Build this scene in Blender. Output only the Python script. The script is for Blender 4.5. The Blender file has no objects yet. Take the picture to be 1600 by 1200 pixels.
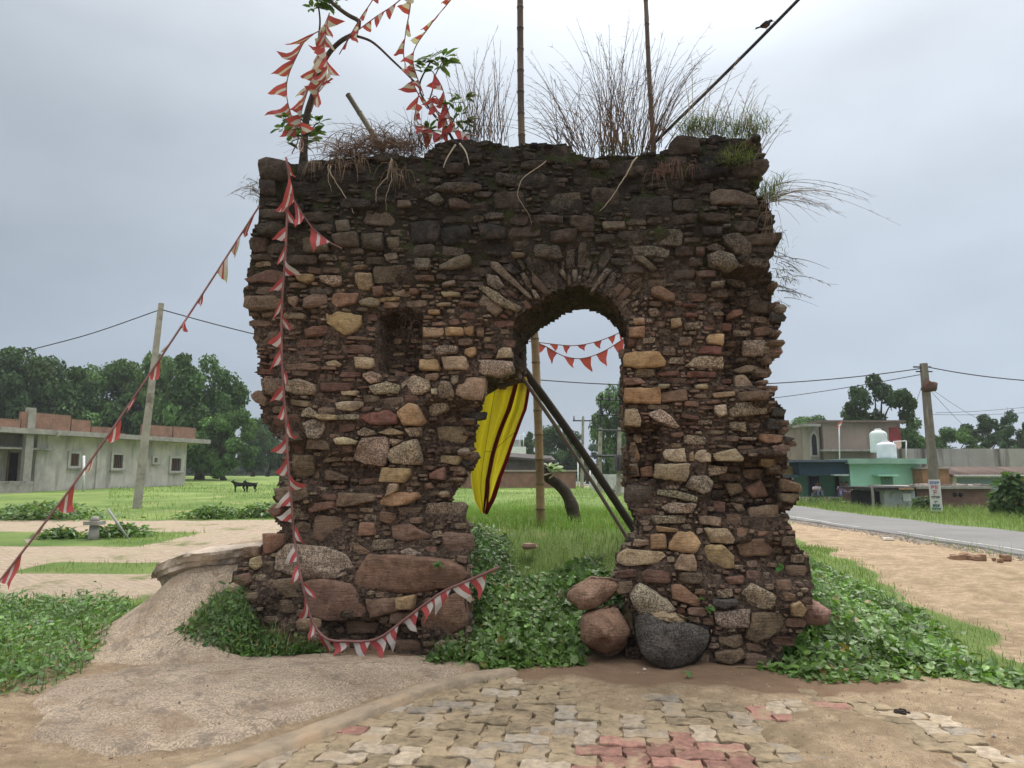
import bpy, math, random
import numpy as np
from mathutils import Vector, Matrix

rng = np.random.default_rng(7)
random.seed(7)
scene = bpy.context.scene
COL = scene.collection

# ------------------------------------------------------------------ camera, sky, sun, exposure
F = 1100.0                      # focal length in pixels of the 1600 px wide frame
CAMZ = 1.6
HORIZON = 742.0
TH = math.atan((HORIZON - 600.0) / F)
cam_data = bpy.data.cameras.new('camera')
cam_data.sensor_width = 36.0
cam_data.lens = F / 1600.0 * 36.0
cam_data.clip_start = 0.05
cam_data.clip_end = 3000.0
cam = bpy.data.objects.new('camera', cam_data)
COL.objects.link(cam)
cam.location = (0, 0, CAMZ)
cam.rotation_euler = (math.pi / 2 + TH, 0, 0)
scene.camera = cam

SUN_EL, SUN_AZ = math.radians(62), math.radians(28)     # azimuth measured from +Y towards +X
world = bpy.data.worlds.new('World')
scene.world = world
world.use_nodes = True
wn, wl = world.node_tree.nodes, world.node_tree.links
wn.clear()
w_out = wn.new('ShaderNodeOutputWorld')
w_bg = wn.new('ShaderNodeBackground')
w_bg.inputs['Strength'].default_value = 0.1
sky = wn.new('ShaderNodeTexSky')
sky.sky_type = 'NISHITA'
sky.sun_disc = False
sky.sun_elevation = SUN_EL
sky.sun_rotation = SUN_AZ
sky.air_density = 1.0
sky.dust_density = 3.0
w_tc = wn.new('ShaderNodeTexCoord')
w_sep = wn.new('ShaderNodeSeparateXYZ')
wl.new(w_tc.outputs['Generated'], w_sep.inputs[0])
# overcast deck: darker towards the horizon, brighter towards the zenith
ramp = wn.new('ShaderNodeValToRGB')
cr = ramp.color_ramp
cr.elements[0].position = 0.0
cr.elements[0].color = (0.245, 0.297, 0.364, 1)
cr.elements[1].position = 1.0
cr.elements[1].color = (2.3, 2.28, 2.25, 1)
e = cr.elements.new(0.22); e.color = (0.335, 0.382, 0.440, 1)
e = cr.elements.new(0.50); e.color = (0.462, 0.506, 0.552, 1)
e = cr.elements.new(0.62); e.color = (0.74, 0.775, 0.81, 1)
wl.new(w_sep.outputs['Z'], ramp.inputs[0])
w_map = wn.new('ShaderNodeMapping')
w_map.inputs['Scale'].default_value = (1.0, 1.0, 2.2)
w_map.inputs['Location'].default_value = (3.1, 0.4, 0.2)
wl.new(w_tc.outputs['Generated'], w_map.inputs[0])
w_noise = wn.new('ShaderNodeTexNoise')
w_noise.inputs['Scale'].default_value = 1.7
w_noise.inputs['Detail'].default_value = 5.0
w_noise.inputs['Roughness'].default_value = 0.5
wl.new(w_map.outputs[0], w_noise.inputs['Vector'])
w_mr = wn.new('ShaderNodeMapRange')
w_mr.inputs['From Min'].default_value = 0.3
w_mr.inputs['From Max'].default_value = 0.7
w_mr.inputs['To Min'].default_value = 0.80
w_mr.inputs['To Max'].default_value = 1.15
wl.new(w_noise.outputs[0], w_mr.inputs['Value'])
# cloud bank thicker towards the west (left)
w_az = wn.new('ShaderNodeMapRange')
w_az.inputs['From Min'].default_value = -0.7
w_az.inputs['From Max'].default_value = 0.6
w_az.inputs['To Min'].default_value = 0.80
w_az.inputs['To Max'].default_value = 1.08
wl.new(w_sep.outputs['X'], w_az.inputs['Value'])
w_mul = wn.new('ShaderNodeMath'); w_mul.operation = 'MULTIPLY'
wl.new(w_mr.outputs[0], w_mul.inputs[0]); wl.new(w_az.outputs[0], w_mul.inputs[1])
w_mul2 = wn.new('ShaderNodeMath'); w_mul2.operation = 'MULTIPLY'
w_mul2.inputs[1].default_value = 10.0
wl.new(w_mul.outputs[0], w_mul2.inputs[0])
w_sc = wn.new('ShaderNodeVectorMath'); w_sc.operation = 'SCALE'
wl.new(ramp.outputs[0], w_sc.inputs[0]); wl.new(w_mul2.outputs[0], w_sc.inputs['Scale'])
w_mix = wn.new('ShaderNodeMix'); w_mix.data_type = 'RGBA'
w_mix.inputs['Factor'].default_value = 0.9
wl.new(sky.outputs[0], w_mix.inputs['A']); wl.new(w_sc.outputs[0], w_mix.inputs['B'])
wl.new(w_mix.outputs['Result'], w_bg.inputs['Color'])
wl.new(w_bg.outputs[0], w_out.inputs[0])

sun_data = bpy.data.lights.new('sun', 'SUN')
sun_data.energy = 1.5
sun_data.angle = math.radians(28)
sun_data.color = (1.0, 0.96, 0.90)
sun = bpy.data.objects.new('sun', sun_data)
COL.objects.link(sun)
sun.location = (5, 10, 30)
sun_dir = Vector((math.sin(SUN_AZ) * math.cos(SUN_EL), math.cos(SUN_AZ) * math.cos(SUN_EL), math.sin(SUN_EL)))
sun.rotation_euler = sun_dir.to_track_quat('Z', 'Y').to_euler()

scene.view_settings.view_transform = 'Standard'
scene.view_settings.look = 'None'
scene.view_settings.exposure = 0.70
scene.view_settings.gamma = 1.0
scene.view_settings.use_curve_mapping = False
scene.render.engine = 'CYCLES'
scene.cycles.max_bounces = 6
scene.cycles.transparent_max_bounces = 8

# ------------------------------------------------------------------ helpers
CT, ST = math.cos(TH), math.sin(TH)

def ray(px, py):
    u, v = (px - 800.0) / F, (600.0 - py) / F
    return np.array([u, CT - v * ST, ST + v * CT])

def at(px, py, Y):
    d = ray(px, py)
    k = Y / d[1]
    return np.array([d[0] * k, Y, CAMZ + d[2] * k])

def project(p):
    p = np.asarray(p, float)
    x, y, z = p[..., 0], p[..., 1], p[..., 2] - CAMZ
    depth = y * CT + z * ST
    up = -y * ST + z * CT
    return 800 + F * x / depth, 600 - F * up / depth

# the ruined gateway's own frame: s along the face, t into the depth, z up
WA = math.radians(9.0)
WO = np.array([0.0, 6.6, 0.0])
WS = np.array([math.cos(WA), -math.sin(WA), 0.0])
WT = np.array([math.sin(WA), math.cos(WA), 0.0])
UP = np.array([0.0, 0.0, 1.0])

def w2p(s, t, z):
    s, t, z = np.broadcast_arrays(np.asarray(s, float), np.asarray(t, float), np.asarray(z, float))
    return WO + s[..., None] * WS + t[..., None] * WT + z[..., None] * UP

def p2st(x, y):
    dx, dy = x - WO[0], y - WO[1]
    return dx * WS[0] + dy * WS[1], dx * WT[0] + dy * WT[1]

def wall_at(px, py, t=0.0):
    """(s, z) where the sight line through a traced point meets the plane t"""
    d = ray(px, py)
    k = (t + WO @ WT) / (d @ WT)
    p = np.array([d[0] * k, d[1] * k, CAMZ + d[2] * k])
    return float((p - WO) @ WS), float(p[2])

def wpt(px, py, t=0.0):
    s, z = wall_at(px, py, t)
    return w2p(s, t, z)

def sstep(a, b, x):
    k = np.clip((np.asarray(x, float) - a) / (b - a), 0, 1)
    return k * k * (3 - 2 * k)

def _hash(ix, iy, iz, seed):
    h = (ix.astype(np.int64) * 374761393 + iy.astype(np.int64) * 668265263 + iz.astype(np.int64) * 2147483647 + seed * 974711) & 0xFFFFFFFF
    h = ((h ^ (h >> 13)) * 1274126177) & 0xFFFFFFFF
    h = ((h ^ (h >> 16)) * 2246822519) & 0xFFFFFFFF
    return ((h ^ (h >> 15)) & 0xFFFFFF) / float(0xFFFFFF)

def vnoise(x, y, z=0.0, seed=0):
    x, y, z = np.broadcast_arrays(np.asarray(x, float), np.asarray(y, float), np.asarray(z, float))
    ix, iy, iz = np.floor(x), np.floor(y), np.floor(z)
    fx, fy, fz = x - ix, y - iy, z - iz
    fx, fy, fz = fx * fx * (3 - 2 * fx), fy * fy * (3 - 2 * fy), fz * fz * (3 - 2 * fz)
    r = 0
    for a in (0, 1):
        for b in (0, 1):
            for c in (0, 1):
                w = (fx if a else 1 - fx) * (fy if b else 1 - fy) * (fz if c else 1 - fz)
                r = r + w * _hash(ix + a, iy + b, iz + c, seed)
    return r * 2 - 1

def fbm(x, y, z=0.0, seed=0, oct=4, rough=0.5):
    r, a, f, n = 0, 1.0, 1.0, 0
    for k in range(oct):
        r = r + a * vnoise(np.asarray(x) * f, np.asarray(y) * f, np.asarray(z) * f, seed + k * 17)
        n += a; a *= rough; f *= 2.03
    return r / n

def in_poly(x, y, poly):
    x, y = np.asarray(x, float), np.asarray(y, float)
    r = np.zeros(x.shape, bool)
    n = len(poly)
    for i in range(n):
        x1, y1 = poly[i]; x2, y2 = poly[(i + 1) % n]
        c = ((y1 > y) != (y2 > y))
        with np.errstate(divide='ignore', invalid='ignore'):
            xi = (x2 - x1) * (y - y1) / ((y2 - y1) if y2 != y1 else 1e-9) + x1
        r ^= c & (x < xi)
    return r

def poly_dist(x, y, poly):
    """signed distance to a polygon, positive inside"""
    x, y = np.asarray(x, float), np.asarray(y, float)
    d = np.full(x.shape, 1e9)
    n = len(poly)
    for i in range(n):
        ax, ay = poly[i]; bx, by = poly[(i + 1) % n]
        vx, vy = bx - ax, by - ay
        k = np.clip(((x - ax) * vx + (y - ay) * vy) / (vx * vx + vy * vy + 1e-12), 0, 1)
        d = np.minimum(d, np.hypot(x - ax - k * vx, y - ay - k * vy))
    return np.where(in_poly(x, y, poly), d, -d)

class MB:
    def __init__(self):
        self.v, self.f, self.c, self.n = [], [], [], 0
    def add(self, v, faces, col=(1, 1, 1, 1)):
        v = np.asarray(v, float).reshape(-1, 3)
        c = np.empty((len(v), 4)); c[:] = col
        for f in faces:
            f = np.asarray(f, np.int64)
            if f.size:
                self.f.append(f + self.n)
        self.v.append(v); self.c.append(c); self.n += len(v)
        return self
    def box(self, x0, x1, y0, y1, z0, z1, col=(1, 1, 1, 1), M=None):
        v = np.array([(x, y, z) for z in (z0, z1) for y in (y0, y1) for x in (x0, x1)], float)
        if M is not None:
            v = M(v)
        return self.add(v, [[(0, 2, 3, 1), (4, 5, 7, 6), (0, 1, 5, 4), (2, 6, 7, 3), (0, 4, 6, 2), (1, 3, 7, 5)]], col)
    def tube(self, pts, rad, n=6, col=(1, 1, 1, 1), caps=True):
        pts = np.asarray(pts, float)
        m = len(pts)
        rad = np.broadcast_to(np.asarray(rad, float), (m,))
        tg = np.gradient(pts, axis=0)
        tg /= np.linalg.norm(tg, axis=1)[:, None] + 1e-12
        ref = np.array([0.0, 0, 1]) if abs(tg[:, 2]).mean() < 0.8 else np.array([1.0, 0, 0])
        a = np.cross(tg, ref); a /= np.linalg.norm(a, axis=1)[:, None] + 1e-12
        b = np.cross(tg, a)
        ang = np.arange(n) * 2 * math.pi / n
        v = pts[:, None] + rad[:, None, None] * (np.cos(ang)[None, :, None] * a[:, None] + np.sin(ang)[None, :, None] * b[:, None])
        idx = np.arange(m * n).reshape(m, n)
        nx = np.roll(idx, -1, axis=1)
        q = np.stack([idx[:-1], nx[:-1], nx[1:], idx[1:]], -1).reshape(-1, 4)
        c = np.asarray(col, float)
        if c.ndim == 2:
            c = np.repeat(c, n, axis=0)
        fs = [q]
        if caps:
            fs += [idx[0][None, ::-1], idx[-1][None]]
        return self.add(v.reshape(-1, 3), fs, c)
    def build(self, name, mat, parent=None, smooth=True, kind=None, label=None):
        v = np.concatenate(self.v)
        if parent is not None:
            o_ = parent
            off = np.zeros(3)
            while o_ is not None:
                off += np.array(o_.location); o_ = o_.parent
            v = v - off
        me = bpy.data.meshes.new(name)
        me.vertices.add(len(v)); me.vertices.foreach_set('co', v.astype(np.float32).ravel())
        li = np.concatenate([f.ravel() for f in self.f]).astype(np.int32)
        tot = np.concatenate([np.full(len(f), f.shape[1]) for f in self.f])
        st = np.concatenate([[0], np.cumsum(tot)[:-1]]).astype(np.int32)
        me.loops.add(len(li)); me.loops.foreach_set('vertex_index', li)
        me.polygons.add(len(tot)); me.polygons.foreach_set('loop_start', st)
        me.polygons.foreach_set('use_smooth', np.full(len(tot), smooth))
        at_ = me.color_attributes.new('Col', 'FLOAT_COLOR', 'POINT')
        at_.data.foreach_set('color', np.concatenate(self.c).astype(np.float32).ravel())
        me.update(calc_edges=True)
        me.validate()
        if mat is not None:
            me.materials.append(mat)
        o = bpy.data.objects.new(name, me)
        COL.objects.link(o)
        if parent is not None:
            o.parent = parent
        if kind:
            o['kind'] = kind
        if label:
            o['label'] = label
        return o

def tag(o, label, cat, group=None, kind='thing'):
    o['label'] = label; o['category'] = cat; o['kind'] = kind
    if group:
        o['group'] = group
    return o

def thing(name, label, cat, loc=(0, 0, 0), group=None, kind='thing'):
    o = bpy.data.objects.new(name, None)
    o.empty_display_size = 0.1
    COL.objects.link(o)
    o.location = [float(a) for a in loc]
    return tag(o, label, cat, group, kind)

def dup(root, label=None):
    kids = {}
    for o in scene.objects:
        if o.parent is not None:
            kids.setdefault(o.parent, []).append(o)
    def cp(o, par):
        c = o.copy(); COL.objects.link(c); c.parent = par
        for k in kids.get(o, []):
            cp(k, c)
        return c
    r = cp(root, None)
    if label:
        r['label'] = label
    return r

def smooth_path(pts, n):
    """Catmull-Rom through the points, n samples evenly spaced"""
    P = np.asarray(pts, float)
    P = np.vstack([2 * P[0] - P[1], P, 2 * P[-1] - P[-2]])
    out = []
    for i in range(1, len(P) - 2):
        t = np.linspace(0, 1, 12, endpoint=False)[:, None]
        a, b, c, d = P[i - 1], P[i], P[i + 1], P[i + 2]
        out.append(0.5 * (2 * b + (c - a) * t + (2 * a - 5 * b + 4 * c - d) * t ** 2 + (3 * b - a - 3 * c + d) * t ** 3))
    Q = np.vstack(out + [P[-2][None]])
    L = np.concatenate([[0], np.cumsum(np.linalg.norm(np.diff(Q, axis=0), axis=1))])
    k = np.linspace(0, L[-1], n)
    return np.stack([np.interp(k, L, Q[:, j]) for j in range(3)], 1)

# ------------------------------------------------------------------ materials
def mat_new(name):
    m = bpy.data.materials.new(name); m.use_nodes = True
    nt = m.node_tree
    return m, nt.nodes, nt.links, nt.nodes['Principled BSDF']

def N(nodes, typ, **kw):
    n = nodes.new(typ)
    for k, v in kw.items():
        if k.startswith('i_'):
            n.inputs[k[2:].replace('_', ' ')].default_value = v
        else:
            setattr(n, k, v)
    return n

def mixrgb(nodes, links, fac, a, b, mode='MIX'):
    n = nodes.new('ShaderNodeMix'); n.data_type = 'RGBA'; n.blend_type = mode; n.clamp_factor = True
    for sock, val in (('Factor', fac), ('A', a), ('B', b)):
        if hasattr(val, 'is_linked') or hasattr(val, 'node'):
            links.new(val, n.inputs[sock])
        else:
            n.inputs[sock].default_value = val if not isinstance(val, tuple) else (*val[:3], 1)
    return n.outputs['Result']

def ramp2(nodes, links, src, p0, p1, c0=(0, 0, 0, 1), c1=(1, 1, 1, 1)):
    r = nodes.new('ShaderNodeValToRGB')
    r.color_ramp.elements[0].position = p0; r.color_ramp.elements[0].color = c0
    r.color_ramp.elements[1].position = p1; r.color_ramp.elements[1].color = c1
    links.new(src, r.inputs[0])
    return r.outputs[0]

def simple_mat(name, col, rough=0.85, nscale=8.0, amount=0.35, bump=0.2, use_attr=False, stain=None, bscale=None, obj_color=False, coord='Object', streak=0):
    """a base colour broken up by two noises, optional stains, fine relief"""
    m, n, l, b = mat_new(name)
    tc = N(n, 'ShaderNodeNewGeometry') if coord == 'Position' else N(n, 'ShaderNodeTexCoord')
    n1 = N(n, 'ShaderNodeTexNoise', i_Scale=nscale, i_Detail=6.0, i_Roughness=0.6)
    l.new(tc.outputs[coord], n1.inputs['Vector'])
    v = ramp2(n, l, n1.outputs[0], 0.25, 0.75, (1 - amount,) * 3 + (1,), (1 + amount,) * 3 + (1,))
    if use_attr:
        a = N(n, 'ShaderNodeAttribute', attribute_name='Col'); base = a.outputs['Color']
    elif obj_color:
        a = N(n, 'ShaderNodeObjectInfo'); base = a.outputs['Color']
    else:
        base = (*col, 1)
    c = mixrgb(n, l, 1.0, base, v, 'MULTIPLY')
    if stain:
        n2 = N(n, 'ShaderNodeTexNoise', i_Scale=stain[1], i_Detail=7.0, i_Roughness=0.65)
        if streak:
            ms = N(n, 'ShaderNodeMapping'); ms.inputs['Scale'].default_value = (3.0, 3.0, streak); l.new(tc.outputs[coord], ms.inputs[0]); l.new(ms.outputs[0], n2.inputs['Vector'])
        else:
            l.new(tc.outputs[coord], n2.inputs['Vector'])
        f = ramp2(n, l, n2.outputs[0], stain[2], stain[2] + 0.14)
        c = mixrgb(n, l, f, c, stain[0])
    l.new(c, b.inputs['Base Color'])
    b.inputs['Roughness'].default_value = rough
    b.inputs['Specular IOR Level'].default_value = 0.25
    if bump:
        n3 = N(n, 'ShaderNodeTexNoise', i_Scale=bscale or nscale * 4, i_Detail=8.0, i_Roughness=0.65)
        l.new(tc.outputs[coord], n3.inputs['Vector'])
        bp = N(n, 'ShaderNodeBump', i_Strength=bump, i_Distance=0.02)
        l.new(n3.outputs[0], bp.inputs['Height'])
        l.new(bp.outputs[0], b.inputs['Normal'])
    return m

def leaf_mat(name, trans=0.35, rough=0.38, gloss=0.5, tint=(1, 1, 1)):
    m, n, l, b = mat_new(name)
    a = N(n, 'ShaderNodeAttribute', attribute_name='Col')
    c = a.outputs['Color']
    if tint != (1, 1, 1):
        c = mixrgb(n, l, 1.0, c, (*tint, 1), 'MULTIPLY')
    l.new(c, b.inputs['Base Color'])
    b.inputs['Roughness'].default_value = rough
    b.inputs['Specular IOR Level'].default_value = gloss
    tr = N(n, 'ShaderNodeBsdfTranslucent')
    c2 = mixrgb(n, l, 1.0, c, (1.1, 1.25, 0.6, 1), 'MULTIPLY')
    l.new(c2, tr.inputs['Color'])
    mx = N(n, 'ShaderNodeMixShader', i_Fac=trans)
    l.new(b.outputs[0], mx.inputs[1]); l.new(tr.outputs[0], mx.inputs[2])
    out = n['Material Output']
    l.new(mx.outputs[0], out.inputs['Surface'])
    return m

def stone_mat(name):
    m, n, l, b = mat_new(name)
    tc = N(n, 'ShaderNodeTexCoord')
    geo = N(n, 'ShaderNodeNewGeometry')
    pos = geo.outputs['Position']
    a = N(n, 'ShaderNodeAttribute', attribute_name='Col')
    n1 = N(n, 'ShaderNodeTexNoise', i_Scale=14.0, i_Detail=8.0, i_Roughness=0.62)
    l.new(pos, n1.inputs['Vector'])
    v = ramp2(n, l, n1.outputs[0], 0.28, 0.74, (0.5, 0.48, 0.46, 1), (1.45, 1.42, 1.38, 1))
    c = mixrgb(n, l, 1.0, a.outputs['Color'], v, 'MULTIPLY')
    # mineral grains of the coarse stones (alpha of the colour attribute says how coarse)
    vo = N(n, 'ShaderNodeTexVoronoi', i_Scale=95.0, i_Randomness=1.0)
    l.new(pos, vo.inputs['Vector'])
    g = ramp2(n, l, vo.outputs['Color'], 0.25, 0.8, (0.35, 0.33, 0.31, 1), (1.7, 1.65, 1.55, 1))
    cg = mixrgb(n, l, 1.0, c, g, 'MULTIPLY')
    c = mixrgb(n, l, a.outputs['Alpha'], c, cg)
    # mud washed over the stones, in patches
    n2 = N(n, 'ShaderNodeTexNoise', i_Scale=7.0, i_Detail=9.0, i_Roughness=0.7)
    l.new(pos, n2.inputs['Vector'])
    f = ramp2(n, l, n2.outputs[0], 0.52, 0.66, (0, 0, 0, 1), (0.62, 0.62, 0.62, 1))
    c = mixrgb(n, l, f, c, (0.112, 0.080, 0.061, 1))
    l.new(c, b.inputs['Base Color'])
    b.inputs['Roughness'].default_value = 0.9
    b.inputs['Specular IOR Level'].default_value = 0.2
    n3 = N(n, 'ShaderNodeTexNoise', i_Scale=38.0, i_Detail=10.0, i_Roughness=0.7)
    l.new(pos, n3.inputs['Vector'])
    # bedding planes: noise stretched along the courses
    mp = N(n, 'ShaderNodeMapping'); mp.inputs['Scale'].default_value = (9, 9, 70)
    l.new(pos, mp.inputs[0])
    n4 = N(n, 'ShaderNodeTexNoise', i_Scale=1.0, i_Detail=5.0, i_Roughness=0.6)
    l.new(mp.outputs[0], n4.inputs['Vector'])
    ad = N(n, 'ShaderNodeMath', operation='ADD')
    l.new(n3.outputs[0], ad.inputs[0]); l.new(n4.outputs[0], ad.inputs[1])
    bp = N(n, 'ShaderNodeBump', i_Strength=0.9, i_Distance=0.022)
    l.new(ad.outputs[0], bp.inputs['Height'])
    l.new(bp.outputs[0], b.inputs['Normal'])
    return m

def core_mat(name):
    """mud mortar with grit; black crust and moss on the upper third"""
    m, n, l, b = mat_new(name)
    geo = N(n, 'ShaderNodeNewGeometry'); pos = geo.outputs['Position']
    n1 = N(n, 'ShaderNodeTexNoise', i_Scale=9.0, i_Detail=9.0, i_Roughness=0.7)
    l.new(pos, n1.inputs['Vector'])
    c = ramp2(n, l, n1.outputs[0], 0.3, 0.72, (0.050, 0.036, 0.029, 1), (0.150, 0.111, 0.086, 1))
    vo = N(n, 'ShaderNodeTexVoronoi', i_Scale=42.0)
    l.new(pos, vo.inputs['Vector'])
    g = ramp2(n, l, vo.outputs['Color'], 0.2, 0.85, (0.6, 0.59, 0.58, 1), (1.6, 1.54, 1.47, 1))
    c = mixrgb(n, l, 1.0, c, g, 'MULTIPLY')
    sep = N(n, 'ShaderNodeSeparateXYZ'); l.new(pos, sep.inputs[0])
    n2 = N(n, 'ShaderNodeTexNoise', i_Scale=2.2, i_Detail=6.0, i_Roughness=0.65)
    l.new(pos, n2.inputs['Vector'])
    ma = N(n, 'ShaderNodeMath', operation='MULTIPLY_ADD'); ma.inputs[1].default_value = 2.2
    l.new(n2.outputs[0], ma.inputs[0]); l.new(sep.outputs['Z'], ma.inputs[2])
    f = N(n, 'ShaderNodeMapRange', i_From_Min=4.1, i_From_Max=5.2)
    l.new(ma.outputs[0], f.inputs['Value'])
    c = mixrgb(n, l, f.outputs[0], c, (0.040, 0.033, 0.026, 1))
    n5 = N(n, 'ShaderNodeTexNoise', i_Scale=5.0, i_Detail=6.0, i_Roughness=0.7)
    l.new(pos, n5.inputs['Vector'])
    fm = ramp2(n, l, n5.outputs[0], 0.5, 0.64)
    mm = N(n, 'ShaderNodeMath', operation='MULTIPLY'); l.new(fm, mm.inputs[0]); l.new(f.outputs[0], mm.inputs[1])
    c = mixrgb(n, l, mm.outputs[0], c, (0.050, 0.062, 0.020, 1))
    l.new(c, b.inputs['Base Color'])
    b.inputs['Roughness'].default_value = 0.95
    b.inputs['Specular IOR Level'].default_value = 0.12
    n3 = N(n, 'ShaderNodeTexNoise', i_Scale=22.0, i_Detail=10.0, i_Roughness=0.75)
    l.new(pos, n3.inputs['Vector'])
    ad = N(n, 'ShaderNodeMath', operation='MULTIPLY_ADD'); ad.inputs[1].default_value = 0.5
    l.new(vo.outputs['Distance'], ad.inputs[0]); l.new(n3.outputs[0], ad.inputs[2])
    bp = N(n, 'ShaderNodeBump', i_Strength=1.0, i_Distance=0.05)
    l.new(ad.outputs[0], bp.inputs['Height'])
    l.new(bp.outputs[0], b.inputs['Normal'])
    return m

def brick_mat(name, scale, c1, c2, mortar, rough=0.9):
    m, n, l, b = mat_new(name)
    tc = N(n, 'ShaderNodeTexCoord')
    mp = N(n, 'ShaderNodeMapping')
    mp.inputs['Rotation'].default_value = (math.pi / 2, 0, 0)
    l.new(tc.outputs['Object'], mp.inputs[0])
    br = N(n, 'ShaderNodeTexBrick', i_Scale=scale)
    br.inputs['Color1'].default_value = (*c1, 1); br.inputs['Color2'].default_value = (*c2, 1); br.inputs['Mortar'].default_value = (*mortar, 1)
    br.inputs['Mortar Size'].default_value = 0.03
    br.inputs['Brick Width'].default_value = 0.5; br.inputs['Row Height'].default_value = 0.17
    l.new(mp.outputs[0], br.inputs['Vector'])
    n1 = N(n, 'ShaderNodeTexNoise', i_Scale=1.5, i_Detail=7.0, i_Roughness=0.7)
    l.new(tc.outputs['Object'], n1.inputs['Vector'])
    v = ramp2(n, l, n1.outputs[0], 0.3, 0.7, (0.6, 0.6, 0.6, 1), (1.3, 1.25, 1.2, 1))
    c = mixrgb(n, l, 1.0, br.outputs['Color'], v, 'MULTIPLY')
    l.new(c, b.inputs['Base Color']); b.inputs['Roughness'].default_value = rough
    bp = N(n, 'ShaderNodeBump', i_Strength=0.5, i_Distance=0.02)
    inv = N(n, 'ShaderNodeMath', operation='SUBTRACT'); inv.inputs[0].default_value = 1.0
    l.new(br.outputs['Fac'], inv.inputs[1]); l.new(inv.outputs[0], bp.inputs['Height'])
    l.new(bp.outputs[0], b.inputs['Normal'])
    return m

M = {}
M['stone'] = stone_mat('weathered_stone')
M['core'] = core_mat('mud_core')
M['leaf'] = leaf_mat('leaf')
M['grass'] = leaf_mat('grass_blade', trans=0.3, rough=0.6, gloss=0.2)
M['dry'] = simple_mat('dry_stalk', (1, 1, 1), use_attr=True, amount=0.2, bump=0)
M['bark'] = simple_mat('bark', (0.060, 0.047, 0.036), nscale=20, amount=0.5, bump=0.6)
M['cloth'] = leaf_mat('cloth', trans=0.3, rough=0.85, gloss=0.1)
M['cord'] = simple_mat('cord', (0.20, 0.10, 0.09), bump=0)
M['bamboo'] = simple_mat('bamboo', (1, 1, 1), use_attr=True, rough=0.55, nscale=9, amount=0.35, bump=0.15)
M['black'] = simple_mat('black_rubber', (0.012, 0.012, 0.014), rough=0.5, bump=0)
M['wire'] = simple_mat('wire', (0.03, 0.03, 0.035), rough=0.6, bump=0)
M['concrete'] = simple_mat('concrete', (0.30, 0.28, 0.25), nscale=2.5, amount=0.3, bump=0.3, stain=((0.12, 0.11, 0.10), 1.2, 0.56))
M['plaster'] = simple_mat('grey_plaster', (0.50, 0.455, 0.415), nscale=0.9, amount=0.3, bump=0.2, stain=((0.31, 0.285, 0.26), 0.5, 0.50), streak=.5)
M['pole'] = simple_mat('old_concrete_pole', (0.33, 0.30, 0.25), nscale=3, amount=0.3, bump=0.3, stain=((0.16, 0.13, 0.10), 2.0, 0.52))
M['brick'] = brick_mat('red_brick', 4.4, (0.30, 0.125, 0.075), (0.22, 0.09, 0.06), (0.26, 0.20, 0.16))
M['dark'] = simple_mat('dark_interior', (0.02, 0.02, 0.022), bump=0)
M['white'] = simple_mat('white_paint', (0.70, 0.70, 0.68), nscale=3, amount=0.12, bump=0.05)
M['vcol'] = simple_mat('painted', (1, 1, 1), use_attr=True, nscale=1.6, amount=0.16, bump=0.1)
M['ocol'] = simple_mat('paver', (1, 1, 1), obj_color=True, nscale=22, amount=0.42, bump=0.6, rough=0.95, coord='Position', stain=((0.36, 0.275, 0.175), 5.0, 0.50))
# ------------------------------------------------------------------ terrain
def rise(y):
    return 0.018 * np.clip(y - 12, 0, 75)

SLAB = [(-3.35, 5.15), (-2.95, 4.55), (-2.3, 4.25), (-1.7, 4.45), (-1.35, 4.9), (-0.75, 5.6), (-0.15, 6.05), (-0.45, 6.35), (-1.6, 6.55),
        (-2.6, 6.35), (-3.2, 6.0), (-3.45, 5.6)]

def knoll(x, y):
    s, t = p2st(x, y)
    wob = 0.25 * fbm(x * 0.9, y * 0.9, 0, 5, 3)
    ws = sstep(-4.35, -3.05, s + wob) * (1 - sstep(2.5, 3.5, s + wob))
    left = 1 - sstep(-2.6, -2.2, s)
    fl = sstep(-1.05, 0.45, t) * .95
    fm = sstep(-0.35, 2.1, t) * .95
    wf = left * fl + (1 - left) * fm
    back = 1 - 0.55 * sstep(4.5, 16, t) - 0.45 * sstep(14, 34, t)
    return 0.98 * ws * wf * back

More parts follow.
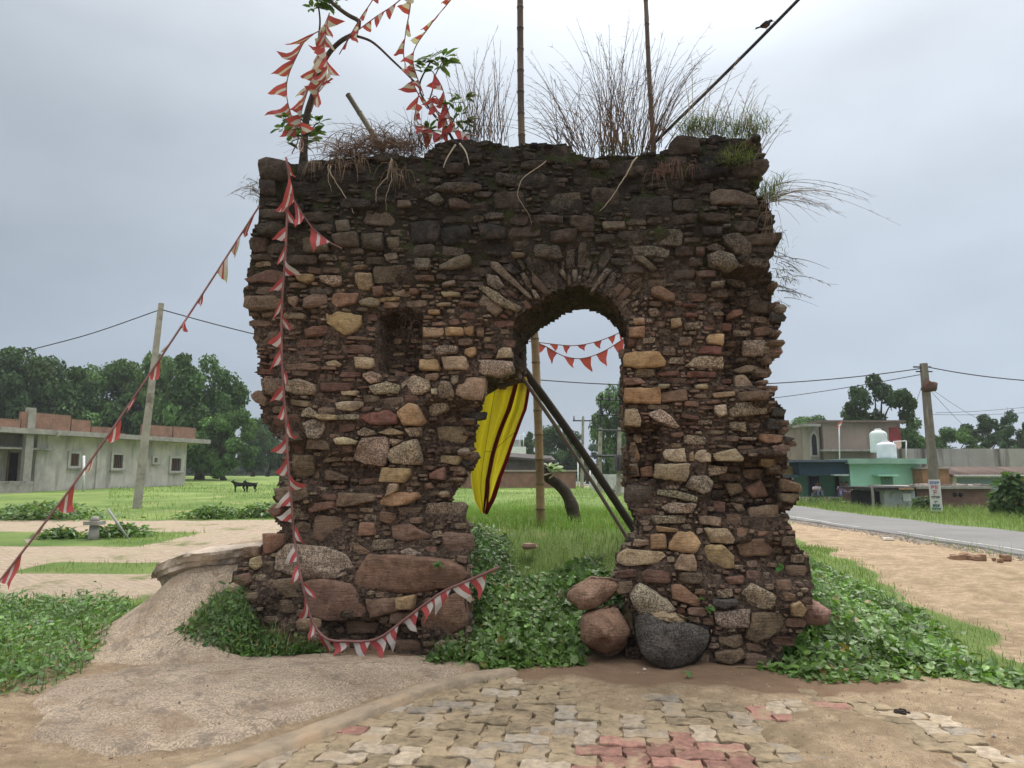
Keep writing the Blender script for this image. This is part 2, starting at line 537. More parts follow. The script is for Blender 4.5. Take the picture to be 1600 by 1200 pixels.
def terrain(x, y):
    x = np.asarray(x, float); y = np.asarray(y, float)
    r = rise(y) * (1 - sstep(3, 9, x)) + 0.12 * sstep(30, 45, y) * sstep(3, 9, x)
    # a wide back slope so that the rise behind the arch is part of a bank, not a ridge
    k = knoll(x, y)
    h = np.maximum(r, 0) + k * np.clip(1 - r / 0.9, 0.25, 1)
    h = h + 0.05 * fbm(x * 0.35, y * 0.35, 0, 11, 4) * sstep(7, 14, y)
    # bare rock: exfoliating bedrock slab left of the gateway and in the foreground
    s, t = p2st(x, y)
    d = poly_dist(x, y, SLAB) + 0.10 * fbm(x * 2.2, y * 2.2, 0, 21, 4)
    h = h + 0.05 * sstep(0.0, 0.07, d) + 0.03 * sstep(0.1, 0.8, d)
    h = h + 0.018 * fbm(x * 3, y * 3, 0, 31, 5) * sstep(-0.3, 0.3, d)
    # exfoliation steps across the slab
    h = h + 0.022 * sstep(0.0, 0.03, d - 0.33 + 0.16 * fbm(x * 2.0, y * 3.2, 0, 33, 4)) * (d > 0)
    # ledge: a sheet of rock that breaks off along a ragged lip beside the wall's left end
    lip = t - (0.02 + 0.16 * fbm(s * 1.3, 0.3, 0, 41, 3) - 0.32 * (s + 2.6))
    led = (1 - sstep(-2.35, -2.15, s)) * sstep(-3.9, -3.35, s)
    h = h - led * .03 * sstep(-.1, .05, lip) * (1 - sstep(.9, 1.8, lip))
    # loose sand, trodden
    near = (1 - sstep(8, 14, y))
    h = h + 0.010 * fbm(x * 2.6, y * 2.6, 0, 51, 4) * near
    # heaped sand on the right
    hs = np.exp(-(((x - 6.9) / 1.8) ** 2 + ((y - 10.5) / 4.0) ** 2))
    h = h + 0.16 * hs * (1 + 0.5 * fbm(x * 1.3, y * 1.3, 0, 61, 4))
    return h + 0.0

def rockmask(x, y):
    s, t = p2st(x, y)
    d = poly_dist(x, y, SLAB) + 0.10 * fbm(x * 2.2, y * 2.2, 0, 21, 4)
    a = sstep(-0.02, 0.06, d)
    wob = 0.3 * fbm(x * 1.7, y * 1.7, 0, 71, 4)
    b = (1 - sstep(-2.3, -2.0, s + 0.5 * wob)) * sstep(-4.25, -4.0, s + wob * 0.6) * sstep(-1.0, -0.8, t + wob * 0.5) * (1 - sstep(1.6, 2.4, t + wob))
    return np.clip(np.maximum(a, b), 0, 1)

# sand hides most of the paving: where it is thin the blocks show
SHOW = [(-1.75, 3.2), (-1.3, 4.4), (-0.95, 4.95), (-0.55, 5.55), (-0.1, 5.95), (0.35, 5.75), (0.6, 5.3), (1.1, 5.25), (1.6, 5.1), (1.9, 5.35), (2.3, 5.3), (3.2, 5.0), (3.6, 4.6),
        (3.4, 3.2)]

def pave_show(x, y):
    d = poly_dist(x, y, SHOW)
    n = fbm(x * 1.5, y * 1.5, 0, 81, 4)
    left = 1 - sstep(-0.1, 0.5, x + 0.25 * (y - 4.5))
    return sstep(-0.3, 0.25, d + 0.30 * n) * np.clip(.9 * left + sstep(-.25, 0.16, n + 0.10), 0, 1)

def sandlift(x, y):
    k = pave_show(x, y)
    r = poly_dist(x, y, SLAB)
    base = 0.034 + 0.010 * fbm(x * 4, y * 4, 0, 91, 4)
    return (base * (1 - k) + (-0.009 + 0.022 * fbm(x * 5, y * 5, 0, 93, 4)) * k) * (1 - sstep(6.0, 6.6, y)) * (1 - sstep(-0.3, 0.0, r))

def ground_z(x, y):
    return terrain(x, y) + sandlift(x, y)


def axis(lo, hi, step, dlo, dhi, grow=1.07):
    a = list(np.arange(dlo, dhi + step / 2, step))
    s = step
    while a[-1] < hi:
        s *= grow; a.append(a[-1] + s)
    s = step; b = []
    c = dlo
    while c > lo:
        s *= grow; c -= s; b.append(c)
    return np.array(b[::-1] + a)

GX = axis(-420, 420, 0.04, -4.6, 5.2, 1.06)
GY = axis(-30, 700, 0.04, 3.3, 8.6, 1.045)
XX, YY = np.meshgrid(GX, GY)
ZZ = ground_z(XX, YY)

def gzv(x, y):
    x = np.asarray(x, float); y = np.asarray(y, float)
    i = np.clip(np.searchsorted(GX, x) - 1, 0, len(GX) - 2); j = np.clip(np.searchsorted(GY, y) - 1, 0, len(GY) - 2)
    u = (x - GX[i]) / (GX[i + 1] - GX[i]); v = (y - GY[j]) / (GY[j + 1] - GY[j])
    return (ZZ[j, i] * (1 - u) + ZZ[j, i + 1] * u) * (1 - v) + (ZZ[j + 1, i] * (1 - u) + ZZ[j + 1, i + 1] * u) * v

def gz(x, y):
    return float(gzv(x, y))

def sandright(x, y):
    wob = 0.5 * fbm(x * 0.8, y * 0.8, 0, 101, 3)
    edge = np.interp(y, [5, 7, 8.6, 11, 15, 22, 26], [4.4, 4.6, 5.0, 5.6, 6.6, 7.6, 8.6])
    return sstep(-0.25, 0.25, x + wob - edge) * (1 - sstep(9.3, 9.9, x + 0.6 * wob)) * (1 - sstep(22, 25, y))

def pathmask(x, y):
    """brick paved tracks on the left, with grass strips between"""
    wob = 0.5 * fbm(x * 0.5, y * 0.5, 0, 111, 3)
    left = 1 - sstep(-4.2, -3.2, x - 0.06 * (y - 8) + 0.4 * wob)
    a = left * sstep(9.4, 9.9, y + wob) * (1 - sstep(15.4, 15.9, y + 0.5 * wob))
    b = left * sstep(18.4, 18.9, y + 0.4 * wob) * (1 - sstep(22.2, 22.8, y + 0.5 * wob))
    c = left * sstep(-8.3, -7.6, x + wob) * sstep(9, 9.8, y) * (1 - sstep(22.2, 22.8, y))
    sl = sstep(-8.6, -8.0, x + wob) * (1 - sstep(-5.9, -5.4, x + wob)) * sstep(11.6, 12.0, y + 0.3 * wob) * (1 - sstep(13.0, 13.4, y + 0.3 * wob))
    return np.clip(np.maximum(np.maximum(a, b), c) * (1 - sl), 0, 1)

def grassmask(x, y):
    s, t = p2st(x, y)
    wob = 0.4 * fbm(x * 0.9, y * 0.9, 0, 121, 4)
    g = sstep(0.5, 1.2, t + wob * 0.5)
    g = np.maximum(g, (1 - sstep(-3.9, -3.5, x + wob)) * sstep(5.4, 5.9, y))
    g = np.maximum(g, sstep(2.2, 2.6, x + 0.3 * wob) * sstep(5.5, 6.0, y))
    g = g * (1 - sandright(x, y))
    g = g * (1 - sstep(9.3, 9.7, x + 0.4 * wob) * (1 - sstep(10.0, 10.4, x)))
    return np.clip(g, 0, 1)

gm, rm, pm = grassmask(XX, YY), rockmask(XX, YY), pathmask(XX, YY)
sx, tt = p2st(XX, YY)
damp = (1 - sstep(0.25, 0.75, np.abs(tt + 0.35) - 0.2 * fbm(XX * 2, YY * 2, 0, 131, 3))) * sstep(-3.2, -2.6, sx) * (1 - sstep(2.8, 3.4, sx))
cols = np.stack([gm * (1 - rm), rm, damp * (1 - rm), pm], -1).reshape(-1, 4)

def ground_material():
    m, n, l, b = mat_new('ground')
    geo = N(n, 'ShaderNodeNewGeometry'); pos = geo.outputs['Position']
    a = N(n, 'ShaderNodeAttribute', attribute_name='Col')
    sep = N(n, 'ShaderNodeSeparateColor'); l.new(a.outputs['Color'], sep.inputs[0])
    def noise(sc, det=8.0, ro=0.62):
        k = N(n, 'ShaderNodeTexNoise', i_Scale=sc, i_Detail=det, i_Roughness=ro); l.new(pos, k.inputs['Vector']); return k.outputs[0]
    def edge(src, nz, w):
        ma = N(n, 'ShaderNodeMath', operation='MULTIPLY_ADD'); ma.inputs[1].default_value = w
        l.new(nz, ma.inputs[0]); l.new(src, ma.inputs[2])
        return ramp2(n, l, ma.outputs[0], 0.5 + w / 2 - 0.08, 0.5 + w / 2 + 0.08)
    big, mid, fine, grit = noise(0.9), noise(6.0), noise(45.0), noise(180.0, 3.0)
    sand = ramp2(n, l, big, 0.3, 0.7, (0.46, 0.34, 0.225, 1), (0.58, 0.445, 0.305, 1))
    sand = mixrgb(n, l, 1.0, sand, ramp2(n, l, mid, 0.3, 0.72, (0.72, 0.70, 0.68, 1), (1.18, 1.18, 1.18, 1)), 'MULTIPLY')
    sand = mixrgb(n, l, 1.0, sand, ramp2(n, l, grit, 0.32, 0.68, (0.58, 0.57, 0.56, 1), (1.38, 1.38, 1.38, 1)), 'MULTIPLY')
    sand = mixrgb(n, l, 1.0, sand, ramp2(n, l, noise(17.0, 9.0, .75), 0.34, 0.66, (0.80, 0.79, 0.78, 1), (1.16, 1.16, 1.15, 1)), 'MULTIPLY')
    # olive film of algae on damp sand, in patches
    sand = mixrgb(n, l, ramp2(n, l, noise(1.6, 7.0, .68), 0.48, 0.64, (0, 0, 0, 1), (0.75, 0.75, 0.75, 1)), sand, (0.28, 0.215, 0.13, 1))
    sand = mixrgb(n, l, ramp2(n, l, noise(3.3, 9.0, .72), 0.56, 0.66, (0, 0, 0, 1), (0.55, 0.55, 0.55, 1)), sand, (0.22, 0.145, 0.09, 1))
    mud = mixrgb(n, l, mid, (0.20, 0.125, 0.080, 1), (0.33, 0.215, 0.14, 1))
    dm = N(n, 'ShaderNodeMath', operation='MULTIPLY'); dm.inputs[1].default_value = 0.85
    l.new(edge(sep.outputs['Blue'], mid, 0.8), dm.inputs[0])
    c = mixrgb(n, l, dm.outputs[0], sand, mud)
    # bare granite: pink-grey, coarse crystals, rust streaks
    rk = ramp2(n, l, noise(1.3, 7.0), 0.32, 0.68, (0.43, 0.335, 0.25, 1), (0.68, 0.545, 0.415, 1))
    vo = N(n, 'ShaderNodeTexVoronoi', i_Scale=105.0); l.new(pos, vo.inputs['Vector'])
    rk = mixrgb(n, l, 1.0, rk, ramp2(n, l, vo.outputs['Color'], 0.2, 0.8, (0.68, 0.67, 0.65, 1), (1.28, 1.27, 1.25, 1)), 'MULTIPLY')
    rk = mixrgb(n, l, ramp2(n, l, noise(3.1, 8.0), 0.52, 0.66, (0, 0, 0, 1), (0.6, 0.6, 0.6, 1)), rk, (0.36, 0.245, 0.155, 1))
    rk = mixrgb(n, l, ramp2(n, l, noise(4.7, 9.0, 0.72), 0.53, 0.62, (0, 0, 0, 1), (0.6, 0.6, 0.6, 1)), rk, (0.25, 0.205, 0.165, 1))
    # hairline cracks along the sheeting
    mpc = N(n, 'ShaderNodeMapping'); mpc.inputs['Scale'].default_value = (.9, 2.4, .6); mpc.inputs['Rotation'].default_value = (0, 0, .35); l.new(pos, mpc.inputs[0])
    wv_ = N(n, 'ShaderNodeTexNoise', i_Scale=2.5, i_Detail=4.0); l.new(pos, wv_.inputs['Vector'])
    vadd = N(n, 'ShaderNodeVectorMath', operation='ADD'); l.new(mpc.outputs[0], vadd.inputs[0]); l.new(wv_.outputs['Color'], vadd.inputs[1])
    vc = N(n, 'ShaderNodeTexVoronoi', feature='DISTANCE_TO_EDGE', i_Scale=0.55); l.new(vadd.outputs[0], vc.inputs['Vector'])
    rk = mixrgb(n, l, ramp2(n, l, vc.outputs['Distance'], 0.002, 0.012, (0.55, 0.55, 0.55, 1), (0, 0, 0, 1)), rk, (0.20, 0.145, 0.10, 1))
    c = mixrgb(n, l, edge(sep.outputs['Green'], mid, 0.9), c, rk)
    gr = ramp2(n, l, noise(0.35, 8.0, 0.6), 0.33, 0.67, (0.105, 0.175, 0.05, 1), (0.245, 0.31, 0.105, 1))
    gr = mixrgb(n, l, 1.0, gr, ramp2(n, l, fine, 0.3, 0.7, (0.6, 0.62, 0.55, 1), (1.35, 1.35, 1.3, 1)), 'MULTIPLY')
    gr = mixrgb(n, l, ramp2(n, l, noise(0.55, 7.0, 0.65), 0.58, 0.70, (0, 0, 0, 1), (0.7, 0.7, 0.7, 1)), gr, (0.38, 0.33, 0.17, 1))
    c = mixrgb(n, l, edge(sep.outputs['Red'], fine, 0.7), c, gr)
    # brick-paved tracks, half buried
    br = N(n, 'ShaderNodeTexBrick', i_Scale=3.0)
    br.inputs['Color1'].default_value = (0.56, 0.43, 0.345, 1); br.inputs['Color2'].default_value = (0.49, 0.38, 0.30, 1); br.inputs['Mortar'].default_value = (0.34, 0.28, 0.19, 1)
    br.inputs['Mortar Size'].default_value = 0.035
    l.new(pos, br.inputs['Vector'])
    pth = mixrgb(n, l, ramp2(n, l, noise(0.7, 8.0), 0.45, 0.6), br.outputs['Color'], (0.44, 0.36, 0.255, 1))
    pth = mixrgb(n, l, 1.0, pth, ramp2(n, l, mid, 0.3, 0.7, (0.82, 0.82, 0.8, 1), (1.15, 1.15, 1.15, 1)), 'MULTIPLY')
    pth = mixrgb(n, l, ramp2(n, l, noise(0.9, 9.0, 0.7), 0.56, 0.66), pth, (0.17, 0.20, 0.075, 1))
    c = mixrgb(n, l, edge(a.outputs['Alpha'], fine, 0.5), c, pth)
    l.new(c, b.inputs['Base Color'])
    b.inputs['Roughness'].default_value = 0.95
    b.inputs['Specular IOR Level'].default_value = 0.12
    ad = N(n, 'ShaderNodeMath', operation='ADD'); l.new(fine, ad.inputs[0]); l.new(grit, ad.inputs[1])
    ad2 = N(n, 'ShaderNodeMath', operation='ADD'); l.new(ad.outputs[0], ad2.inputs[0]); l.new(noise(18.0, 9.0, 0.7), ad2.inputs[1])
    bp = N(n, 'ShaderNodeBump', i_Strength=0.9, i_Distance=0.02)
    l.new(ad2.outputs[0], bp.inputs['Height']); l.new(bp.outputs[0], b.inputs['Normal'])
    return m

def grid_faces(ny, nx):
    i = np.arange(ny * nx).reshape(ny, nx)
    return np.stack([i[:-1, :-1], i[:-1, 1:], i[1:, 1:], i[1:, :-1]], -1).reshape(-1, 4)

g = MB()
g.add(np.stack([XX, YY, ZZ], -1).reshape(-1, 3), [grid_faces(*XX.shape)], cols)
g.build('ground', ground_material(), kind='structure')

# the road: a strip of worn asphalt along the right
RX0, RX1 = 10.05, 14.0
ry = axis(-30, 320, 0.5, 6, 40, 1.05)
rx = np.linspace(RX0, RX1, 12)
RX, RY = np.meshgrid(rx, ry)
edgew = 0.12 * fbm(RY * 0.9, RX * 0, 0, 141, 4)
RXw = RX + np.where(RX < 10.1, edgew, 0) + np.where(RX > 13.9, -edgew, 0)
RZ = terrain(RXw, RY) + 0.05 + 0.03 * (1 - ((RX - 12) / 2) ** 2)
m, n, l, b = mat_new('asphalt')
geo = N(n, 'ShaderNodeNewGeometry')
k1 = N(n, 'ShaderNodeTexNoise', i_Scale=0.6, i_Detail=8.0, i_Roughness=0.6); l.new(geo.outputs['Position'], k1.inputs['Vector'])
k2 = N(n, 'ShaderNodeTexNoise', i_Scale=60.0, i_Detail=4.0); l.new(geo.outputs['Position'], k2.inputs['Vector'])
c = ramp2(n, l, k1.outputs[0], 0.3, 0.7, (0.125, 0.118, 0.112, 1), (0.180, 0.172, 0.162, 1))
c = mixrgb(n, l, 1.0, c, ramp2(n, l, k2.outputs[0], 0.3, 0.7, (0.7, 0.7, 0.7, 1), (1.3, 1.3, 1.3, 1)), 'MULTIPLY')
l.new(c, b.inputs['Base Color']); b.inputs['Roughness'].default_value = 0.8
g = MB(); g.add(np.stack([RXw, RY, RZ], -1).reshape(-1, 3), [grid_faces(*RX.shape)])
# skirt so that the strip has thickness where it meets the sand
for col_, sgn in ((0, 1), (-1, -1)):
    top = np.stack([RXw[:, col_], RY[:, col_], RZ[:, col_]], -1)
    bot = top - np.array([0.06 * sgn, 0, 0.12])
    v = np.vstack([top, bot]); k = len(top); i = np.arange(k - 1)
    g.add(v, [np.stack([i, i + 1, i + 1 + k, i + k], -1)])
g.build('road', m, kind='structure')
# faded edge line
g = MB(); yy = np.arange(8, 60, 0.25); gaps = fbm(yy * 0.5, 0, 0, 151, 3) > -0.25
for y0, ok in zip(yy, gaps):
    if ok:
        xs = np.array([10.32, 10.41]); vs = []
        for yq in (y0, y0 + 0.25):
            for xq in xs:
                vs.append((xq, yq, gz(xq, yq) + 0.058 + 0.03 * (1 - ((xq - 12) / 2) ** 2)))
        g.add(vs, [[(0, 1, 3, 2)]])
g.build('road_marking', simple_mat('worn_line', (0.42, 0.41, 0.38), amount=0.4, nscale=6, bump=0), kind='structure')
# roadside gravel
g = MB()
for k in range(2600):
    y = rng.uniform(9, 34); x = 10.0 + rng.normal(-0.22, 0.16) + 0.08 * math.sin(y)
    r = rng.uniform(0.012, 0.04); z = gz(x, y)
    v = np.array([(1, 0, 0), (-1, 0, 0), (0, 1, 0), (0, -1, 0), (0, 0, 1), (0, 0, -.4)], float) * r * rng.uniform(.6, 1.3, (6, 3))
    g.add(v + (x, y, z + r * .2), [[(0, 2, 4), (2, 1, 4), (1, 3, 4), (3, 0, 4), (2, 0, 5), (1, 2, 5), (3, 1, 5), (0, 3, 5)]], np.array([.36, .31, .26, 1]) * rng.uniform(.5, 1.2))
g.build('roadside_gravel', M['vcol'], smooth=False, kind='stuff')

# ------------------------------------------------------------------ interlocking paving blocks
def paver_mesh(seed):
    r = np.random.default_rng(seed)
    L, W = 0.288, 0.143
    # zigzag outline
    xs = np.linspace(-L / 2, L / 2, 7)
    zig = np.array([0, 1, 1, -1, -1, 1, 0]) * 0.015 + np.array([0, 0, 0, 0, 0, 0, 0])
    top = np.stack([xs, W / 2 + zig], 1)
    bot = np.stack([xs[::-1], -W / 2 + zig[::-1]], 1)
    o = np.vstack([top, bot]) + r.normal(0, 0.0012, (14, 2))
    o *= 0.965
    rings = [(1.0, -0.05), (1.0, -0.006), (0.955, 0.0), (0.6, 0.0015)]
    v = []
    for sc, z in rings:
        p = o * np.array([1 - (1 - sc) * .6, sc]) if sc > .9 else o * sc
        v.append(np.column_stack([p, np.full(14, z) + (r.normal(0, 0.0012, 14) if z >= 0 else 0)]))
    v = np.vstack(v + [np.array([[0, 0, 0.001]])])
    i = np.arange(14); j = (i + 1) % 14
    fs = []
    for k in range(3):
        fs.append(np.stack([i + 14 * k, i + 14 * (k + 1), j + 14 * (k + 1), j + 14 * k], -1)[:, ::1])
    fs.append(np.stack([i + 42, np.full(14, 56), j + 42], -1))
    g = MB(); g.add(v, fs)
    ob = g.build('paver', M['ocol'], smooth=False)
    me = ob.data
    me.flip_normals()
    bpy.data.objects.remove(ob)
    return me

pave_root = thing('paving', None, None, (0, 0, 0), kind='structure')
for k in ('label', 'category'):
    if k in pave_root: del pave_root[k]
pav_me = [paver_mesh(i) for i in range(4)]
PA = math.radians(-7)
cells = []
# herringbone: pairs of blocks stepping along the diagonal
w = 0.144
for i in range(-30, 40):
    for j in range(-40, 40):
        k = (i - j) % 4
        if k == 0:
            cells.append(((i + 1.0) * w, (j + 0.5) * w, 0.0))
        elif k == 3:
            # the column cell whose lower neighbour starts a vertical block
            cells.append(((i + 0.5) * w, (j + 1.0) * w, math.pi / 2))
pav = []
for cx, cy, a in cells:
    x = cx * math.cos(PA) - cy * math.sin(PA) + 0.1
    y = cx * math.sin(PA) + cy * math.cos(PA) + 4.6
    if not (3.1 < y < 6.15 and -3.2 < x < 3.9):
        continue
    if poly_dist(np.array([x]), np.array([y]), SLAB)[0] > -0.16:
        continue
    # kept clear of the curved border strip
    if y > 4.2 + (x + 1.55) * 1.22 + 0.02 and x < 0.1:
        continue
    pav.append((x, y, a + PA))
pxy = np.array([(p[0], p[1]) for p in pav])
zc = ground_z(pxy[:, 0], pxy[:, 1]); zt = terrain(pxy[:, 0], pxy[:, 1])
vis = zc - zt < 0.022
far = sorted([k for k in range(len(pav)) if vis[k]], key=lambda k: pav[k][1])
redspots = [((0.72, 4.15), 0.36), ((1.1, 4.3), 0.3), ((0.62, 3.75), 0.4), ((1.98, 4.85), 0.16), ((2.2, 5.1), 0.18), ((-1.06, 4.72), 0.07), ((-3.0, 4.35), 0.3), ((1.75, 4.9), 0.12)]
for n_, k in enumerate(far):
    x, y, a = pav[k]
    o = bpy.data.objects.new('paver', pav_me[int(rng.integers(4))])
    COL.objects.link(o); o.parent = pave_root
    o.location = (x, y, float(zt[k]) + 0.014 + rng.normal(0, 0.004))
    o.rotation_euler = (rng.normal(0, 0.02), rng.normal(0, 0.02), a + rng.normal(0, 0.015) + (math.pi if rng.random() < .5 else 0))
    red = any(math.hypot(x - p[0], y - p[1]) < r for p, r in redspots)
    if red:
        c = np.array([0.30, 0.16, 0.125]) * rng.uniform(.7, 1.2)
    else:
        t_ = rng.random()
        c = (np.array([0.27, 0.21, 0.135]) if t_ < .6 else np.array([0.38, 0.31, 0.23]) if t_ < .85 else np.array([0.31, 0.265, 0.21])) * rng.uniform(.75, 1.15)
    o.color = (*c, 1)
    if n_ >= 300:
        bpy.data.objects.remove(o)
print('pavers', len(far))
# curved cement border between paving and bedrock
bpts = [(-1.75, 3.9), (-1.45, 4.25), (-1.12, 4.75), (-0.8, 5.25), (-0.45, 5.65), (0.0, 5.93)]
bp_ = smooth_path([(x, y, 0) for x, y in bpts], 60)
g = MB(); vs = []
tg = np.gradient(bp_, axis=0); nr = np.stack([-tg[:, 1], tg[:, 0]], 1); nr /= np.linalg.norm(nr, axis=1)[:, None]
for off, dz in ((-0.10, -0.03), (-0.085, 0.046), (-0.03, 0.054), (0.04, 0.052), (0.08, 0.044), (0.11, -0.03)):
    wv = off * (1 + 0.3 * fbm(bp_[:, 0] * 5, bp_[:, 1] * 5, off * 9, 161, 3))
    q = bp_[:, :2] + nr * wv[:, None]
    vs.append(np.column_stack([q, terrain(q[:, 0], q[:, 1]) + dz + 0.006 * fbm(q[:, 0] * 9, q[:, 1] * 9, 0, 163, 3)]))
vs = np.stack(vs, 1)
g.add(vs.reshape(-1, 3), [grid_faces(60, 6)])
g.build('kerb_strip', simple_mat('muddy_cement', (0.30, 0.235, 0.165), nscale=6, amount=0.35, bump=0.6, coord='Position', stain=((0.38, 0.27, 0.17), 3.0, 0.5)), kind='structure')

# sheet of bedrock that breaks off along a ragged lip beside the wall's left end
ln = smooth_path([(x, y, 0) for x, y in ((-3.66, 7.42), (-3.5, 7.16), (-3.25, 7.02), (-2.95, 6.98), (-2.6, 7.0), (-2.15, 7.05))], 90)
lt_ = np.interp(np.linspace(0, 1, 90), [0, .15, .4, 1], [.56, .72, .84, .94])
rows_ = []
nrm2 = np.array([-.16, -1.0]); nrm2 /= np.linalg.norm(nrm2)
for d, dz in ((-.30, -.5), (-.16, -.30), (-.10, -.19), (-.07, -.15), (-.03, -.135), (-.03, -.09), (.0, -.08), (.005, -.03), (.01, -.004), (-.06, .012), (-.35, .03), (-.8, .0), (-1.2, -.10), (-1.4, -.3)):
    a_ = np.arange(90) * .12
    wob = .09 * fbm(ln[:, 0] * 3, dz * 4, 0, 171, 4) + .05 * fbm(ln[:, 0] * 9, dz * 30, 0, 173, 3)
    tap = np.interp(np.linspace(0, 1, 90), [0, .12, 1], [.08, 1, 1])
    q = ln[:, :2] + nrm2 * d + nrm2 * wob[:, None]
    rows_.append(np.column_stack([q, lt_ + dz * tap + .012 * fbm(q[:, 0] * 6, q[:, 1] * 6, 0, 175, 3)]))
rows_ = np.stack(rows_, 0)
g = MB(); g.add(rows_.reshape(-1, 3), [grid_faces(len(rows_), 90)])
g.build('rock_ledge', simple_mat('layered_granite', (.50, .41, .325), nscale=3.5, amount=.35, bump=1.0, bscale=22, coord='Position', stain=((.20, .175, .15), 4.0, .53)), kind='structure', smooth=False)

# pebbles and crumbs of brick strewn over the sand
g = MB()
for k in range(3800):
    x, y = rng.uniform(-3.4, 5.5), 3.3 + 5.2 * rng.random() ** 1.3
    if (rockmask(np.array([x]), np.array([y]))[0] > .5 and rng.random() < .75) or (y > 6 and -2.9 < x < 2.6) or poly_dist(np.array([x]), np.array([y]), [(1.95, 5.5), (5, 5.2), (6, 9), (2, 9)])[0] > .1: continue
    r = rng.uniform(.003, .009) * (2.0 if rng.random() < .04 else 1); z = gz(x, y)
    v = np.array([(1, 0, 0), (-1, 0, 0), (0, 1, 0), (0, -1, 0), (0, 0, 1), (0, 0, -.4)], float) * r * rng.uniform(.6, 1.4, (6, 3))
    c = np.array((.36, .27, .19) if rng.random() < .6 else (.22, .17, .13) if rng.random() < .6 else (.50, .44, .37)) * rng.uniform(.7, 1.2)
    g.add(v + (x, y, z + r * .3), [[(0, 2, 4), (2, 1, 4), (1, 3, 4), (3, 0, 4), (2, 0, 5), (1, 2, 5), (3, 1, 5), (0, 3, 5)]], (*c, 1))
g.build('pebbles', M['vcol'], smooth=False, kind='stuff')
# ------------------------------------------------------------------ the ruined gateway
# outline of the masonry as seen on its front plane, traced in 1600 x 1200 coordinates
OUT = [(372, 950), (372, 912), (382, 880), (402, 860), (425, 842), (440, 825), (428, 808), (436, 790), (424, 780), (434, 765), (428, 745), (438, 735), (433, 715), (446, 700),
       (441, 685), (427, 680), (421, 665), (409, 655), (413, 640), (399, 622), (409, 600), (399, 580), (403, 560), (399, 530), (393, 510), (395, 495), (386, 490), (383, 465),
       (389, 440), (386, 425), (393, 400), (389, 385), (399, 372), (392, 368), (402, 350), (404, 320), (406, 300), (403, 275), (406, 255), (430, 249), (452, 252), (480, 247),
       (520, 242), (600, 236), (660, 240), (680, 218), (705, 212), (745, 214), (775, 216), (800, 222), (835, 215), (885, 217), (890, 231), (920, 241), (960, 239), (1030, 233),
       (1045, 223), (1060, 207), (1090, 209), (1120, 204), (1190, 210), (1193, 240), (1199, 247), (1194, 262), (1175, 276), (1168, 288), (1184, 300), (1203, 320), (1210, 345),
       (1206, 365), (1219, 371), (1210, 385), (1199, 395), (1203, 420), (1216, 430), (1218, 445), (1209, 455), (1223, 475), (1228, 490), (1223, 515), (1220, 525), (1228, 535),
       (1218, 550), (1204, 575), (1197, 590), (1202, 600), (1213, 605), (1209, 620), (1218, 632), (1230, 640), (1232, 660), (1230, 680), (1242, 688), (1230, 705), (1230, 730),
       (1221, 740), (1243, 752), (1248, 775), (1238, 793), (1227, 805), (1238, 830), (1243, 850), (1260, 870), (1263, 900), (1258, 930), (1262, 955), (1240, 985), (1212, 1010),
       (1180, 1040), (1000, 1060), (990, 960), (962, 905), (968, 880), (990, 846), (999, 830), (997, 815), (985, 790), (977, 740), (977, 695), (988, 690), (983, 672), (976, 664),
       (973, 580), (976, 545), (981, 530), (978, 505), (965, 480), (945, 461), (920, 449), (890, 446), (870, 453), (845, 469), (820, 486), (803, 501), (800, 520), (800, 560),
       (797, 576), (757, 588), (756, 624), (745, 642), (742, 658), (735, 690), (735, 706), (742, 713), (738, 724), (728, 736), (721, 752), (706, 766), (700, 780), (706, 795),
       (725, 811), (733, 820), (738, 850), (735, 880), (735, 920), (738, 1000), (600, 1030), (420, 1010)]
LONG = [(a + (0, 0)) for a in []]
H_, W_ = 1200, 1600
yy_, xx_ = np.mgrid[0:H_, 0:W_]
INSIDE = np.zeros((H_, W_), bool)
sub = (slice(190, 1070), slice(350, 1290))
INSIDE[sub] = in_poly(xx_[sub] + 0.5, yy_[sub] + 0.5, OUT)

# how far the face stands back (+) or bulges (-), in metres
def recess(px, py):
    px = np.asarray(px, float); py = np.asarray(py, float)
    def bx(x0, x1, y0, y1, d, sx=7, sy=7):
        return d * sstep(x0 - sx, x0 + sx, px) * (1 - sstep(x1 - sx, x1 + sx, px)) * sstep(y0 - sy, y0 + sy, py) * (1 - sstep(y1 - sy, y1 + sy, py))
    r = bx(594, 655, 496, 583, 0.28, 4, 5)                     # wall niche
    r = r + bx(606, 643, 486, 499, 0.30, 4, 4)
    r = np.maximum(r, bx(662, 760, 630, 705, 0.17, 10, 8))     # broken left jamb
    r = np.maximum(r, bx(655, 760, 700, 800, 0.14, 12, 12))
    r = np.maximum(r, bx(1131, 1300, 425, 600, 0.24, 5, 12))   # broken back to the right
    r = np.maximum(r, bx(1150, 1300, 640, 700, 0.12, 12, 8))
    r = np.maximum(r, bx(1112, 1225, 718, 806, 0.26, 8, 8))
    r = np.maximum(r, bx(984, 1030, 668, 752, 0.20, 6, 8))
    r = np.maximum(r, bx(420, 500, 690, 760, 0.10, 12, 10))
    r = np.maximum(r, bx(500, 600, 715, 768, 0.12, 12, 8))
    r = np.maximum(r, bx(1100, 1260, 850, 905, 0.12, 12, 8))
    r = np.maximum(r, bx(520, 665, 966, 1012, 0.14, 8, 6))     # hollow under the footing stones
    r = r + 0.085 * fbm(px * 0.017, py * 0.017, 0, 201, 4)
    r = r - 0.20 * sstep(800, 930, py)                          # footing steps forward
    r = r + 0.10 * (1 - sstep(200, 330, py))                    # weathered top leans back
    return r

_gy, _gx = np.mgrid[0:1200:4, 0:1600:4]
REC_R = recess(_gx, _gy)
CR_N = fbm(_gx * 0.012, _gy * 0.012, 0, 251, 3)

THICK = 1.0
